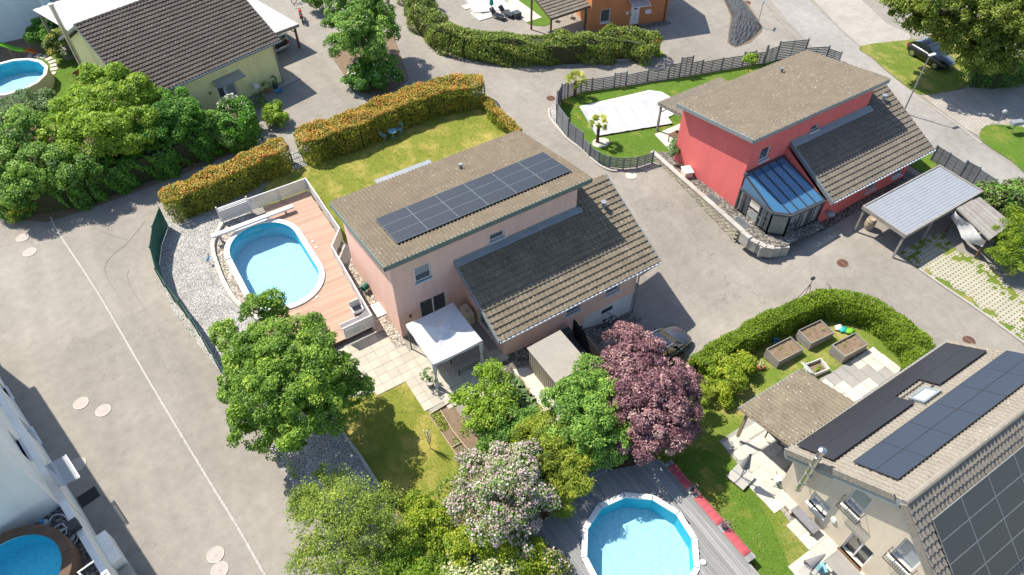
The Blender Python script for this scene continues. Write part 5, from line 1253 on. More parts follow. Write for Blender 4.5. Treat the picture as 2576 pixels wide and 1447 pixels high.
for q in range(13):
    f0, f1 = q/13, (q+.93)/13; bm_ = MB(); e0, e1, e2, e3 = b_.lerp(c_, f0), b_.lerp(c_, f1), a.lerp(d_, f1), a.lerp(d_, f0); up_ = EZ*(.045+.012*(q % 2)); bm_.slab4(e0+up_, e1+up_, e2+up_, e3+up_, .03); part('roof_board', bm_, 'wood_grey', wr)
for p in (a.lerp(c_, .06), b_.lerp(d_, .06), c_.lerp(a, .06), d_.lerp(b_, .06)):
    m = MB(); m.tube([(p.x, p.y, 0), (p.x, p.y, p.z-.05)], .08, 8); part('post', m, 'wood_brown', Wd)
m = MB(); nn = 10; vs = []
for i in range(nn+1):
    f = i/nn; p = a.lerp(b_, .02+.96*f); sag = .6+.45*math.sin(f*math.pi)
    for j in range(6): g = j/5; vs.append((p.x-.12-.12*math.sin(g*3+f*9), p.y+.05*math.sin(f*14), p.z-.08-sag*g))
m.add(vs, [(i*6+j, (i+1)*6+j, (i+1)*6+j+1, i*6+j+1) for i in range(nn) for j in range(5)]); part('plastic_sheet', m, 'clear_film', Wd, smooth=True)
# ---------------------------------------------------------------- garden shed of ribbed metal
zs = 1.75; c4 = [PX(*p, zs) for p in t(T23, (145, 1160), (395, 1045), (595, 1290), (345, 1420))]
sx0 = (c4[0].x+c4[3].x)/2; sx1 = (c4[1].x+c4[2].x)/2; sy0 = (c4[2].y+c4[3].y)/2; sy1 = (c4[0].y+c4[1].y)/2; sg = gz((sx0+sx1)/2, (sy0+sy1)/2)
S = thing('garden_shed', 'beige ribbed metal garden shed between vegetable bed and purple maple', 'shed', (sx0, sy0, sg))
def ribbed(mb, a, b, z0, z1, out, n):
    a, b = Vector(a), Vector(b); vs = []
    for q in range(2*n+1):
        p = a.lerp(b, q/(2*n))+Vector(out)*(.03 if q % 2 else 0); vs += [(p.x, p.y, z0), (p.x, p.y, z1)]
    mb.add(vs, [(2*i, 2*i+2, 2*i+3, 2*i+1) for i in range(2*n)])
i_ = .12
for a, b_, o_ in (((sx0+i_, sy0+i_), (sx1-i_, sy0+i_), (0, -1, 0)), ((sx0+i_, sy0+i_), (sx0+i_, sy1-i_), (-1, 0, 0)), ((sx1-i_, sy0+i_), (sx1-i_, sy1-i_), (1, 0, 0)), ((sx0+i_, sy1-i_), (sx1-i_, sy1-i_), (0, 1, 0))):
    m = MB(); ribbed(m, (*a, 0), (*b_, 0), sg-.5, zs-.06, o_, 14); part('wall', m, 'shed_wall', S)
m = MB(); n = 30; vs = []
for q in range(2*n+1):
    x = sx0+(sx1-sx0)*q/(2*n); y = sy1-(sy1-sy0)*q/(2*n)
    vs += [(sx0, y, zs-.02+.03*(q % 2)), (sx1, y, zs+.06+.03*(q % 2))]
m.add(vs, [(2*i, 2*i+2, 2*i+3, 2*i+1) for i in range(2*n)]); m.box(sx0+.02, sx1-.02, sy0+.02, sy1-.02, zs-.09, zs-.04); part('roof', m, 'shed_roof', S)
m = MB(); m.box(sx0-.02, sx1+.02, sy0-.03, sy0-.002, zs-.12, zs+.05); part('fascia', m, 'shed_wall', S)
# ---------------------------------------------------------------- gazebo with white canvas
G = thing('gazebo', 'white canvas gazebo with tied curtains on the slab patio', 'gazebo', (9.85, 22.95, 0))
gx0, gx1, gy0, gy1, gzv = 8.33, 11.36, 21.32, 24.6, 2.25
top = (9.87, 22.9, 2.72); co = [(gx0, gy0, gzv), (gx1, gy0, gzv), (gx1, gy1, gzv), (gx0, gy1, gzv)]
for i in range(4):
    a, b_ = Vector(co[i]), Vector(co[(i+1) % 4]); m = MB(); n = 8; vs = []
    for u_ in range(n+1):
        for v_ in range(n+1):
            f, g = u_/n, v_/n; p = a.lerp(b_, f).lerp(Vector(top), g); sag = -.10*math.sin(g*math.pi)*math.sin(f*math.pi)-.05*math.sin(f*math.pi)*(1-g)
            vs.append((p.x, p.y, p.z+sag))
    m.add(vs, [(u_*(n+1)+v_, (u_+1)*(n+1)+v_, (u_+1)*(n+1)+v_+1, u_*(n+1)+v_+1) for u_ in range(n) for v_ in range(n)]); part('canopy_panel', m, 'canvas', G, smooth=True)
    m = MB(); vs = []
    for u_ in range(9):
        p = a.lerp(b_, u_/8); d = .05*math.sin(u_/8*math.pi); o_ = .02*math.sin(u_*2.2); vs += [(p.x+o_, p.y+o_, p.z-d), (p.x-o_, p.y+o_, p.z-.24+.02*math.sin(u_*1.7))]
    m.add(vs, [(2*i2, 2*i2+2, 2*i2+3, 2*i2+1) for i2 in range(8)]); part('valance', m, 'canvas', G, smooth=True)
cpv = MB(); cpv.lathe([(.42, -.02), (.25, .06), (.02, .1)], (top[0], top[1], top[2]-.06), 4); part('vent_cap', cpv, 'canvas', G)
for q, (x, y) in enumerate(((gx0+.06, gy0+.06), (gx1-.06, gy0+.06), (gx1-.06, gy1-.06), (gx0+.06, gy1-.06))):
    m = MB(); m.box(x-.03, x+.03, y-.03, y+.03, gz(x, y), gzv); part('post', m, 'dark_metal', G)
    if q < 2:
        m = MB(); n = 16; vs = []; prof = ((.10, 2.2), (.09, 1.5), (.05, 1.05), (.10, .5), (.13, .05))
        for (r_, z_) in prof:
            for k_ in range(n): aa = 2*math.pi*k_/n; rr_ = r_*(1+.28*(k_ % 2)); vs.append((x+rr_*math.cos(aa), y+rr_*math.sin(aa), z_))
        m.add(vs, [(i2*n+k_, i2*n+(k_+1) % n, (i2+1)*n+(k_+1) % n, (i2+1)*n+k_) for i2 in range(len(prof)-1) for k_ in range(n)]); part('curtain', m, 'canvas', G, smooth=True)
# ---------------------------------------------------------------- tiled pergola of the cream house
PZ = 2.35; pc = [PX(*p, PZ) for p in (T33(1680, 240), T24(320, 1330))]
px0, px1, py1, py0 = pc[0].x, pc[1].x, (pc[0].y+pc[1].y)/2, 7.42
Pg = thing('covered_terrace', 'open terrace under a lichen spotted tiled roof beside the cream house', 'terrace roof', (px0, py0, 0))
m = MB(); m.slab4((px0, py0, 3.2), (px1, py0, 3.2), (px1, py1, PZ), (px0, py1, PZ), .12); pr = part('roof', m, 'wood_pale', Pg)
upp = Vector((0, py0-py1, 3.2-PZ)); roof_tiles(pr, (px1, py1, PZ), (-1, 0, 0), upp, px1-px0, upp.length, .24, .38, 'tile_lower')
gutter(pr, (px0, py1+.05, PZ-.04), (px1, py1+.05, PZ-.04), .06)
for x in (px0+.25, (px0+px1)/2, px1-.2):
    m = MB(); m.box(x-.07, x+.07, py1-.45, py1-.31, 0, PZ+.02); part('post', m, 'wood_pale', Pg)
m = MB(); m.beam((px0+.1, py1-.38, PZ-.08), (px1-.1, py1-.38, PZ-.08), .12, .14); part('beam', m, 'wood_pale', Pg)
# ================================================================ POOLS, DECKS, FENCES
def ringpts(c, r, n, ph=0): return [(c[0]+r*math.cos(2*math.pi*k/n+ph), c[1]+r*math.sin(2*math.pi*k/n+ph)) for k in range(n)]
def pool(name, label, outer, inner, ztop, zfloor, zwater, base, floor_m='liner_white', wall_m='liner', coping_m='coping_white', side_m='coping_white', zground=0.0, water_m='water', cop_h=.07, seg=None, cop=None):
    t_ = thing(name, label, 'pool', base)
    n = len(inner)
    m = MB(); vs = [(p[0], p[1], ztop-.05) for p in inner]+[(p[0], p[1], zfloor) for p in inner]
    m.add(vs, [(i, (i+1) % n, n+(i+1) % n, n+i) for i in range(n)]); w_ = part('liner_wall', m, wall_m, t_)
    for p in w_.data.polygons: pass
    m = MB(); m.quad(*[(p[0], p[1], zfloor) for p in inner]); part('floor', m, floor_m, t_)
    m = MB(); m.quad(*[(p[0], p[1], zwater) for p in inner]); part('water', m, water_m, t_)
    m = MB(); k = len(outer); m.add([(p[0], p[1], ztop-cop_h) for p in outer]+[(p[0], p[1], zground) for p in outer], [(i, (i+1) % k, k+(i+1) % k, k+i) for i in range(k)]); part('outer_wall', m, side_m, t_)
    cop = cop or 1.0
    seg = seg or 1
    co = [((p[0]-q[0])*cop+q[0], (p[1]-q[1])*cop+q[1]) for p, q in zip(outer, inner)]
    ci = [((q[0]-p[0])*1.25+p[0], (q[1]-p[1])*1.25+p[1]) for p, q in zip(outer, inner)]
    for i in range(0, k, seg):
        m = MB(); ids = [(i+j) % k for j in range(seg+1)]
        g = .03
        O = [Vector((*co[j], 0)) for j in ids]; I = [Vector((*ci[j], 0)) for j in ids]
        O[0] = O[0].lerp(O[1], g); I[0] = I[0].lerp(I[1], g)
        poly = [(p.x, p.y) for p in O]+[(p.x, p.y) for p in I[::-1]]
        m.prism(poly, ztop-cop_h, ztop+random.uniform(-.004, .004)); part('coping', m, coping_m, t_)
    return t_
DZ = .36
out_, inn_ = stadium(POOL['r']+.02, 18), stadium(POOL['r']-.26, 18)
P_ = pool('oval_pool', 'oval blue pool with white coping beside the brown plank deck', out_, inn_, DZ+.09, -.95, DZ-.10, (POOL['u'], 35.3, 0), seg=2, zground=-.3)
# cover roller over the far end
a, b = PX(*T21(1528, 360), .85), PX(*T22(288, 138), .85)
Rl = thing('pool_cover_roller', 'long white pool cover roller lying across the far end of the oval pool', 'pool roller', ((a.x+b.x)/2, (a.y+b.y)/2, DZ))
m = MB(); m.beam((a.x, 39.45, .74), (b.x, 39.45, .74), .34, .16); part('housing', m, 'coping_white', Rl, bevel=.03)
for x in (a.x+.5, b.x-.6):
    m = MB(); m.box(x-.06, x+.06, 39.35, 39.55, .03 if x < 2 else DZ, .67); part('foot', m, 'grey_metal', Rl)
# brown deck, plank by plank
DK = thing('plank_deck', 'reddish brown plank deck along the right side of the oval pool', 'deck', (6, 34, 0))
def pool_right(v):
    r_ = POOL['r']+.0
    if POOL['v0'] <= v <= POOL['v1']: return POOL['u']+r_
    d = v-POOL['v1'] if v > POOL['v1'] else POOL['v0']-v
    return POOL['u']+math.sqrt(r_*r_-d*d) if d < r_ else None
def deck_right(v): return 8.5 if v > 34.95 else (7.5+(v-33.7)/1.25 if v > 33.7 else 7.2+(v-27.1)/6.6*.3)
pw = .148; v = 27.05
while v < 40.85:
    x1 = deck_right(v); pr_ = pool_right(v+pw/2); x0 = 5.2 if v > 39.3 else 1.6
    if pr_ is not None and not (v > 39.3 and pr_ < 5.2): x0 = max(pr_-.08, 1.6)
    js = [x0]+[x for x in ([x0+random.uniform(1.2, 3.5)] if x1-x0 > 3.6 else [])]+[x1]
    for q in range(len(js)-1):
        m = MB(); m.box(js[q]+.004, js[q+1]-.004, v+.004, v+pw-.004, DZ-.035, DZ+random.uniform(-.003, .003)); part('plank', m, 'deck_brown', DK)
    v += pw
# remaining sliver of planks left of the pool's near end
m = MB(); m.box(1.62, 7.1, 27.1, 30.6, .06, DZ-.06); part('frame', m, 'wood_brown', DK); m = MB(); m.box(6.65, 7.1, 30.7, 40.7, .06, DZ-.06); part('frame', m, 'wood_brown', DK)
# pale edging blocks round the left side of the pool
EB = thing('block_edging', 'curved row of pale concrete blocks edging the gravel round the oval pool', 'edging', (.9, 37, 0))
el = smoothline([(2.36, 41.15), (1.38, 39.8), (1.0, 38.65), (.84, 37.1), (.77, 35.5), (.86, 33.9), (1.1, 32.8), (1.7, 31.3), (2.4, 30.2)], 8)
bm_ = MB(); bm_.box(-.235, .235, -.13, .13, 0, .22); bme = mesh_of(bm_, 'edging_block', 'pale_block'); acc = .25; off = Vector(OFF[EB.name])
for i in range(len(el)-1):
    a, b = Vector((*el[i], 0)), Vector((*el[i+1], 0)); L_ = (b-a).length; s_ = acc
    while s_ < L_:
        c = a.lerp(b, s_/L_); d = b-a; sub('edging_block', bme, EB, Vector((c.x, c.y, .02))-off, (0, 0, math.atan2(d.y, d.x)+random.uniform(-.04, .04))); s_ += .485
    acc = s_-L_
sheet('pebble_strip', [(2.3, 41.0), (1.4, 39.7), (1.05, 38.6), (.88, 37.1), (.82, 35.5), (.9, 33.9), (1.15, 32.9), (1.75, 31.4), (2.45, 30.3), (3, 30.2)] + [(p[0]-.0, p[1]) for p in left] + [(3.2, 41.2)], .035, 'pebbles')
# white perforated privacy panels
def perforated(mb, a, b, z0, z1, th=.03, cell=.062):
    """panel with square holes in a staggered pattern: only the faces between holes are built"""
    a, b = Vector(a), Vector(b); d = b-a; Ln = d.length; d.normalize(); nrm = Vector((-d.y, d.x, 0)); nu = int(Ln/cell); nv = int((z1-z0)/cell)
    for s in (-th/2, th/2):
        vs = [tuple(a+d*(Ln*i/nu)+nrm*s+EZ*(z0+(z1-z0)*j/nv)) for i in range(nu+1) for j in range(nv+1)]; fs = []
        for i in range(nu):
            for j in range(nv):
                hole_ = i % 2 == 1 and j % 2 == 1 and 0 < i < nu-1 and 0 < j < nv-1
                if not hole_: fs.append((i*(nv+1)+j, (i+1)*(nv+1)+j, (i+1)*(nv+1)+j+1, i*(nv+1)+j+1))
        mb.add(vs, fs)
    for j in (0, 1):
        z = z1 if j else z0; mb.quad(a-nrm*th/2+EZ*z, b-nrm*th/2+EZ*z, b+nrm*th/2+EZ*z, a+nrm*th/2+EZ*z)
PF = thing('privacy_fence', 'white perforated privacy panels enclosing the pool deck', 'fence', (8.6, 40.9, 0))
def pf_run(pts, z0=DZ, z1=1.42, step=1.85, kind='perf'):
    for i in range(len(pts)-1):
        a, b = Vector((*pts[i], 0)), Vector((*pts[i+1], 0)); n = max(1, round((b-a).length/step))
        for q in range(n):
            c, d = a.lerp(b, q/n), a.lerp(b, (q+1)/n)
            m = MB(); perforated(m, c.lerp(d, .02), c.lerp(d, .98), z0+.04, z1-.04); pn = part('panel', m, 'white_plastic', PF)
            m = MB(); m.beam((c.x, c.y, z1-.02), (d.x, d.y, z1-.02), .07, .05); part('top_rail', m, 'white_plastic', pn)
            m = MB(); m.box(c.x-.04, c.x+.04, c.y-.04, c.y+.04, z0-.3, z1+.01); part('post', m, 'white_plastic', PF)
pf_run([(4.45, 41.05), (8.6, 41.0), (8.58, 34.95), (7.5, 33.65), (7.2, 27.0), (5.35, 26.95)], z1=1.4)
# louvred end panel
m = MB(); pp = part('panel', MB().box(2.4, 4.4, 41.28, 41.31, .1, .16), 'white_plastic', PF)
for q in range(9):
    m = MB(); z = .2+q*.13; m.box(2.42, 4.38, 41.26, 41.33, z, z+(.115 if q < 6 else .06)); part('louvre', m, 'white_plastic', pp)
for x in (2.36, 4.42):
    m = MB(); m.box(x-.04, x+.04, 41.25, 41.34, 0, 1.45); part('post', m, 'white_plastic', PF)
# ---------------------------------------------------------------- green mesh fence along the tarmac
GF = thing('green_mesh_fence', 'green privacy mesh fence curving along the gravel yard', 'fence', (-2.4, 38, 0))
gpts = [(-.85, 42.95), (-1.72, 41.3), (-2.32, 39.5), (-2.5, 37.4), (-2.28, 35.7), (-1.98, 34.0), (-1.73, 32.2), (-1.6, 30.6), (-1.45, 28.9), (-1.3, 27.2), (-1.1, 25.4)]
for i in range(len(gpts)-1):
    a, b = gpts[i], gpts[i+1]; z1 = 1.75-.04*i
    m = MB(); m.beam((a[0], a[1], z1/2+.03), (b[0], b[1], z1/2+.03), .025, z1-.06); part('mesh_panel', m, 'fence_green', GF)
for i, a in enumerate(gpts):
    m = MB(); m.tube([(a[0]-.03, a[1], 0), (a[0]-.03, a[1], 1.82-.04*i)], .03, 8); part('post', m, 'fence_green', GF)
m = MB(); q = [PG(*p) for p in t(T32, (1005, 950), (1045, 975))]; m.beam((q[0].x, q[0].y, .45), (q[1].x, q[1].y, .45), .025, .9); m2 = m
o = one('mesh_fence_end', m2, 'fence_green', 'short green mesh fence end at the lower tip of the shaded lawn', 'fence')
# garden gate between the photinia hedges
ga, gb = Vector((8.85, 44.5, 0)), Vector((9.55, 44.45, 0)); a, b = PG(*T12(268, 1115)), PG(*T12(290, 1222))
gt = thing('garden_gate', 'low green tube garden gate between the two photinia hedges', 'gate', (9.2, 44.9, 0))
g4 = [PX(*T12(268, 1125), 1.0), PX(*T12(343, 1092), 1.0)]
m = MB(); x0, x1, y_ = g4[0].x, g4[1].x, (g4[0].y+g4[1].y)/2
for z in (.12, .55, 1.0): m.tube([(x0, y_, z), (x1, y_, z)], .025, 8)
part('rail', m, 'fence_green', gt)
for x in (x0, x1):
    m = MB(); m.tube([(x, y_, 0), (x, y_, 1.08)], .035, 8); part('post', m, 'fence_green', gt)
for q in range(1, 8):
    m = MB(); x = x0+(x1-x0)*q/8; m.tube([(x, y_, .12), (x, y_, 1.0)], .008, 5); part('bar', m, 'fence_green', gt)
sheet('pebble_strip', [(8.6, 44.2), (9.7, 44.1), (9.9, 46.3), (8.9, 46.3)], .04, 'gravel')
# ---------------------------------------------------------------- grey slatted fence round the red house garden
def slat_fence(name, label, pts, hts, zb=0.0, n=7, m_='fence_grey', solid=()):
    F = thing(name, label, 'fence', (pts[0][0], pts[0][1], 0)); off = Vector(OFF[F.name]); cache = {}
    for i in range(len(pts)-1):
        a, b = Vector((*pts[i], 0)), Vector((*pts[i+1], 0)); L_ = (b-a).length; h = hts[i]; ang_ = math.atan2((b-a).y, (b-a).x); ns = max(4, round(h/.16)); sh = h/ns
        fill = .97 if i in solid else .66
        pm_ = MB(); pm_.box(0, .035, -.035, .035, -.1, h+.03); pm_.box(L_-.035, L_, -.035, .035, -.1, h+.03); pm_.box(L_/2-.02, L_/2+.02, -.03, .03, 0, h)
        pn = sub('panel', mesh_of(pm_, 'panel', m_), F, a-off+EZ*zb, (0, 0, ang_))
        key = (round(L_, 2), round(sh*fill, 3))
        sm2 = MB(); sm2.box(.036, L_-.036, -.012, .012, 0, sh*fill); sme2 = mesh_of(sm2, 'slat', m_)
        for q in range(ns): sub('slat', sme2, pn, (0, 0, .03+q*sh))
        po = MB(); po.box(-.05, .05, -.05, .05, -.1, max(h, hts[i-1] if i else 0)+.08); sub('post', mesh_of(po, 'post', m_), F, a-off+EZ*zb, (0, 0, ang_))
    po = MB(); po.box(-.05, .05, -.05, .05, -.1, hts[-1]+.08); sub('post', mesh_of(po, 'post', m_), F, Vector((*pts[-1], 0))-off+EZ*zb, (0, 0, 0))
    return F
fp = gp(t(T13, (1050, 1180), (940, 1215), (840, 1225), (740, 1213), (660, 1180), (595, 1135), (545, 1085), (440, 1000), (360, 890), (362, 800), (395, 735), (440, 705), (535, 665), (615, 655), (775, 632), (860, 620), (1015, 588), (1165, 570), (1245, 557), (1325, 545), (1405, 530), (1550, 505), (1700, 482), (1780, 472), (1860, 465)) + t(T14, (40, 470), (130, 440), (330, 420), (500, 410), (590, 440)))
fh = [.95, .95, .95, .95, .95, 1.1, 1.55, 1.75, 1.75, 1.6, 1.5, 1.2, 1.15, 1.1, 1.3, 1.05, 1.05, 1.35, 1.8, 1.25, 1.1, 1.1, 1.35, 1.2, 1.75, 1.45, 1.8, 1.0, .8]
slat_fence('slatted_fence', 'long grey slatted fence with stepped panels round the red house lawn', fp, fh, solid=(4, 5, 6, 7, 8, 9))
fp2 = [PX(*q, 0) for q in t(T14, (1250, 1160), (1340, 1215), (1450, 1290), (1540, 1340), (1660, 1420))]
slat_fence('street_fence', 'grey street fence panels between the ribbed carport and the road', [(p.x, p.y) for p in fp2], [1.3, 1.3, 1.55, 1.45], solid=(0, 1, 2, 3))
# ---------------------------------------------------------------- retaining wall of split stone with concrete coping
RWt = thing('retaining_wall', 'rough split stone retaining wall with pale coping below the red house', 'wall', (RW[0][0], RW[0][1], 0)); off = Vector(OFF[RWt.name])
wl = smoothline(RW[:7], 5); L_tot = 0
stm = []
for k_ in range(6):
    m = MB(); w_, h_, d_ = .36, .168, .16; j = lambda: random.uniform(-.022, .022)
    pts = [(x+j()*.4, y+j(), z+j()*.3) for z in (.0, h_) for x, y in ((-w_/2, -d_), (w_/2, -d_), (w_/2, d_), (-w_/2, d_))]+[(j()*2, -d_-.025, h_/2+j()), (j()*2, d_+.025, h_/2+j())]
    m.add(pts, [(3, 2, 1, 0), (4, 5, 6, 7), (1, 2, 6, 5), (3, 0, 4, 7), (0, 1, 8), (1, 5, 8), (5, 4, 8), (4, 0, 8), (2, 3, 9), (3, 7, 9), (7, 6, 9), (6, 2, 9)]); stm.append(mesh_of(m, 'stone', 'rough_stone'))
ztop_ = .33
cum = [0]
for i in range(len(wl)-1): cum.append(cum[-1]+math.dist(wl[i], wl[i+1]))
def on_line(s):
    for i in range(len(wl)-1):
        if s <= cum[i+1]: f = (s-cum[i])/(cum[i+1]-cum[i]); a, b = wl[i], wl[i+1]; return Vector((a[0]+(b[0]-a[0])*f, a[1]+(b[1]-a[1])*f, 0)), math.atan2(b[1]-a[1], b[0]-a[0])
    a, b = wl[-2], wl[-1]; return Vector((*b, 0)), math.atan2(b[1]-a[1], b[0]-a[0])
s_ = 0; r_ = 0
for row in range(7):
    s_ = -.18*(row % 2)
    while s_ < cum[-1]-.2:
        p, an = on_line(max(s_, 0)); z = ztop_-.165*(row+1); g_ = gz(p.x, p.y)
        out2 = Vector((-math.sin(an), math.cos(an), 0))
        if out2.dot(Vector((25, 22, 0))-p) < 0: out2 = -out2
        batter = row*.012
        if z > g_-.16:
            q = p+out2*batter
            sub('stone', random.choice(stm), RWt, Vector((q.x, q.y, z))-off, (0, 0, an))
        s_ += .37
s_ = 0
while s_ < cum[-1]-.3:
    p, an = on_line(s_+.5); m = MB(); m.box(-.495, .495, -.2, .14, 0, .085); 
    sub('coping_slab', mesh_of(m, 'coping_slab', 'concrete') if s_ == 0 else cop_me, RWt, Vector((p.x, p.y, ztop_+.002))-off, (0, 0, an)); 
    if s_ == 0: cop_me = [c for c in RWt.children if c.name.startswith('coping_slab')][0].data
    s_ += 1.0
bs = MB(); bs.box(-.37, .37, -.17, .17, .2, .34); bs.box(-.36, .36, -.15, .15, -.5, .199); bsm = mesh_of(bs, 'step_block', 'concrete')
for i, (q, z) in enumerate(zip(t(T23, (1735, 345), (1785, 385), (1840, 412), (1895, 432)) + t(T24, (60, 430), (125, 434), (190, 428)), (.22, .12, .05, 0, -.05, -.08, -.12))):
    p = PX(*q, z+.34); nx = RW[min(8+i, len(RW)-1)]; sub('step_block', bsm, RWt, Vector((p.x, p.y, z))-off, (0, 0, math.atan2(RW[min(7+i, 11)+1][1]-RW[min(6+i, 10)][1], RW[min(7+i, 11)+1][0]-RW[min(6+i, 10)][0])))
# inner cast wall so no gap shows behind the stones
m = MB()
for i in range(len(wl)-1):
    a, b = Vector((*wl[i], 0)), Vector((*wl[i+1], 0)); m.beam((a.x+.02, a.y, -.28), (b.x+.02, b.y, -.28), .1, 1.2)
part('backing', m, 'rough_stone', RWt)
# ---------------------------------------------------------------- round pool in its grey deck, bottom
c = RP_C; Pl = pool('round_pool', 'large round blue pool sunk in the weathered grey deck', ringpts(c, 2.78, 12, .12), ringpts(c, 2.56, 12, .12), .56, -.62, .36, (c[0], c[1], 0), seg=1, zground=.02, water_m='water')
GD = thing('grey_deck', 'weathered grey plank deck round the large round pool', 'deck', (11.9, 10, 0)); gzd = .5
def deck_top(u): return np.interp(u, [7.4, 8.24, 11.87, 13.0, 15.6], [11.5, 11.56, 11.92, 12.05, 11.15])
u_ = 7.4
while u_ < 15.6:
    um = u_+.07; yt = float(deck_top(um)); segs = [(1.5, yt)]
    d = abs(um-c[0]); R2 = 2.72
    if d < R2: h_ = math.sqrt(R2*R2-d*d); segs = [(1.5, c[1]-h_), (c[1]+h_, yt)]
    for (y0, y1) in segs:
        cuts = [y0]+([y0+random.uniform(1.5, 3.2)] if y1-y0 > 3.8 else [])+[y1]
        for q in range(len(cuts)-1):
            m = MB(); m.box(u_+.005, u_+.14, cuts[q]+.003, cuts[q+1]-.003, gzd-.035, gzd+random.uniform(-.004, .004)); part('plank', m, 'deck_grey', GD)
    u_ += .146
m = MB(); m.box(7.42, 9.0, 1.5, 11.3, .03, gzd-.06); part('frame', m, 'wood_grey', GD); m = MB(); m.box(14.9, 15.55, 1.5, 11.0, .03, gzd-.06); part('frame', m, 'wood_grey', GD); m = MB(); m.box(9.02, 14.88, 10.95, 11.5, .03, gzd-.06); part('frame', m, 'wood_grey', GD)
BN = thing('deck_bench', 'long grey plank bench with cushions on the lawn side of the round pool deck', 'bench', (15.85, 8, 0))
for q in range(4):
    m = MB(); m.box(15.62+q*.125, 15.735+q*.125, 4.9, 10.75, .58, .62); part('seat_plank', m, 'deck_grey', BN)
m = MB(); m.box(15.64, 15.7, 4.95, 10.7, 0, .575); part('front_panel', m, 'wood_grey', BN); m = MB(); m.box(16.05, 16.11, 4.95, 10.7, 0, .575); part('back_panel', m, 'wood_grey', BN)
def cushion_mesh(ln, wd, n):
    m = MB(); nu, nv = n*6, 6; vs = []
    for i in range(nu+1):
        for j in range(nv+1):
            x, y = i/nu, j/nv; e = min(x*nu/3, (1-x)*nu/3, y*nv/2, (1-y)*nv/2, 1); tuft = abs(math.sin(x*n*math.pi))**.4*abs(math.sin(y*2*math.pi))**.4
            vs.append((y*wd, x*ln, .02+.075*e**.5*(.55+.45*tuft)))
    m.add(vs, [(i*(nv+1)+j, (i+1)*(nv+1)+j, (i+1)*(nv+1)+j+1, i*(nv+1)+j+1) for i in range(nu) for j in range(nv)]); return m
for (v0, v1, n, lab) in ((9.15, 10.5, 5, 'red tufted bench cushion on the far end of the deck bench'), (6.95, 8.55, 5, 'red tufted bench cushion in the middle of the deck bench'), (5.2, 6.55, 4, 'pale red tufted bench cushion at the near end of the deck bench')):
    o = link('bench_cushion', mesh_of(cushion_mesh(v1-v0, .46, n), 'bench_cushion', 'cushion_red', True), None, (15.63, v0, .622)); tag(o, lab, 'cushion', 'red cushions on the deck bench')
# ---------------------------------------------------------------- other pools
q = PX(*T11(73, 555), 1.25)
pool('round_pool', 'above ground round pool with white rim on the upper left lawn', ringpts(q, 2.95, 14), ringpts(q, 2.72, 14), 1.28, .04, 1.02, (q.x, q.y, 0), side_m='stucco_cream', seg=1)
q = W @ Vector((-1.0, -3.0, 0)); q = Vector((-11.75, 20.25, 0))
pool('wooden_pool', 'round turquoise pool with brown wooden sides at the lower left corner', ringpts(q, 2.32, 32), ringpts(q, 1.98, 32), 3.45, 2.34, 3.2, (q.x, q.y, 2.3), side_m='wood_brown', coping_m='wood_brown', wall_m='liner_deep', floor_m='liner_deep', zground=2.3, seg=4, water_m='water_deep')
# covered rectangular pool in the red house garden
pc_ = [(30.45, 36.1), (31.2, 39.3), (37.5, 38.05), (38.2, 37.3), (38.3, 36.4), (37.6, 35.0), (36.8, 34.25), (36.0, 34.25), (31.0, 35.45)]
CV = thing('covered_pool', 'pool under a white ribbed cover on the red house lawn', 'pool', (34, 37, 0))
m = MB(); m.prism(pc_, .02, .13); cv = part('rim', m, 'coping_white', CV)
dirv = Vector((-1.17, -3.7, 0)).normalized(); perp = Vector((-dirv.y, dirv.x, 0)); perp = perp if perp.x > 0 else -perp
nx_, ny_ = 46, 26; org = Vector((31.0, 38.85, 0)); wx, wy = 6.35, 3.75; vs = []
for i in range(nx_+1):
    for j in range(ny_+1):
        p = org+perp*(wx*i/nx_)+dirv*(wy*j/ny_); ph_ = (i/nx_*5) % 1; z = .15+.03*max(0, 1-5*min(ph_, 1-ph_))-.04*math.sin(j/ny_*math.pi)*math.sin(ph_*math.pi)
        vs.append((p.x, p.y, z))
m = MB(); m.add(vs, [(i*(ny_+1)+j, (i+1)*(ny_+1)+j, (i+1)*(ny_+1)+j+1, i*(ny_+1)+j+1) for i in range(nx_) for j in range(ny_)]); part('cover', m, 'tarp', CV, smooth=True)
for q in range(1, 5):
    a = org+perp*(wx*q/5)+EZ*.18; m = MB(); m.tube([a, a+dirv*wy], .022, 6); part('cover_batten', m, 'coping_white', CV)
# the far pool behind the hedge, covered
fpv = [PX(*p, .1) for p in t(T12, (1520, -40), (1590, 95), (1850, 70), (1790, -60))]
TPp = thing('covered_pool', 'pale covered pool behind the long clipped hedge at the top', 'pool', (fpv[0].x, fpv[0].y, 0))
m = MB(); m.prism([(p.x, p.y) for p in fpv], 0, .12); part('cover', m, 'tarp', TPp)
sl2 = gp(t(T12, (1500, -60), (1580, 140), (1929, 120), (1990, 165), (2080, 140), (1860, -60)))
s = sheet('pool_terrace', sl2, .02, 'slab_grey'); slabs(s, sl2, 20, 40, .9, .03, 'slab_pale', skip=lambda x, y: inpoly(x, y, [(p.x, p.y) for p in fpv]))
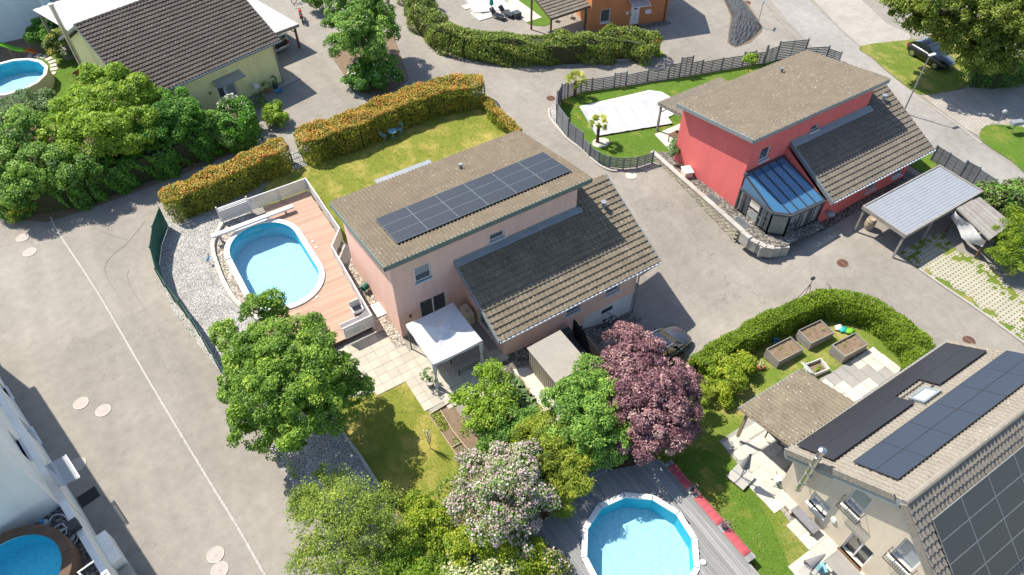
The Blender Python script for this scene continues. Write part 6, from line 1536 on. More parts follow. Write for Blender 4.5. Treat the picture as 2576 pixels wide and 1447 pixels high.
# ================================================================ TREES, SHRUBS, HEDGES
tree('maple_tree', 'big bright green maple beside the oval pool and tarmac yard', 'tree',
     [(665, 790, 4.3, 58), (572, 850, 3.2, 36), (620, 880, 3.8, 44), (775, 845, 4.5, 55), (690, 890, 5.0, 85), (632, 945, 4.2, 72), (780, 925, 4.9, 90), (838, 950, 3.9, 62), (700, 985, 5.2, 95), (602, 1005, 3.4, 56), (652, 1055, 3.6, 66), (760, 1045, 4.3, 90), (830, 1025, 3.4, 58), (705, 1095, 2.8, 52), (880, 985, 3.0, 42)],
     'leaf_maple', .13, 150, base=(800, 1080), r0=.2, clump=.46, spread=1.0, tint0=-.02, rag=3)
HP = 'photinia hedges round the pink house'
hedge('photinia_hedge', 'long red tipped photinia hedge behind the bistro set', smoothline([(10.7, 45.2), (14, 45.15), (18, 45.65), (21.8, 45.6), (24.2, 44.9)], 3), 2.75, 2.05, 'leaf_photinia', .125, 400, HP, 'leaf_photinia_side', lump=.09)
hedge('photinia_hedge', 'red tipped photinia hedge between the gate and the green mesh fence', smoothline([(.3, 43.9), (4.2, 44.45), (7.9, 45.15)], 3), 2.15, 1.95, 'leaf_photinia', .125, 400, HP, 'leaf_photinia_side', lump=.09)
pt = [PG(*p, .55) for p in t(T12, (1680, 745), (1760, 820), (1830, 890), (1900, 950))]
hedge('photinia_hedge', 'low narrow photinia hedge running towards the pink house roof corner', [(p.x, p.y) for p in pt], 1.0, 1.0, 'leaf_photinia', .12, 380, HP, 'leaf_photinia_side', lump=.1)
pt = [PG(*p, 1.35) for p in ((1768, 905), (1850, 852), (1950, 800), (2050, 757), (2110, 748), (2190, 770), (2262, 812), (2318, 868), (2330, 905))]
hedge('conifer_hedge', 'bright green conifer hedge curving round the raised bed garden', smoothline([(p.x, p.y) for p in pt], 3), 1.45, 1.6, 'leaf_thuja', .14, 800, lump=.09, aspect=.38, long_up=True)
pt = [PG(*p, 1.7) for p in ((1040, -40), (1075, 40), (1150, 82), (1250, 98), (1400, 105), (1500, 98), (1580, 92), (1628, 105))]
hedge('clipped_hedge', 'long clipped hedge with browned top in front of the orange house', smoothline([(p.x, p.y) for p in pt], 3), 2.3, 2.05, 'leaf_hedge', .17, 230, lump=.34)
pt = [PG(*p, 1.5) for p in ((30, 470), (160, 452), (300, 405), (420, 362), (530, 322), (600, 305))]
hedge('evergreen_hedge', 'dense dark green hedge along the lane at the left edge', smoothline([(p.x, p.y) for p in pt], 3), 3.4, 2.3, 'leaf_dark', .19, 260, lump=.34)
tree('norway_maple', 'tall yellow green tree in front of the yellow house', 'tree',
     [(240, 188, 5.2, 22), (290, 195, 5.2, 20), (350, 215, 4.8, 18), (235, 215, 4.6, 36), (310, 235, 4.3, 36), (345, 255, 4.0, 30), (270, 260, 4.4, 55), (215, 290, 4.0, 60), (310, 310, 3.6, 60), (170, 335, 3.2, 55), (260, 350, 3.4, 65), (330, 355, 2.9, 48), (380, 240, 3.9, 25)], 'leaf_lime', .17, 110, base=(270, 420), r0=.16, clump=.62, tint0=.12)
tree('shrub', 'dark green shrub left of the yellow house wall', 'shrub', [(430, 262, 3.0, 42), (470, 300, 2.7, 48), (415, 320, 2.7, 55), (500, 325, 2.0, 38), (375, 350, 2.4, 48)], 'leaf_dark', .15, 120, r0=.08, clump=.55)
tree('shrub', 'large rounded green shrub at the left picture edge above the lane', 'shrub', [(60, 350, 2.9, 75), (5, 420, 2.6, 65), (110, 425, 2.6, 62), (60, 475, 2.0, 55), (190, 425, 2.4, 52)], 'leaf_mid', .15, 120, r0=.1, clump=.6, tint0=.1)
tree('apple_tree', 'loose grey green young tree beside the upper left round pool', 'tree', [(55, 265, 2.6, 38), (100, 285, 2.5, 34), (20, 300, 2.4, 36), (70, 310, 2.0, 40), (110, 250, 2.7, 20)], 'leaf_grey', .14, 50, r0=.06, clump=.5)
tree('shrub', 'mid green shrub at the lane corner beside the white flowering bush', 'shrub', [(545, 320, 1.6, 38), (575, 345, 1.2, 30), (610, 350, .7, 24)], 'leaf_mid', .12, 140, r0=.05, clump=.4)
tree('flowering_shrub', 'white flowering rose bush by the yellow house door', 'shrub', [(588, 268, 1.7, 26), (610, 280, 1.5, 22), (570, 285, 1.4, 20)], 'leaf_mid', .1, 170, base=(600, 335), r0=.05, clump=.35, petals=(.16, 'petal_white', .12))
tree('ornamental_grass', 'yellow green tuft of grass at the left end of the lane hedge', 'grass tuft', [(25, 515, .8, 34), (50, 535, .6, 28), (5, 490, .9, 30)], 'leaf_juniper', .22, 110, r0=.03, clump=.4, aspect=.15)
tree('shrub', 'round light green bush alone on the driveway edge of the yellow house', 'shrub', [(692, 283, .95, 24), (700, 300, .55, 22), (682, 298, .6, 20)], 'leaf_lime', .12, 190, r0=.04, clump=.35)
tree('tall_tree', 'tall leafy green tree on the island between driveway and lane', 'tree', [(875, 15, 4.2, 50), (935, 40, 4.4, 50), (895, 80, 4.2, 55), (955, 85, 3.6, 38), (915, 125, 3.2, 48), (865, 120, 2.8, 34), (965, 45, 3.6, 32), (850, 60, 3.0, 25)], 'leaf_mid', .17, 105, base=(925, 190), r0=.16, clump=.6, tint0=.12)
tree('shrub', 'dense dark shrub mass at the foot of the tall island tree', 'shrub', [(950, 165, 1.6, 42), (920, 190, 1.1, 38), (965, 190, 1.0, 34), (900, 205, .8, 26), (935, 215, .7, 26)], 'leaf_dark', .14, 160, r0=.06, clump=.45, petals=(.012, 'petal_white', .16))
tree('shrub', 'green bushes behind the red motorcycle at the top edge', 'shrub', [(820, -5, 1.4, 34), (790, 5, .9, 20)], 'leaf_mid', .16, 110, r0=.05, clump=.5)
tree('lime_tree', 'large spreading tree over the parked black car at the top right', 'tree', [(2275, 25, 5.5, 52), (2340, 75, 4.2, 52), (2385, 25, 6.4, 80), (2470, 60, 5.6, 82), (2550, 30, 6.4, 85), (2430, 115, 4.2, 66), (2520, 130, 3.6, 70), (2580, 120, 4, 60), (2300, 0, 5.6, 50), (2470, 150, 3, 45)], 'leaf_olive', .2, 80, base=(2470, 215), r0=.3, clump=.75, spread=1.15, tint0=-.05)
hedge('dark_conifer', 'rounded dark green clipped bush right of the black car', [(p.x, p.y) for p in (PG(*q, .9) for q in t(T14, (1560, 520), (1700, 540), (1990, 490)))], 2.2, 1.7, 'leaf_dark', .13, 190, round_=.8, lump=.1, cat='bush')
tree('purple_maple', 'purple leaved Japanese maple beside the garden shed', 'tree', [(1575, 862, 3.3, 45), (1615, 880, 3.2, 36), (1610, 905, 3.9, 66), (1678, 948, 3.4, 58), (1545, 930, 3.2, 52), (1645, 990, 4.3, 90), (1705, 1015, 3.3, 52), (1590, 1010, 3.7, 66), (1640, 1075, 3.1, 78), (1695, 1080, 2.6, 50), (1600, 1120, 2.4, 46)], 'leaf_purple', .125, 150, base=(1640, 1080), r0=.14, clump=.42, spread=1.3)
tree('viburnum', 'rounded mid green shrub tree left of the purple maple', 'tree', [(1480, 955, 2.6, 55), (1445, 1015, 3.0, 62), (1515, 1005, 3.0, 52), (1480, 1070, 3.0, 70), (1535, 1110, 2.2, 48), (1450, 1100, 2.4, 50), (1520, 1140, 1.6, 36)], 'leaf_mid', .12, 150, r0=.1, clump=.48, tint0=.14)
tree('juniper', 'feathery yellow green juniper above the grey deck', 'shrub', [(1390, 1080, 2.0, 48), (1375, 1140, 2.1, 54), (1420, 1205, 1.7, 52), (1345, 1085, 1.7, 36), (1430, 1150, 1.9, 44), (1385, 1235, 1.2, 46), (1350, 1180, 1.4, 44)], 'leaf_juniper', .19, 130, r0=.07, clump=.5, aspect=.2)
tree('blossom_shrub', 'pale pink blossoming shrub left of the juniper', 'shrub', [(1250, 1150, 2.5, 40), (1310, 1170, 2.6, 50), (1205, 1205, 2.4, 55), (1280, 1230, 2.9, 75), (1335, 1260, 2.3, 45), (1240, 1305, 2.3, 62), (1165, 1265, 1.8, 42), (1300, 1330, 1.6, 48)], 'leaf_mid', .1, 120, base=(1270, 1330), r0=.08, clump=.42, petals=(.38, 'petal_pink', .105), tint0=.15)
def wisps(lobes):
    Ps, Ns = [], []
    for l in lobes:
        for _ in range(44):
            d = rand_dirs(1)[0]; d[2] = abs(d[2])*.6-.1; a = np.array(l[:3])+d*l[3]*.5; n = 46; s = rng.uniform(0, 1, (n, 1)); ln = l[3]*rng.uniform(.7, 1.25)
            P = a+d*s*ln-np.array([0, 0, 1])*s**2*ln*.45+rng.normal(0, .05, (n, 3)); Ps.append(P); Ns.append(np.tile(np.array([[0, 0, .8]]), (n, 1)))
    P = np.concatenate(Ps); return P, np.concatenate(Ns), np.zeros(len(P))
tree('birch_tree', 'loose drooping birch over the tarmac at the lower edge', 'tree', [(820, 1225, 2.8, 46), (880, 1275, 3.5, 66), (795, 1305, 2.9, 56), (935, 1325, 2.9, 56), (850, 1370, 2.8, 66), (955, 1270, 2.4, 42), (785, 1400, 2.1, 44), (900, 1425, 2.2, 56), (760, 1260, 2.3, 28)], 'leaf_birch', .085, 34, base=(900, 1400), r0=.1, clump=.5, bark='bark_pale', extra=wisps, rag=6)
tree('shrub', 'yellow green shrub between birch and pink blossom', 'shrub', [(1050, 1285, 1.5, 38), (1035, 1340, 1.7, 52), (1090, 1325, 1.4, 36), (1085, 1390, 1.2, 44), (1110, 1290, 1.2, 28)], 'leaf_yellow', .12, 150, r0=.06, clump=.45)
tree('shrub', 'bright yellow green shrub at the bottom edge left of the deck', 'shrub', [(1195, 1360, 1.3, 44), (1255, 1375, 1.1, 44), (1320, 1395, 1.0, 40), (1150, 1385, 1.2, 40), (1350, 1420, .9, 30)], 'leaf_yellow', .12, 150, r0=.06, clump=.45, tint0=.05)
tree('sumac_shrub', 'feathery light green shrub at the bottom edge below the birch', 'shrub', [(985, 1400, 1.5, 48), (1050, 1425, 1.3, 48), (1010, 1450, 1.2, 46), (1090, 1455, 1.0, 40)], 'leaf_lime', .15, 120, r0=.06, clump=.45, aspect=.3)
tree('flowering_shrub', 'cream flowering shrub at the bottom picture edge', 'shrub', [(1150, 1435, 1.1, 42), (1215, 1440, 1.0, 46), (1270, 1455, .8, 38)], 'leaf_mid', .1, 120, r0=.05, clump=.4, petals=(.4, 'petal_cream', .12), tint0=.15)
tree('flowering_shrub', 'small pinkish bush on the deck edge at the bottom', 'shrub', [(1385, 1415, .9, 28), (1410, 1440, .7, 24)], 'leaf_hedge', .1, 170, r0=.03, clump=.35, petals=(.1, 'petal_pink', .09))
tree('fruit_shrub', 'light green fruit bush beside the vegetable beds', 'shrub', [(1190, 1005, 1.7, 38), (1235, 955, 1.9, 36), (1255, 1000, 1.5, 38), (1215, 1055, 1.5, 46)], 'leaf_lime', .13, 110, r0=.05, clump=.42)
tree('shrub', 'dark green shrub at the lower end of the vegetable beds', 'shrub', [(1270, 1085, 1.2, 44), (1225, 1110, 1.0, 34), (1320, 1070, 1.2, 36)], 'leaf_mid', .12, 140, r0=.05, clump=.42)
tree('shrub', 'low ragged yellow green hedge bush between juniper and vegetable bed', 'shrub', [(1330, 1120, 1.1, 40), (1300, 1140, .9, 34)], 'leaf_yellow', .13, 120, r0=.05, clump=.42)
tree('shrub', 'bright yellow green bush below the conifer hedge', 'shrub', [(1835, 945, 1.0, 44), (1800, 985, .9, 30), (1870, 920, .8, 26)], 'leaf_yellow', .12, 150, r0=.05, clump=.42)
tree('shrub', 'purple bronze leaved shrub right of the wood store', 'shrub', [(2500, 500, 1.5, 34), (2545, 495, 1.6, 40), (2570, 530, 1.4, 36), (2530, 530, 1.2, 30)], 'leaf_purple', .13, 120, r0=.06, clump=.45, tint0=-.1, petals=(.6, 'leaf_mid', .13))
tree('fir_shrub', 'pale green fir like shrub at the right edge below the wood store', 'shrub', [(2520, 590, 1.3, 34), (2560, 610, 1.5, 44), (2540, 650, 1.1, 40), (2580, 670, 1.2, 44), (2560, 560, 1.3, 34)], 'leaf_thuja', .16, 150, r0=.06, clump=.45, aspect=.3, tint0=-.05)
tree('shrub', 'round dark green shrub in front of the pale blue house', 'shrub', [(115, 75, 1.4, 30), (130, 95, 1.0, 26), (100, 95, 1.0, 24)], 'leaf_dark', .16, 140, r0=.06, clump=.5)
tree('shrub', 'clipped light green shrub left of the yellow house gable', 'shrub', [(160, 100, 1.5, 26), (150, 118, 1.1, 24), (175, 90, 1.6, 22)], 'leaf_hedge', .15, 160, r0=.06, clump=.45, tint0=.1)
tree('flowering_shrub', 'grey pink flowering bush at the foot of the steel flue', 'shrub', [(172, 138, .7, 20), (182, 125, .8, 16)], 'leaf_grey', .14, 130, r0=.04, clump=.4, petals=(.2, 'petal_pink', .12))
tree('young_tree', 'small staked young tree inside the grey fence near the red roof', 'tree', [(1888, 158, 1.5, 13), (1888, 148, 1.8, 11)], 'leaf_lime', .13, 130, base=(1881, 181), r0=.035, clump=.3)
tree('olive_tree', 'small olive tree in a round pot at the red house corner', 'tree', [(1698, 372, 1.25, 15), (1692, 385, 1.1, 13), (1704, 360, 1.4, 12)], 'leaf_grey', .11, 90, base=(1678, 400), r0=.03, clump=.3)
# palms
def palm(label, base_px, h, n, r):
    b = PG(*base_px); t_ = thing('palm_tree', label, 'palm tree', b, 0, 'fan palms on the red house lawn')
    m = MB(); pr = [(.16, 0), (.13, .2), (.12, h*.5), (.14, h*.85), (.10, h)]; m.lathe(pr, (0, 0, 0), 12); part('trunk', m, 'bark', t_, world=False)
    Pq = []; F = []; tn = []
    for k in range(n):
        az = 2*math.pi*k/n*1.618*3; el = random.uniform(-.35, 1.15); L_ = r*random.uniform(.7, 1.0)
        d = Vector((math.cos(az)*math.cos(el), math.sin(az)*math.cos(el), math.sin(el))); c0 = Vector((0, 0, h-.05)); hub = c0+d*L_*.5
        sd = d.cross(EZ).normalized(); upn = sd.cross(d); tv = .25+.5*max(0, el)/1.2+random.uniform(-.1, .25)
        i0 = len(Pq); Pq += [tuple(c0+sd*.012), tuple(c0-sd*.012), tuple(hub-sd*.012), tuple(hub+sd*.012)]; F.append((i0, i0+1, i0+2, i0+3)); tn += [tv]*4
        for q in range(13):
            a_ = (q-6)/6*1.25; dd = (d*math.cos(a_)+sd*math.sin(a_)).normalized(); ln = L_*.62*(1-.2*abs(a_)/1.25); tip = hub+dd*ln-EZ*.16*ln; s2 = dd.cross(upn).normalized()*.028
            i0 = len(Pq); mid = hub+dd*ln*.5+upn*.02; Pq += [tuple(hub), tuple(mid-s2), tuple(tip), tuple(mid+s2)]; F.append((i0, i0+1, i0+2, i0+3)); tn += [tv]*4
    me = bpy.data.meshes.new('fronds'); me.from_pydata(Pq, [], F); at_ = me.attributes.new('tint', 'FLOAT', 'POINT'); at_.data.foreach_set('value', np.clip(tn, 0, 1)); me.materials.append(M('leaf_palm')); me.update(); link('fronds', me, t_)
    return t_
palm('fan palm with dark trunk in a sandy bed in front of the covered pool', T13(655, 1030), 1.75, 24, .95); palm('fan palm behind the covered pool near the fence corner', T13(493, 700), 1.5, 26, 1.1)
b = PG(*T13(680, 1035)); sheet('palm_bed', [(b.x+.75*math.cos(a/10*2*math.pi), b.y+.6*math.sin(a/10*2*math.pi)) for a in range(10)], .05, 'slab_pale')
# low planting
def cover(name, label, cat, poly, dens, h, leaf, size, aspect=.62, petals=None, lumpy=1.0):
    xs = np.array(poly); lo, hi = xs.min(0), xs.max(0); n = int(dens*(hi-lo).prod()); X = rng.uniform(lo[0], hi[0], n); Y = rng.uniform(lo[1], hi[1], n); k = inpoly_np(X, Y, poly); X, Y = X[k], Y[k]
    Z = h*rng.uniform(.15, 1, len(X))*(.6+.4*lumpy*np.sin(X*5+1)*np.sin(Y*4.3)); P = np.stack([X, Y, hh_np(X, Y)+.05+np.abs(Z)], 1)
    me = leaf_mesh(name, P, np.tile(np.array([[0, 0, 1.0]]), (len(P), 1)), size, leaf, aspect, .5); o = link(name, me); o['kind'] = 'stuff'; o['label'] = label; o['category'] = cat; return o
cover('lettuce_row', 'bright green herb carpet in the timber edged bed by the lawn', 'ground cover', gp(t(T32, (1280, 300), (1345, 268), (1430, 390), (1350, 415))), 420, .22, 'leaf_yellow', .09)
cover('squash_plants', 'broad leaved squash plants in the bed beside the shed', 'vegetables', gp([(1265, 950), (1300, 945), (1345, 1010), (1365, 1050), (1340, 1060), (1290, 1000)]), 75, .35, 'leaf_grey', .3, .9)
cover('weeds', 'weedy ground cover at the vegetable bed end', 'ground cover', gp(t(T32, (1440, 430), (1500, 480), (1580, 590), (1520, 640), (1440, 520))), 160, .14, 'leaf_mid', .09)
cover('ground_cover', 'green perennials under the yellow house wall', 'ground cover', gp(t(T12, (0, 700), (60, 690), (130, 760), (100, 830), (20, 790))), 130, .5, 'leaf_mid', .15)
cover('ground_cover', 'low leafy plants in the tall tree island', 'ground cover', gp(t(T12, (690, 590), (720, 560), (900, 600), (860, 680), (780, 690))), 90, .4, 'leaf_mid', .15)
cover('ground_cover', 'low green plants under the shrubs at the bottom edge', 'ground cover', gp([(1010, 1290), (1130, 1200), (1200, 1130), (1330, 1060), (1430, 1080), (1400, 1180), (1350, 1320), (1360, 1460), (980, 1460)]), 70, .35, 'leaf_mid', .13)
cover('ground_cover', 'low green plants under the purple maple', 'ground cover', gp([(1420, 1080), (1500, 900), (1560, 880), (1720, 900), (1740, 960), (1640, 1150), (1490, 1180)]), 60, .35, 'leaf_dark', .13)
cover('fence_ivy', 'creeping plants along the tarmac edge under the maple', 'ground cover', gp(t(T32, (215, 600), (260, 610), (330, 740), (300, 790), (240, 680))), 200, .5, 'leaf_lime', .1)
cover('edge_weeds', 'sparse weeds along the pale kerb strip of the tarmac yard', 'weeds', gp(t(T21, (1120, 680), (1160, 690), (1290, 900), (1420, 1080), (1390, 1090), (1230, 880))), 9, .1, 'leaf_birch', .12)
cover('daisies', 'scattered white daisies in the lawn beside the deck bench', 'flowers', gp(t(T33, (1500, 1000), (1800, 1050), (1900, 1300), (1700, 1200))), 4, .04, 'petal_white', .05)
# ================================================================ VEHICLES AND SMALL THINGS
def car(name, label, loc, rz, body, Lc=4.3, Wc=1.8, Hc=1.48, hatch=False, wagon=False, pano=False):
    C = thing(name, label, 'car', loc, rz); h = Wc/2
    def loft(st):
        m = MB(); k = None; vs = []
        for x, sec in st:
            full = [(y, z) for y, z in sec]+[(-y, z) for y, z in sec[::-1]]; k = len(full); vs += [(x, y, z) for y, z in full]
        fs = [(i*k+j, i*k+(j+1) % k, (i+1)*k+(j+1) % k, (i+1)*k+j) for i in range(len(st)-1) for j in range(k)]
        fs += [tuple(range(k))[::-1], tuple((len(st)-1)*k+j for j in range(k))]; m.add(vs, fs); return m
    def sec(w_, zb, zs, zt, crown=.03): return [(0, zb), (w_*.9, zb), (w_*.99, zb+.12), (w_, (zb+zs)/2), (w_*.985, zs), (w_*.90, zt), (0, zt+crown)]
    f, r = Lc/2, -Lc/2
    st = [(r, sec(h*.80, .42, .62, .80)), (r+.12, sec(h*.93, .28, .72, .96)), (r+.5, sec(h, .22, .78, 1.0)), (0, sec(h, .2, .80, .98)), (f-1.35, sec(h, .2, .80, .97)), (f-.7, sec(h*.97, .22, .74, .88)), (f-.2, sec(h*.88, .26, .62, .74)), (f, sec(h*.70, .36, .52, .60))]
    part('body', loft(st), body, C, smooth=True, world=False)
    tail = .95 if not wagon else .25
    g = MB(); zb = .96; a = [(r+.12, h*.86, zb), (r+tail*.55+.1, h*.74, Hc-.06), (f-2.15, h*.74, Hc-.03), (f-1.18, h*.86, zb)]
    st2 = []
    vs = []
    pts = [(r+.10, .88, zb), (r+tail*.5, .80, zb+.30), (r+tail*.8+.1, .74, Hc-.08), (-.1, .735, Hc-.02), (f-2.2, .73, Hc-.05), (f-1.75, .78, zb+.30), (f-1.12, .87, zb)]
    for x, w_, z in pts: vs += [(x, h*w_, z), (x, -h*w_, z)]
    n = len(pts); low = [(x, h*.89*s, zb-.02) for x, _, _ in pts for s in (1, -1)]
    m = MB(); m.add(vs+low, [(2*i, 2*i+2, 2*i+3, 2*i+1) for i in range(n-1)]+[(2*n+2*i, 2*n+2*i+2, 2*i+2, 2*i) for i in range(n-1)]+[(2*i+1, 2*i+3, 2*n+2*i+3, 2*n+2*i+1) for i in range(n-1)])
    part('windows', m, 'car_glass', C, smooth=False, world=False)
    rp = [p for p in pts if p[2] > zb+.31]; m = MB(); vs = []
    for x, w_, z in rp: vs += [(x, h*w_*.99, z+.012), (x, 0, z+.035), (x, -h*w_*.99, z+.012)]
    m.add(vs, [(3*i+j, 3*i+3+j, 3*i+4+j, 3*i+1+j) for i in range(len(rp)-1) for j in range(2)]); rfp = part('roof_panel', m, body, C, smooth=True, world=False)
    if pano:
        m = MB(); m.box(-.75, .25, -h*.55, h*.55, Hc+.018, Hc+.03); part('glass_roof', m, 'car_glass', rfp, world=False)
        for s in (1, -1):
            m = MB(); m.beam((-1.5, s*h*.7, Hc+.03), (.3, s*h*.7, Hc+.03), .04, .05); part('roof_rail', m, 'chrome', C, world=False)
    for s in (1, -1):          # pillars
        for (x0, z0, x1, z1) in ((f-1.15, zb, f-2.2, Hc-.04), (-.15, zb, -.25, Hc-.02), (r+.12, zb, r+tail*.8+.1, Hc-.07)):
            m = MB(); m.beam((x0, s*h*.885, z0), (x1, s*h*.745, z1), .09, .05); part('pillar', m, body, C, world=False)
        m = MB(); m.beam((f-1.55, s*h*.95, zb+.02), (f-1.55, s*(h+.16), zb+.08), .1, .14); part('mirror', m, body, C, world=False)
        m = MB(); m.add([(f-.32, s*h*.60, .58), (f-.1, s*h*.60, .56), (f-.22, s*h*.86, .60), (f-.62, s*h*.93, .74), (f-.5, s*h*.7, .79)], [(0, 1, 2, 3, 4)]); part('headlight', m, 'glow_white', C, world=False)
        m = MB(); m.box(r-.005, r+.14, s*h*.80-.09, s*h*.80+.09, .64, .90); part('tail_light', m, 'lens_red', C, world=False)
        for x in (f-.85, r+.8):
            wz = .33; m = MB(); m.tube([(x, s*(h-.20), wz), (x, s*(h+.005), wz)], wz, 20); wh = part('wheel', m, 'rubber', C, world=False)
            m = MB(); m.tube([(x, s*(h-.02), wz), (x, s*(h+.012), wz)], .22, 18); rim = part('rim', m, 'chrome', wh, world=False)
    m = MB(); m.box(r-.012, r+.01, -.26, .26, .5, .61); part('number_plate', m, 'white_paint', C, world=False)
    if hatch:
        m = MB(); m.add([(r+tail*.8+.1, h*.72, Hc-.05), (r+tail*.8+.1, -h*.72, Hc-.05), (r-.55, -h*.66, Hc+.30), (r-.55, h*.66, Hc+.30)], [(0, 1, 2, 3)]); o = part('tailgate', m, body, C, world=False); sm = o.modifiers.new('thick', 'SOLIDIFY'); sm.thickness = .06
        m = MB(); m.box(r-.02, r+.7, -h*.68, h*.68, .62, 1.05); part('load_space', m, 'rubber', C, world=False)
        m = MB(); m.lathe([(.16, 0), (.2, .22)], (r+.1, -.2, 1.06), 12); part('basket', m, 'wood_pale', C, world=False)
        m = MB(); m.box(r+.02, r+.35, .1, .5, 1.06, 1.25); part('shopping_bag', m, 'white_paint', C, world=False)
    return C
def placed(px, dz=0.0): return PG(*px, dz)
# headings from two photo points on the ground
def heading(a, b): p, q = PG(*a), PG(*b); return math.atan2(q.y-p.y, q.x-p.x)
c0 = PG(*T14(1235, 455)); car('parked_car', 'shiny black hatchback parked on grass under the top right tree', (c0.x+.35, c0.y+.2, 0.02), heading(T14(1105, 400), T14(1285, 505)), 'paint_black', 4.1, 1.75, 1.45)
yc = YM @ Vector((2.5, 6.75, 0)); car('parked_car', 'silver estate car with open tailgate under the white carport', (yc.x, yc.y, 0.01), YA+R(92), 'paint_silver', 4.3, 1.8, 1.6, hatch=True, wagon=True)
sv = PG(*T23(1190, 1070), 1.5); car('parked_car', 'dark blue grey estate car with glass roof half hidden by the purple maple', (sv.x-.85, sv.y-.05, gz(sv.x, sv.y)+.02), heading(T23(1060, 1110), T23(1230, 1010)) + R(8), 'paint_dark', 4.6, 1.88, 1.66, wagon=True, pano=True)
def wheel(parent, c, r, ax, tyre='rubber', spokes=10, w_=.03):
    m = MB(); n = 24; c = Vector(c); ax = Vector(ax).normalized(); a = ax.cross(EZ).normalized(); b = EZ
    pts = [c+(a*math.cos(2*math.pi*k/n)+b*math.sin(2*math.pi*k/n))*r for k in range(n+1)]; m.tube(pts, w_, 6, cap=False); wh = part('wheel', m, tyre, parent, world=False)
    m = MB()
    for k in range(spokes): d = a*math.cos(2*math.pi*k/spokes)+b*math.sin(2*math.pi*k/spokes); m.tube([c, c+d*r], .004, 4)
    m.tube([c-ax*.04, c+ax*.04], .03, 8); part('spokes', m, 'chrome', wh, world=False)
def bicycle(label, loc, rz, m_frame='dark_metal', lean=.0):
    B = thing('bicycle', label, 'bicycle', loc, rz); wheel(B, (-.52, 0, .34), .33, (0, 1, 0)); wheel(B, (.52, 0, .34), .33, (0, 1, 0))
    m = MB(); P = dict(r=(-.52, 0, .34), b=(-.08, 0, .3), s=(-.22, 0, .82), h=(.36, 0, .86), f=(.52, 0, .34))
    for a, b in (('r', 'b'), ('r', 's'), ('b', 's'), ('b', 'h'), ('s', 'h'), ('h', 'f')): m.tube([P[a], P[b]], .022, 8)
    part('frame', m, m_frame, B, world=False)
    m = MB(); m.tube([(.34, 0, .86), (.32, 0, 1.0)], .018, 6); m.tube([(.22, .3, 1.02), (.34, .12, 1.03), (.34, -.12, 1.03), (.22, -.3, 1.02)], .018, 6); part('handlebar', m, 'rubber', B, world=False)
    m = MB(); m.add([(-.36, .09, .9), (-.36, -.09, .9), (-.08, -.03, .9), (-.08, .03, .9), (-.36, .09, .85), (-.36, -.09, .85), (-.08, -.03, .87), (-.08, .03, .87)], [(0, 1, 2, 3), (7, 6, 5, 4), (0, 4, 5, 1), (1, 5, 6, 2), (2, 6, 7, 3), (3, 7, 4, 0)]); part('saddle', m, 'rubber', B, world=False)
    m = MB(); m.tube([(-.08, .1, .3), (.06, .1, .2)], .012, 6); m.tube([(-.08, -.1, .3), (-.2, -.1, .4)], .012, 6); m.tube([(-.08, -.06, .3), (-.08, -.03, .3)], .09, 14); part('crank', m, 'chrome', B, world=False)
    return B
b = PG(*T23(725, 1030)); bicycle('black bicycle leaning along the white plinth of the pink house', (b.x, b.y+.1, gz(b.x, b.y)+.03), heading(T23(660, 1060), T23(790, 1000)))
b = PG(*T24(440, 800)); bicycle('pale bicycle standing on the driveway behind the conifer hedge', (b.x, b.y-.15, gz(b.x, b.y)+.01), R(-20), 'white_paint')
# motorcycle
b = PG(*T12(372, 170)); an = heading(T12(372, 185), T12(345, 85)); MC = thing('motorcycle', 'red off road motorcycle parked at the top edge by the driveway', 'motorcycle', (b.x, b.y+.7, .01), an)
wheel(MC, (-.65, 0, .32), .30, (0, 1, 0), w_=.06); wheel(MC, (.7, 0, .33), .31, (0, 1, 0), w_=.05)
m = MB(); m.beam((-.35, 0, .45), (.2, 0, .45), .3, .3); m.tube([(.3, .08, .95), (.7, .08, .33)], .03); m.tube([(.3, -.08, .95), (.7, -.08, .33)], .03); m.tube([(-.65, 0, .32), (-.2, 0, .45)], .04); part('engine', m, 'dark_metal', MC, world=False)
m = MB(); m.tube([(-.15, 0, .82), (.05, 0, .88), (.28, 0, .84)], [.12, .17, .1], 10); m.beam((.45, 0, .78), (.98, 0, .72), .14, .03); m.beam((-.95, 0, .86), (-.4, 0, .8), .18, .04); part('fairing', m, 'red_paint', MC, world=False)
m = MB(); m.beam((-.75, 0, .86), (-.1, 0, .86), .2, .1); part('seat', m, 'rubber', MC, world=False); m = MB(); m.tube([(.28, .38, 1.08), (.3, 0, 1.04), (.28, -.38, 1.08)], .02); part('handlebar', m, 'rubber', MC, world=False)
for y in (PG(*T12(345, 30)),): bicycle('orange bicycle lying against the bushes at the top edge', (y.x, y.y+.6, .02), R(20), 'plastic_orange')
# ---------------------------------------------------------------- street furniture
p = PG(*T14(1052, 820)); pz = 0
LP = thing('street_lamp', 'tall grey street lamp with white head behind the red house roof', 'street lamp', (p.x, p.y, pz))
htop = 5.1; m = MB(); m.tube([(p.x, p.y, 0), (p.x, p.y, 1.2), (p.x, p.y, htop)], [.075, .06, .04], 10); part('pole', m, 'zinc', LP)
hd_ = plane_hit(*T14(1275, 393), (0, 0, htop), EZ); d = Vector((hd_.x-p.x, hd_.y-p.y, 0)); d = d.normalized() if d.length > .05 else EX
m = MB(); c = Vector((p.x, p.y, htop)); m.beam(c-d*.1, c+d*.55, .22, .1); part('lamp_head', m, 'white_paint', LP, bevel=.03); m = MB(); m.beam(c+d*.02-EZ*.06, c+d*.5-EZ*.06, .18, .03); part('lens', m, 'glow_white', LP)
p = PG(*T14(1735, 905)); GL = thing('globe_lamp', 'grey globe garden lamp on the street corner lawn', 'lamp', p); m = MB(); m.tube([(0, 0, 0), (0, 0, 1.05)], .035, 8); part('post', m, 'zinc', GL, world=False)
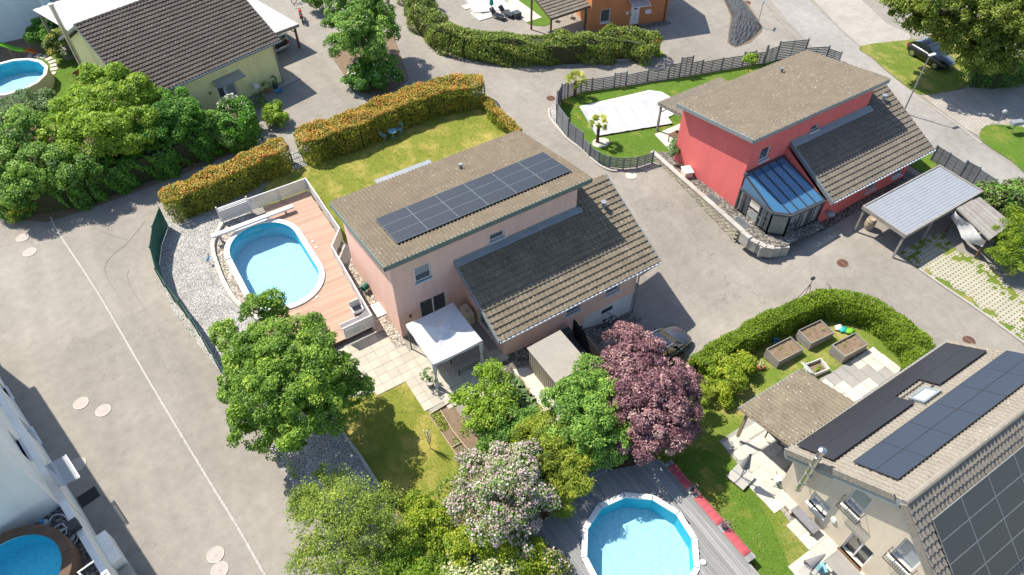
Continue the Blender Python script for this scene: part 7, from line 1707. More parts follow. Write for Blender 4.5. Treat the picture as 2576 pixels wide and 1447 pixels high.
m = MB(); m.lathe([(.02, -.2), (.14, -.15), (.2, 0), (.14, .15), (.02, .2)], (0, 0, 1.2), 16); part('globe', m, 'grey_metal', GL, smooth=True, world=False)
p = PG(*T14(1835, 960)); LB = thing('letter_box', 'grey double letter box on a post on the corner lawn', 'letter box', p, R(-20)); m = MB(); m.tube([(0, 0, 0), (0, 0, .75)], .03, 8); part('post', m, 'zinc', LB, world=False)
for q in (-.24, .24):
    m = MB(); m.box(q-.23, q+.23, -.22, .22, .75, 1.08); part('box', m, 'grey_metal', LB, world=False, bevel=.02)
p = PG(*T13(1075, 385)); LB = thing('letter_box', 'orange letter box on a post at the hedge end', 'letter box', p, R(-15)); m = MB(); m.tube([(0, 0, 0), (0, 0, .9)], .03, 8); part('post', m, 'dark_metal', LB, world=False)
m = MB(); m.box(-.25, .25, -.2, .2, .9, 1.2); part('box', m, 'plastic_orange', LB, world=False, bevel=.02)
p = PG(*T13(1812, 190)); SG = thing('street_sign', 'dark street name sign on a pole at the top corner', 'sign', p, R(30)); m = MB(); m.tube([(0, 0, 0), (0, 0, 2.3)], .03, 8); part('pole', m, 'zinc', SG, world=False); m = MB(); m.box(-.1, .62, -.015, .015, 2.02, 2.25); part('plate', m, 'plastic_blue', SG, world=False)
def cover_plate(name, label, px, r_, m_, grp, ribs=False):
    p = PG(*px); o = thing(name, label, 'manhole cover' if not ribs else 'drain grate', (p.x, p.y, p.z+.004), 0, grp)
    # follow the slope of the ground
    gx = (gz(p.x+.3, p.y)-gz(p.x-.3, p.y))/.6; gy = (gz(p.x, p.y+.3)-gz(p.x, p.y-.3))/.6
    o.rotation_euler = (math.atan(gy), -math.atan(gx), 0)
    m = MB(); m.lathe([(r_, 0), (r_, .028), (r_*.9, .028), (r_*.9, .02)], (0, 0, 0), 28, cap=False); part('ring', m, 'slab_pale' if not ribs else 'rust_iron', o, world=False)
    m = MB()
    if ribs:
        m.lathe([(r_*.9, .004), (.001, .004)], (0, 0, 0), 28, cap=False); part('pit', m, 'rubber', o, world=False); m = MB()
        for q in range(-4, 5):
            y = q*r_*.19; hx = math.sqrt(max(.01, (r_*.9)**2-y*y)); m.box(-hx, hx, y-.016, y+.016, .01, .03)
        m.box(-.03, .03, -r_*.88, r_*.88, .011, .031)
    else: m.lathe([(r_*.9, .018), (r_*.15, .024), (.001, .024)], (0, 0, 0), 28, cap=False); m.lathe([(.05, .02), (.05, .035), (.001, .035)], (0, 0, 0), 10, cap=False)
    part('grid' if ribs else 'lid', m, m_, o, world=False)
MG = 'manhole covers in the tarmac yard'
for px, r_, lab in ((T21(165, 370), .42, 'pale round manhole cover half in the hedge shade'), (T21(215, 475), .42, 'pale round manhole cover just below the hedge shade'), (T31(587, 205), .40, 'pale manhole cover, left one of the pair in mid yard'), (T31(747, 257), .40, 'pale manhole cover, right one of the pair in mid yard'),
                    (T31(560, 650), .42, 'pale manhole cover under the glass door canopy edge'), (T31(1560, 1300), .40, 'pinkish manhole cover near the bottom by the sett row'), (T31(1590, 1410), .40, 'grey gridded manhole cover at the bottom edge by the sett row')):
    cover_plate('manhole_cover', lab, px, r_, 'manhole_cover', MG)
DG = 'rusty drain grates in the driveways'
for px, lab in ((T24(615, 555), 'rusty round drain grate on the driveway left of the carport'), (T24(1530, 1115), 'rusty round drain grate above the cream house roof'), (T13(318, 712), 'rusty round cover at the curved fence corner'), (T13(1740, 20), 'round iron cover on the street at the top edge')):
    cover_plate('drain_grate', lab, px, .36, 'rust_iron', DG, True)
p = PG(*T13(900, 1272)); one('patch_cover', MB().lathe([(.42, 0), (.42, .016)], (p.x, p.y, gz(p.x, p.y)+.004), 20), 'slab_pale', 'pale round concrete patch on the driveway below the slatted fence', 'cover')
# ---------------------------------------------------------------- pink house garden things
def bistro_chair(label, px, rz):
    p = PG(*px); C = thing('bistro_chair', label, 'chair', p, rz, 'bistro set chairs'); mt = 'teal_metal'
    for q in range(5):
        m = MB(); m.box(-.2, .2, -.2+q*.085, -.2+q*.085+.06, .44, .455); part('seat_slat', m, mt, C, world=False)
    for q in range(2):
        m = MB(); m.box(-.2, .2, .25+q*.01, .265+q*.01, .66+q*.14, .74+q*.14); part('back_slat', m, mt, C, world=False)
    for s in (-.2, .2):
        for a, b in (((s, .27, .9), (s, -.22, 0)), ((s, -.2, .45), (s, .26, 0))):
            m = MB(); m.tube([a, b], .012, 6); part('leg', m, mt, C, world=False)
    return C
p = PG(*T12(1012, 1003)); BT = thing('bistro_table', 'small round pale teal bistro table in front of the long photinia hedge', 'table', p); m = MB(); m.lathe([(.34, .70), (.35, .71), (.35, .725)], (0, 0, 0), 26); part('table_top', m, 'teal_metal', BT, world=False)
for k_ in range(2):
    for s in (-1, 1):
        m = MB(); a = R(45+90*k_); m.tube([(.24*math.cos(a)*s, .24*math.sin(a)*s, .7), (-.26*math.cos(a)*s, -.26*math.sin(a)*s, 0)], .012, 6); part('leg', m, 'teal_metal', BT, world=False)
bistro_chair('pale teal folding chair left of the bistro table', T12(945, 1012), R(110)); bistro_chair('pale teal folding chair right of the bistro table', T12(1062, 968), R(-60))
p = PG(*T22(815, 760)); HR = thing('hose_reel', 'green garden hose reel on the pebble strip by the pink wall', 'hose reel', p, R(25))
m = MB(); m.tube([(-.2, 0, .42), (.2, 0, .42)], .2, 16); part('hose_drum', m, 'fence_green', HR, world=False)
for x in (-.22, .22):
    m = MB(); m.tube([(x, .25*math.cos(a), .42+.25*math.sin(a)) if False else (x, .27*math.cos(2*math.pi*a/16), .42+.27*math.sin(2*math.pi*a/16)) for a in range(17)], .015, 5, cap=False); part('side_hoop', m, 'plastic_teal', HR, world=False)
    m = MB(); m.tube([(x, 0, .42), (x, .3, 0)], .015, 5); m.tube([(x, 0, .42), (x, -.3, 0)], .015, 5); part('stand', m, 'plastic_teal', HR, world=False)
a = PG(*T22(910, 895)); one('light_well_cover', MB().box(a.x-.33, a.x+.33, a.y-.55, a.y+.55, .03, .1), 'white_plastic', 'white ribbed light well cover on the path by the pink wall', 'cover', bevel=.01)
HPp = thing('heat_pump', 'beige heat pump box in the corner by the french door', 'heat pump', (12.25, 24.85, .0)); m = MB(); m.box(12.02, 12.5, 24.2, 25.2, .06, .95); part('casing', m, 'stucco_cream', HPp, bevel=.03)
m = MB(); m.lathe([(.14, 0), (.14, .02)], (12.26, 24.6, .95), 14); part('cap', m, 'concrete', HPp)
# deck loungers by the panel corner
def lounger(name, label, loc, rz, m_, frame='white_plastic', back=.6, group=None):
    C = thing(name, label, 'lounger', loc, rz, group)
    for q in range(9):
        m = MB(); m.box(-.28, .28, -.95+q*.135, -.95+q*.135+.12, .28, .31); part('slat', m, m_, C, world=False)
    for q in range(5):
        z0 = .3+q*.11*math.sin(back); y0 = .27+q*.13*math.cos(back); m = MB(); m.beam((-.28, y0+.05, z0+.03), (.28, y0+.05, z0+.03), .12, .03, (0, -math.sin(back), math.cos(back))); part('back_slat', m, m_, C, world=False)
    for x in (-.3, .3):
        m = MB(); m.box(x-.025, x+.025, -.98, .3, .22, .30); part('side_rail', m, frame, C, world=False)
        for y in (-.85, .2):
            m = MB(); m.box(x-.025, x+.025, y-.03, y+.03, 0, .22); part('leg', m, frame, C, world=False)
    return C
p = PX(*T22(760, 1010), DZ); lounger('sun_lounger', 'grey slatted sun lounger with white frame at the deck corner', (p.x, p.y+.15, DZ), R(-90), 'grey_fabric')
p = PX(*T22(790, 975), DZ); B = thing('deck_chair', 'low white framed deck chair behind the lounger on the deck', 'chair', (p.x+.05, p.y+.75, DZ)); m = MB(); m.box(-.32, .32, -.3, .3, .28, .34); part('seat', m, 'grey_fabric', B, world=False); m = MB(); m.beam((-.32, .3, .6), (.32, .3, .6), .04, .55); part('back', m, 'white_plastic', B, world=False)
for s in (-.3, .3):
    m = MB(); m.box(s-.03, s+.03, -.3, .3, 0, .5); part('side', m, 'white_plastic', B, world=False)
# dining table below the gazebo
TB = thing('dining_table', 'grey dining table under the white gazebo', 'table', (10.5, 21.75, 0)); m = MB(); m.box(9.75, 11.05, 21.3, 22.4, .7, .74); part('table_top', m, 'wood_grey', TB)
for x in (9.82, 10.98):
    for y in (21.37, 22.33):
        m = MB(); m.box(x-.03, x+.03, y-.03, y+.03, 0, .7); part('leg', m, 'dark_metal', TB)
def pot(name, label, px, r_, h_, m_, leaf=None, lr=.3, lh=.5, size=.1, petals=None, dens=200, loc=None):
    p = PG(*px) if loc is None else Vector(loc); P_ = thing(name, label, 'plant pot', p); m = MB(); m.lathe([(r_*.7, 0), (r_, h_), (r_*1.08, h_), (r_*1.08, h_-.04), (r_*.85, h_-.05), (.001, h_-.05)], (0, 0, 0), 18, cap=False); part('pot', m, m_, P_, world=False)
    if leaf:
        P2, N2, T2 = clump_points([(0, 0, h_+lh*.6, lr, lh*.7)], dens, .22, floor=h_-.1); me = leaf_mesh('foliage', P2, N2, size, leaf); link('foliage', me, P_)
        if petals: k_ = rng.random(len(P2)) < .25; me = leaf_mesh('blossom', P2[k_]+N2[k_]*.05, N2[k_], .07, petals, .9); link('blossom', me, P_)
    return P_
pot('potted_olive', 'grey green potted shrub at the near gazebo post', T22(1278, 1440), .22, .36, 'concrete', 'leaf_grey', .36, .75, .09)
pot('plant_pot', 'round pot under the small olive tree by the red wall', T13(1165, 1165), .3, .3, 'concrete')
# rotary clothes dryer, folded
p = PG(*T32(1280, 530)); RD = thing('clothes_dryer', 'folded silver rotary clothes dryer standing on the front lawn', 'clothes dryer', p); m = MB(); m.tube([(0, 0, 0), (0, 0, 1.75)], .028, 8); part('pole', m, 'chrome', RD, world=False)
for k_ in range(4):
    a = R(45+90*k_); m = MB(); m.tube([(.05*math.cos(a), .05*math.sin(a), .45), (.19*math.cos(a), .19*math.sin(a), 1.68)], .014, 6); part('arm', m, 'chrome', RD, world=False)
m = MB()
for k_ in range(30):
    a = random.uniform(0, 6.28); b_ = a+random.uniform(.6, 1.8); z = random.uniform(.7, 1.6); m.tube([(.12*math.cos(a), .12*math.sin(a), z), (.05*math.cos((a+b_)/2), .05*math.sin((a+b_)/2), z-.2), (.13*math.cos(b_), .13*math.sin(b_), z+.05)], .006, 4)
part('line', m, 'white_plastic', RD, world=False)
# black screen, barbecue, gas bottle beside the garage bay
a, b_ = PG(*T23(520, 1000)), PG(*T23(660, 1125)); SW = thing('privacy_screen', 'black privacy screen between the barbecue and the bicycle', 'screen', (a.x, a.y, gz(a.x, a.y)))
sx_ = 17.35; n = 7
for q in range(n):
    y0, y1 = 20.9-q*.42, 20.9-(q+1)*.42+.02; m = MB(); m.box(sx_-.02, sx_+.02, y1, y0, gz(sx_, y0)-.3, .62-.06*q); part('board', m, 'rubber', SW)
m = MB(); m.box(sx_-.05, sx_+.05, 17.85, 17.95, gz(sx_, 17.9)-.3, .35); part('post', m, 'fence_green', SW)
BQ = thing('barbecue', 'black gas barbecue by the pink wall behind the shed', 'barbecue', (16.6, 20.55, gz(16.6, 20.5)+.03)); m = MB(); m.box(-.42, .42, -.25, .25, .7, .82); m.box(-.3, .3, -.22, .22, .82, 1.05); part('hood', m, 'dark_metal', BQ, world=False, bevel=.05); m = MB(); m.box(-.28, .28, -.2, .2, .1, .68); part('cabinet', m, 'anthracite', BQ, world=False)
for x in (-.28, .28):
    m = MB(); m.box(x-.02, x+.02, -.22, .22, 0, .7); part('leg', m, 'grey_metal', BQ, world=False)
GB = thing('gas_bottle', 'grey gas bottle left of the barbecue', 'gas bottle', (15.95, 20.75, gz(15.95, 20.7)+.03)); m = MB(); m.lathe([(.14, 0), (.15, .05), (.15, .4), (.1, .5), (.04, .53)], (0, 0, 0), 14); part('body', m, 'concrete', GB, smooth=True, world=False); m = MB(); m.lathe([(.08, .5), (.08, .6)], (0, 0, 0), 12); part('collar', m, 'zinc', GB, world=False)
# canopy strip at the back door
bc = [PX(*p, 2.3) for p in t(T12, (875, 1300), (900, 1330), (1295, 1180), (1265, 1147))]; BC = thing('back_canopy', 'narrow grey ribbed canopy behind the pink house roof', 'canopy', (bc[0].x, bc[0].y, 0)); xa, xb, ya, yb = bc[0].x, bc[2].x, bc[1].y-.1, bc[0].y
m = MB(); m.box(xa, xb, 32.75, yb, 2.2, 2.26); cr_ = part('roof', m, 'grey_metal', BC)
for q in range(18):
    m = MB(); x = xa+(xb-xa)*q/17; m.box(x-.02, x+.02, 32.76, yb-.01, 2.262, 2.3); part('rib', m, 'grey_metal', cr_)
for x in (xa+.1, xb-.1):
    m = MB(); m.box(x-.04, x+.04, yb-.15, yb-.07, 0, 2.2); part('post', m, 'grey_metal', BC)
# heron ornament and pool fittings
p = PG(*T21(1520, 560)); HN = thing('heron_ornament', 'blue metal heron ornament on the gravel by the block edging', 'garden ornament', p, R(40)); m = MB(); m.tube([(-.18, 0, .42), (0, 0, .45), (.14, 0, .52)], [.03, .09, .05], 8); m.tube([(.14, 0, .52), (.18, 0, .7), (.14, 0, .82), (.26, 0, .82)], [.04, .025, .03, .008], 7); part('body', m, 'plastic_blue', HN, world=False)
for y in (-.03, .03):
    m = MB(); m.tube([(0, y, .42), (0, y, 0)], .01, 5); part('leg', m, 'rust_iron', HN, world=False)
p = PX(*T33(1420, 1355), .5); one('skimmer_cap', MB().lathe([(.13, 0), (.14, .05), (.12, .07), (.001, .07)], (p.x, p.y, .505), 18, cap=False), 'coping_white', 'round white skimmer lid on the grey deck right of the round pool', 'lid')
for px, lab in ((T22(430, 400), 'small white pool light fitting, upper one on the deck'), (T22(455, 442), 'small white pool light fitting, lower one on the deck'), (T22(462, 800), 'small round skimmer lid at the near end of the oval pool')):
    p = PX(*px, DZ); one('deck_fitting', MB().lathe([(.09, 0), (.09, .03), (.06, .05), (.001, .05)], (p.x, p.y, DZ+.004), 14, cap=False), 'coping_white', lab, 'fitting', 'pool fittings on the brown deck')
# timber edging of the vegetable beds
for lab, pts in (('timber board edging between lawn and herb bed', t(T32, (1272, 295), (1400, 480), (1522, 660))), ('timber board between the herb bed and the bare soil bed', t(T32, (1355, 262), (1440, 405), (1600, 610))), ('timber board at the patio end of the beds', t(T32, (1275, 292), (1420, 205))), ('timber board across the middle of the soil bed', t(T32, (1440, 530), (1510, 490)))):
    q = [PG(*p) for p in pts]; m = MB()
    for i in range(len(q)-1): m.beam(q[i]+EZ*.06, q[i+1]+EZ*.06, .05, .16)
    one('bed_board', m, 'wood_pale', lab, 'board')
for lab, pts in (('pale timber edging along the path to the shed', t(T33, (90, 10), (190, 170), (275, 300))),):
    q = [PG(*p) for p in pts]; m = MB()
    for i in range(len(q)-1): m.beam(q[i]+EZ*.08, q[i+1]+EZ*.08, .08, .16)
    one('bed_board', m, 'wood_pale', lab, 'board')
# ---------------------------------------------------------------- raised beds and clutter in the cream house garden
def raised_bed(label, c4, h=.75, grp='raised plank beds'):
    q = [PG(*p, h) for p in c4]; c = sum(q, Vector())/4; gr = gz(c.x, c.y)
    ex = ((q[1]-q[0])+(q[2]-q[3])); ex.z = 0; an = math.atan2(ex.y, ex.x); lx = ex.length/2; ey = ((q[0]-q[3])+(q[1]-q[2])); ey.z = 0; ly = ey.length/2
    B = thing('raised_bed', label, 'raised bed', (c.x, c.y, gr), an, grp)
    for k_ in range(4):
        z0, z1 = .02+k_*h/4, (k_+1)*h/4
        for (x0, x1, y0, y1) in ((-lx/2, lx/2, -ly/2, -ly/2+.04), (-lx/2, lx/2, ly/2-.04, ly/2), (-lx/2, -lx/2+.04, -ly/2+.041, ly/2-.041), (lx/2-.04, lx/2, -ly/2+.041, ly/2-.041)):
            m = MB(); m.box(x0, x1, y0, y1, z0, z1-.012); part('plank', m, 'wood_grey', B, world=False)
    m = MB(); nx, ny = 14, 10; vs = [(-lx/2+.04+(lx-.08)*i/nx, -ly/2+.04+(ly-.08)*j/ny, h-.14+random.uniform(-.025, .03)) for i in range(nx+1) for j in range(ny+1)]; m.add(vs, [(i*(ny+1)+j, (i+1)*(ny+1)+j, (i+1)*(ny+1)+j+1, i*(ny+1)+j+1) for i in range(nx) for j in range(ny)]); part('soil', m, 'soil', B, smooth=True, world=False)
    P2, N2, T2 = clump_points([(random.uniform(-lx*.3, lx*.3), random.uniform(-ly*.3, ly*.3), h-.08, .07, .06) for _ in range(4)], 160, .08, floor=h-.2); me = leaf_mesh('seedlings', P2, N2, .06, 'leaf_lime'); link('seedlings', me, B)['kind'] = 'stuff'; return B
raised_bed('grey plank raised bed nearest to the purple maple', t(T24, (70, 1185), (245, 1080), (340, 1162), (150, 1268))); raised_bed('grey plank raised bed closest to the conifer hedge', t(T24, (300, 1052), (465, 952), (560, 1050), (385, 1132))); raised_bed('grey plank raised bed with a grey bush beside the slab terrace', t(T24, (545, 1150), (705, 1050), (812, 1135), (630, 1228)))
c = PG(*T24(420, 1330)); CF = thing('cold_frame', 'small pale cold frame with open lid left of the slab terrace', 'cold frame', c, R(-10))
for (x0, x1, y0, y1) in ((-.55, .55, -.4, -.36), (-.55, .55, .36, .4), (-.55, -.51, -.355, .355), (.51, .55, -.355, .355)):
    m = MB(); m.box(x0, x1, y0, y1, 0, .42); part('side', m, 'white_plastic', CF, world=False)
m = MB(); m.box(-.5, .5, -.35, .35, 0, .2); part('soil', m, 'soil', CF, world=False); m = MB(); m.beam((-.55, 0, .46), (-1.0, 0, .85), .8, .03, (0, 0, 1)); part('lid', m, 'white_plastic', CF, world=False)
P2, N2, T2 = clump_points([(-.1, -.15, .25, .15, .12), (.2, .0, .25, .12, .1)], 220, .12, floor=.1); link('seedlings', leaf_mesh('seedlings', P2, N2, .08, 'leaf_lime'), CF)['kind'] = 'stuff'
p = PG(*T24(128, 1130)); BK = thing('watering_bucket', 'blue plastic bucket beside the raised beds', 'bucket', p); m = MB(); m.lathe([(.12, 0), (.17, .3), (.18, .3), (.15, .28), (.11, .03), (.001, .03)], (0, 0, 0), 16, cap=False); part('pail', m, 'plastic_blue', BK, world=False); m = MB(); m.tube([(-.17, 0, .3), (0, 0, .46), (.17, 0, .3)], .008, 5); part('handle', m, 'zinc', BK, world=False)
for i, (px, m_, lab) in enumerate(((T24(585, 1030), 'white_plastic', 'crumpled white sack between the raised beds'), (T24(620, 1045), 'plastic_teal', 'teal plastic sack between the raised beds'), (T24(665, 1055), 'plastic_green', 'green plastic sack between the raised beds'))):
    p = PG(*px); m = MB(); vs = []; n = 10
    for a in range(n):
        for b_ in range(6): th = math.pi*b_/5; ph = 2*math.pi*a/n; k_ = 1+.18*math.sin(a*3+b_*2+i); vs.append((p.x+.3*math.sin(th)*math.cos(ph)*k_, p.y+.22*math.sin(th)*math.sin(ph)*k_, gz(p.x, p.y)+.13+.12*math.cos(th)))
    m.add(vs, [(a*6+b_, ((a+1) % n)*6+b_, ((a+1) % n)*6+b_+1, a*6+b_+1) for a in range(n) for b_ in range(5)]); one('garden_sack', m, m_, lab, 'sack', 'sacks between the raised beds', smooth=True)
pot('plant_pot', 'terracotta pot of orange flowers left of the raised beds', T24(15, 1315), .24, .24, 'terracotta', 'leaf_mid', .2, .2, .07, 'petal_cream')
pot('bench_planter', 'dark red leaved planter between the far cushions', None, .14, .16, 'dark_metal', 'leaf_purple', .2, .22, .06, None, 260, (15.86, 8.85, .622)); pot('bench_planter', 'dark red leaved planter between the near cushions', None, .14, .16, 'dark_metal', 'leaf_purple', .22, .24, .06, None, 260, (15.86, 6.76, .622))
p = PG(*T33(640, 720)); SB = thing('storage_box', 'grey plastic storage box behind the grey deck', 'box', (p.x, p.y, .03), R(3)); m = MB(); m.box(-.75, .75, -.36, .36, 0, .55); part('body', m, 'grey_metal', SB, world=False); m = MB(); m.box(-.78, .78, -.39, .39, .551, .6); part('lid', m, 'grey_metal', SB, world=False, bevel=.02); m = MB(); m.beam((-.5, -.1, .64), (.35, -.1, .64), .03, .03); part('handle', m, 'white_paint', SB, world=False)
# parasols of the cream house
p = PG(*T33(1685, 750)); PS = thing('cantilever_parasol', 'folded grey cantilever parasol on a pale slab base', 'parasol', (p.x, p.y, .04), R(10))
for i, (x, y) in enumerate(((-.52, -.52), (.02, -.52), (-.52, .02), (.02, .02))):
    m = MB(); m.box(x, x+.5, y, y+.5, .0, .06); part('base_slab', m, 'concrete', PS, world=False)
m = MB(); m.tube([(0, 0, .06), (0, 0, 2.35)], .035, 10); m.beam((-.45, 0, .08), (.45, 0, .08), .05, .04); m.beam((0, -.45, .08), (0, .45, .08), .05, .04); part('pole', m, 'grey_metal', PS, world=False)
m = MB(); n = 14; vs = []
for i in range(6):
    f = i/5; r_ = .05+.15*f
    for k_ in range(n): a = 2*math.pi*k_/n; rr = r_*(1+.25*(k_ % 2)); vs.append((-.14+rr*math.cos(a), rr*math.sin(a), 2.4-f*1.1))
m.add(vs, [(i*n+k_, i*n+(k_+1) % n, (i+1)*n+(k_+1) % n, (i+1)*n+k_) for i in range(5) for k_ in range(n)]); part('canopy', m, 'grey_fabric', PS, smooth=True, world=False)
p = PG(*T34(375, 1440)); PS = thing('cantilever_parasol', 'folded dark parasol leaning over the lawn at the lower right edge', 'parasol', (p.x, p.y, .02), R(0)); m = MB(); m.tube([(0, 0, 0), (0, 0, 2.3)], .035, 10); part('pole', m, 'grey_metal', PS, world=False); m = MB(); vs = []
for i in range(6):
    f = i/5; r_ = .04+.17*f
    for k_ in range(n): a = 2*math.pi*k_/n; rr = r_*(1+.28*(k_ % 2)); vs.append((-.05-.5*f, .15*f+rr*math.sin(a), 2.3-f*.9+rr*math.cos(a)*.7))
m.add(vs, [(i*n+k_, i*n+(k_+1) % n, (i+1)*n+(k_+1) % n, (i+1)*n+k_) for i in range(5) for k_ in range(n)]); part('canopy', m, 'grey_fabric', PS, smooth=True, world=False); m = MB(); m.box(-.4, .4, -.4, .4, 0, .05); part('base_slab', m, 'concrete', PS, world=False)
p = PG(*T34(140, 785)); HR = thing('hose_trolley', 'grey hose trolley on the slabs by the flue', 'hose reel', p, R(60)); m = MB(); m.tube([(-.16, 0, .4), (.16, 0, .4)], .22, 16); part('hose_drum', m, 'white_plastic', HR, world=False); m = MB()
for x in (-.19, .19): m.tube([(x, -.3, 0), (x, 0, .4), (x, .25, 1.0)], .015, 5); m.tube([(x, .3, 0), (x, 0, .4)], .015, 5)
part('stand', m, 'dark_metal', HR, world=False)
p = PG(*T34(340, 1065)); BE = thing('garden_bench', 'low bench with dark plaid blanket against the cream wall', 'bench', (19.5, p.y, .02)); m = MB(); m.box(-.25, .25, -.7, .7, .38, .44); part('seat', m, 'grey_fabric', BE, world=False)
for y in (-.6, .6):
    m = MB(); m.box(-.22, .22, y-.03, y+.03, 0, .38); part('leg', m, 'wood_brown', BE, world=False)
sheet('pebble_strip', [(19.2, 6.2), (19.95, 6.4), (19.95, 3.4), (19.3, 3.2)], .055, 'pebbles')
p = PG(*T34(560, 1440)); TB = thing('garden_table', 'grey garden table at the lower right edge', 'table', (p.x+.1, p.y-.1, .02)); m = MB(); m.box(-.45, .45, -.7, .7, .7, .74); part('table_top', m, 'slab_grey', TB, world=False)
for x in (-.4, .4):
    for y in (-.62, .62):
        m = MB(); m.box(x-.025, x+.025, y-.025, y+.025, 0, .7); part('leg', m, 'dark_metal', TB, world=False)
def patio_chair(label, loc, rz, m_='grey_fabric', grp=None):
    C = thing('patio_chair', label, 'chair', loc, rz, grp); m = MB(); m.box(-.23, .23, -.23, .23, .42, .46); part('seat', m, m_, C, world=False); m = MB(); m.beam((-.23, .25, .72), (.23, .25, .72), .03, .5); part('backrest', m, m_, C, world=False)
    for x in (-.22, .22):
        for y in (-.22, .24):
            m = MB(); m.tube([(x, y, 0), (x, y, .44 if y < 0 else .95)], .013, 6); part('leg', m, 'dark_metal', C, world=False)
p = PG(*T34(440, 1420)); patio_chair('chair with teal cushion left of the garden table', (p.x, p.y, .02), R(60), 'teal_metal')
for i, (px, lab) in enumerate(((T34(130, 570), 'white framed chair at the open side of the covered terrace'), (T34(270, 720), 'dark chair stack near the cream wall corner'))):
    p = PG(*px); patio_chair(lab, (p.x, p.y, .03), R(100+60*i))
TB = thing('dining_table', 'dark dining table under the lichen spotted tiled terrace roof', 'table', (22.2, 8.9, .03)); m = MB(); m.box(-.9, .9, -.45, .45, .7, .74); part('table_top', m, 'wood_grey', TB, world=False)
for x in (-.8, .8):
    for y in (-.38, .38):
        m = MB(); m.box(x-.03, x+.03, y-.03, y+.03, 0, .7); part('leg', m, 'dark_metal', TB, world=False)
# ---------------------------------------------------------------- driveway things
p = PG(*T24(800, 300)); BR = thing('wine_barrel', 'upright oak wine barrel beside the carport post', 'barrel', p); m = MB(); m.lathe([(.26, 0), (.32, .25), (.34, .45), (.32, .65), (.26, .9), (.24, .88), (.001, .88)], (0, 0, 0), 22, cap=False); part('staves', m, 'wood_pale', BR, smooth=True, world=False)
for z, r_ in ((.06, .278), (.24, .322), (.64, .326), (.83, .282)):
    m = MB(); m.lathe([(r_, z), (r_+.008, z), (r_+.008, z+.05), (r_, z+.05)], (0, 0, 0), 22, cap=False); part('hoop', m, 'zinc', BR, world=False)
p = PG(*T24(330, 800)); TP = thing('camera_tripod', 'black camera tripod standing behind the conifer hedge', 'tripod', (p.x, p.y-.1, gz(p.x, p.y)))
for k_ in range(3):
    a = R(30+120*k_); m = MB(); m.tube([(0, 0, 1.3), (.45*math.cos(a), .45*math.sin(a), 0)], .02, 6); part('leg', m, 'dark_metal', TP, world=False)
m = MB(); m.tube([(0, 0, 1.1), (0, 0, 1.75)], .02, 6); part('column', m, 'dark_metal', TP, world=False); m = MB(); m.box(-.12, .12, -.08, .08, 1.75, 1.9); part('camera', m, 'rubber', TP, world=False)
c = PX(*T13(1300, 1265), .3); CH = thing('storage_chest', 'small white topped chest by the retaining wall of the red house', 'box', (c.x, c.y, .3), R(-20)); m = MB(); m.box(-.3, .3, -.38, .38, 0, .42); part('body', m, 'stucco_pink', CH, world=False); m = MB(); m.box(-.34, .34, -.42, .42, .421, .5); part('lid', m, 'white_paint', CH, world=False)
p = PX(*T13(1250, 1200), .3); one('log', MB().tube([(p.x-.35, p.y+.3, .4), (p.x+.35, p.y-.25, .4)], .1, 10), 'wood_pale', 'peeled pale log lying by the red wall corner', 'log')
for px, lab in ((T23(1500, 90), 'grey steel light well grate below the red wall'), (T23(1700, 255), 'grey steel light well grate below the sunroom')):
    p = PX(*px, .31); G_ = thing('light_well_grate', lab, 'grate', (p.x, p.y, .305), 0, 'light well grates of the red house'); m = MB(); m.box(-.28, .28, -.55, -.52, 0, .03); m.box(-.28, .28, .52, .55, 0, .03); m.box(-.28, -.25, -.519, .519, 0, .03); m.box(.25, .28, -.519, .519, 0, .03); part('frame', m, 'zinc', G_, world=False); m = MB()
    for q in range(12): m.box(-.245, .245, -.48+q*.085, -.45+q*.085, .002, .026)
    part('bars', m, 'zinc', G_, world=False)['kind'] = 'stuff'; m = MB(); m.box(-.25, .25, -.52, .52, -.003, .001); part('pit', m, 'rubber', G_, world=False)
p = PG(*T13(1235, 1095)); HR = thing('hose_reel', 'blue hose reel at the garden corner of the red house', 'hose reel', (p.x, p.y, p.z), 0); m = MB(); m.tube([(-.12, 0, .35), (.12, 0, .35)], .22, 16); part('hose_drum', m, 'plastic_blue', HR, world=False); m = MB(); m.beam((-.15, -.25, .02), (-.15, .25, .02), .03, .03); m.beam((.15, -.25, .02), (.15, .25, .02), .03, .03); m.beam((-.15, 0, 0), (-.15, 0, .36), .03, .03); m.beam((.15, 0, 0), (.15, 0, .36), .03, .03); part('stand', m, 'dark_metal', HR, world=False)
p = PX(*T13(1250, 960), 0); TB = thing('terrace_table', 'dark low table under the red house terrace roof', 'table', (34.6, 31.2, .06)); m = MB(); m.box(-.5, .5, -.7, .7, .6, .66); part('table_top', m, 'wood_brown', TB, world=False)
for x in (-.42, .42):
    for y in (-.6, .6):
        m = MB(); m.box(x-.03, x+.03, y-.03, y+.03, 0, .6); part('leg', m, 'wood_brown', TB, world=False)
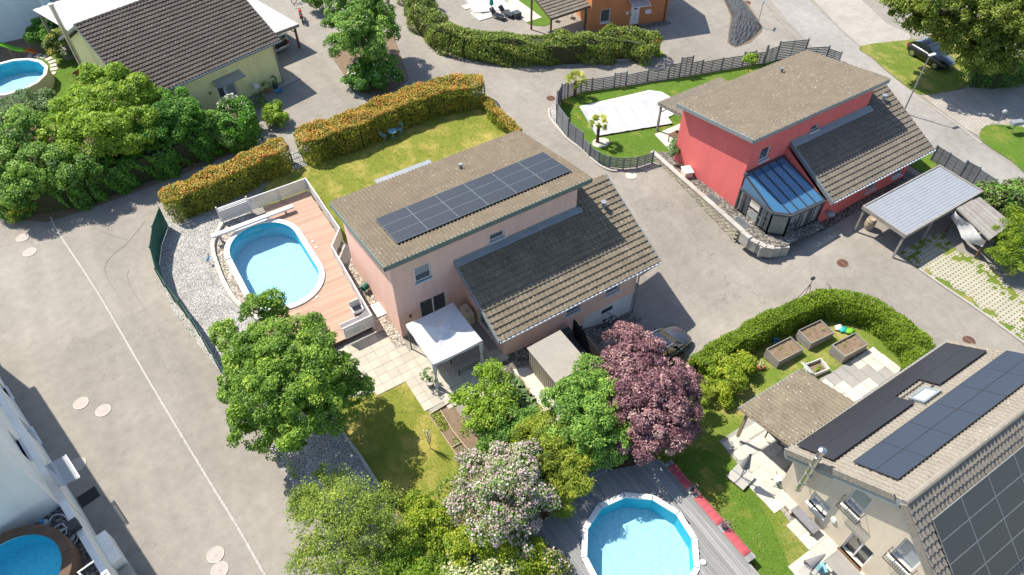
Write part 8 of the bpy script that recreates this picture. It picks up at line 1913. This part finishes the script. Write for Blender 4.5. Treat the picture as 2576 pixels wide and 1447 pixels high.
# black sheeting over the soil heap at the top
SP = gp(t(T13, (1555, -40), (1650, -30), (1720, 20), (1835, 180), (1840, 210), (1760, 290), (1660, 335), (1610, 310), (1610, 220), (1625, 110))); cx_ = sum(p[0] for p in SP)/len(SP); cy_ = sum(p[1] for p in SP)/len(SP)
m = MB(); nr = 9; vs = []
n = len(smoothpoly(SP, 3)); sp3 = smoothpoly(SP, 3)
for i in range(nr+1):
    f = i/nr
    for k_, q in enumerate(sp3): vs.append((cx_+(q[0]-cx_)*f, cy_+(q[1]-cy_)*f, .05+.55*(1-f**2)+.07*math.sin(k_*2.1+i*1.7)*(.3+f)*(1 if f < 1 else .3)))
m.add(vs, [(i*n+k_, i*n+(k_+1) % n, (i+1)*n+(k_+1) % n, (i+1)*n+k_) for i in range(nr) for k_ in range(n)])
one('sheeted_heap', m, 'black_sheet', 'heap covered with crumpled black plastic sheet on the street island', 'sheet', smooth=False)
sheet('soil_island', gp(t(T13, (1545, -60), (1620, -40), (1740, 20), (1850, 190), (1845, 230), (1760, 310), (1650, 345), (1595, 310), (1620, 120))), .03, 'soil')
# far terrace furniture
for i, (px, lab) in enumerate(((T12(1775, 140), 'left dark lounger beside the far covered pool'), (T12(1840, 125), 'right dark lounger beside the far covered pool'))):
    p = PG(*px); lounger('sun_lounger', lab, (p.x, p.y+.4, .07), R(20), 'dark_metal', 'dark_metal', .9, 'loungers by the far pool')
p = PG(*T12(1725, 120)); PS = thing('parasol', 'closed green parasol beside the far covered pool', 'parasol', (p.x, p.y, .05)); m = MB(); m.tube([(0, 0, 0), (0, 0, 2.4)], .03, 8); part('pole', m, 'white_paint', PS, world=False); m = MB(); m.lathe([(.2, 1.15), (.16, 1.6), (.07, 2.3), (.01, 2.5)], (0, 0, 0), 12); part('canopy', m, 'plastic_teal', PS, world=False)
p = PG(*T12(1905, 125)); ob = MB().box(p.x-.35, p.x+.35, p.y-.35, p.y+.35, .06, .55); one('side_cube', ob, 'anthracite', 'dark cube side table on the far pool terrace', 'side table', bevel=.03)
for i, px in enumerate((T13(370, 165), T13(480, 140))):
    p = PG(*px); patio_chair(('dark chair at the left under the orange house terrace roof', 'dark chair at the right under the orange house terrace roof')[i], (p.x, p.y+.5, .03), R(30+100*i), 'dark_metal')
# yellow house frontage and play corner
for px, r_, h_, m_, lf, lab in ((T12(108, 672), .24, .34, 'terracotta', 'leaf_mid', 'terracotta pot with tall green plant by the yellow wall'), (T12(65, 688), .18, .24, 'terracotta', None, 'empty small terracotta pot by the yellow wall'), (T12(165, 640), .24, .45, 'anthracite', 'leaf_mid', 'dark square planter by the yellow wall corner')):
    pot('plant_pot', lab, px, r_, h_, m_, lf, .3, .5, .11)
p = PG(*T12(185, 665)); m = MB(); m.lathe([(.22, 0), (.3, .12), (.32, .12), (.25, .03), (.001, .03)], (p.x, p.y, p.z), 18, cap=False); one('blue_basin', m, 'plastic_blue', 'blue plastic basin at the yellow house corner', 'basin')
st_ = YM @ Vector((-2.2, .2, 0)); m = MB(); m.box(-3.4, 3.2, -.3, .3, 0, .06); o = one('stone_ledge', m, 'slab_grey', 'grey stone ledge with pots along the yellow house wall', 'ledge'); o.location = st_; o.rotation_euler = (0, 0, YA)
a, b_ = PX(*T11(-40, 330), 1.5), PG(*T11(270, 395)); SL = thing('playground_slide', 'light green wavy slide with orange foot by the upper left pool', 'slide', (b_.x, b_.y, 0)); n = 14
def slide_strip(f0, f1, m_, nm):
    m = MB(); vs = []; dvec = Vector((b_.x-a.x, b_.y-a.y, 0)).normalized(); sd = Vector((-dvec.y, dvec.x, 0)); k_ = 10
    for i in range(k_+1):
        f = f0+(f1-f0)*i/k_; c = Vector((a.x+(b_.x-a.x)*f, a.y+(b_.y-a.y)*f, 1.5*(1-f)+.12+.09*math.sin(f*9)))
        for w_, z in ((-.3, .14), (-.24, 0), (.24, 0), (.3, .14)): vs.append(tuple(c+sd*w_+EZ*z))
    m.add(vs, [(i*4+j, (i+1)*4+j, (i+1)*4+j+1, i*4+j+1) for i in range(k_) for j in range(3)]); o = part(nm, m, m_, SL, smooth=True); s_ = o.modifiers.new('thick', 'SOLIDIFY'); s_.thickness = .03
slide_strip(0, .74, 'plastic_green', 'chute'); slide_strip(.74, 1, 'plastic_orange', 'chute_foot')
q1 = PG(*T11(110, 420)); m = MB(); c = Vector((a.x+(b_.x-a.x)*.3, a.y+(b_.y-a.y)*.3, 1.1)); m.beam((q1.x, q1.y, 0), c, .08, .08); part('support', m, 'wood_pale', SL)
for i in range(8):
    aa = .95-.20*i; c = Vector((PX(*T11(73, 555), 0).x, PX(*T11(73, 555), 0).y, 0)); x, y = c.x+3.55*math.cos(aa), c.y+3.55*math.sin(aa); m = MB(); m.box(-.3, .3, -.24, .24, 0, .06); o = one('stepping_slab', m, 'slab_pale', 'pale stepping slab in the curved row round the upper left pool', 'slab', 'stepping slabs round the upper left pool'); o.location = (x, y, .03); o.rotation_euler = (0, 0, aa)
p = PG(*T11(575, 565)); WB = thing('wheelbarrow', 'rusty wheelbarrow on the lawn behind the yellow green tree', 'wheelbarrow', p, R(20)); m = MB(); m.add([(-.3, -.25, .55), (.45, -.25, .6), (.45, .25, .6), (-.3, .25, .55), (-.15, -.15, .3), (.25, -.12, .3), (.25, .12, .3), (-.15, .15, .3)], [(4, 5, 6, 7), (0, 1, 5, 4), (1, 2, 6, 5), (2, 3, 7, 6), (3, 0, 4, 7)]); part('tray', m, 'rust_iron', WB, world=False)
m = MB()
for y in (-.24, .24): m.tube([(-1.0, y, .6), (-.2, y, .4), (.6, y*.2, .2)], .018, 6); m.tube([(-.3, y, .42), (-.35, y, 0)], .018, 6)
part('frame', m, 'wood_brown', WB, world=False); wheel(WB, (.6, 0, .19), .17, (0, 1, 0), w_=.04)
# pump and hose on the white block's terrace
zt_ = 2.32; HS = thing('pool_hose', 'white pool hose coiled on the pebble terrace', 'hose', PX(*T31(450, 1130), zt_)); c = PX(*T31(430, 1120), zt_+.05); m = MB(); pts = []
for k_ in range(60): a_ = k_*.33; r_ = .22+.1*math.sin(k_*.21)+.006*k_*.5; pts.append((c.x+r_*math.cos(a_)+.004*k_, c.y+r_*math.sin(a_)-.012*k_, zt_+.06+.0015*k_))
m.tube(pts, .03, 6); part('coil', m, 'coping_white', HS, smooth=True)
m = MB(); q = [PX(*p, zt_+.06) for p in t(T31, (350, 1080), (380, 1020), (450, 1010), (495, 1060), (480, 1110), (540, 1120), (560, 1190), (510, 1225), (430, 1190))]; m.tube(smoothline([tuple(v) for v in q], 4), .03, 6); part('loose_end', m, 'coping_white', HS, smooth=True)
c = PX(*T31(345, 1095), zt_); PP = thing('pool_pump', 'grey sand filter pump with blue cap by the wooden pool', 'pump', c); m = MB(); m.lathe([(.14, 0), (.2, .15), (.2, .35), (.1, .5)], (0, 0, 0), 14); part('tank', m, 'grey_metal', PP, smooth=True, world=False); m = MB(); m.lathe([(.09, .5), (.09, .6), (.001, .6)], (0, 0, 0), 12, cap=False); part('cap', m, 'plastic_blue', PP, world=False)
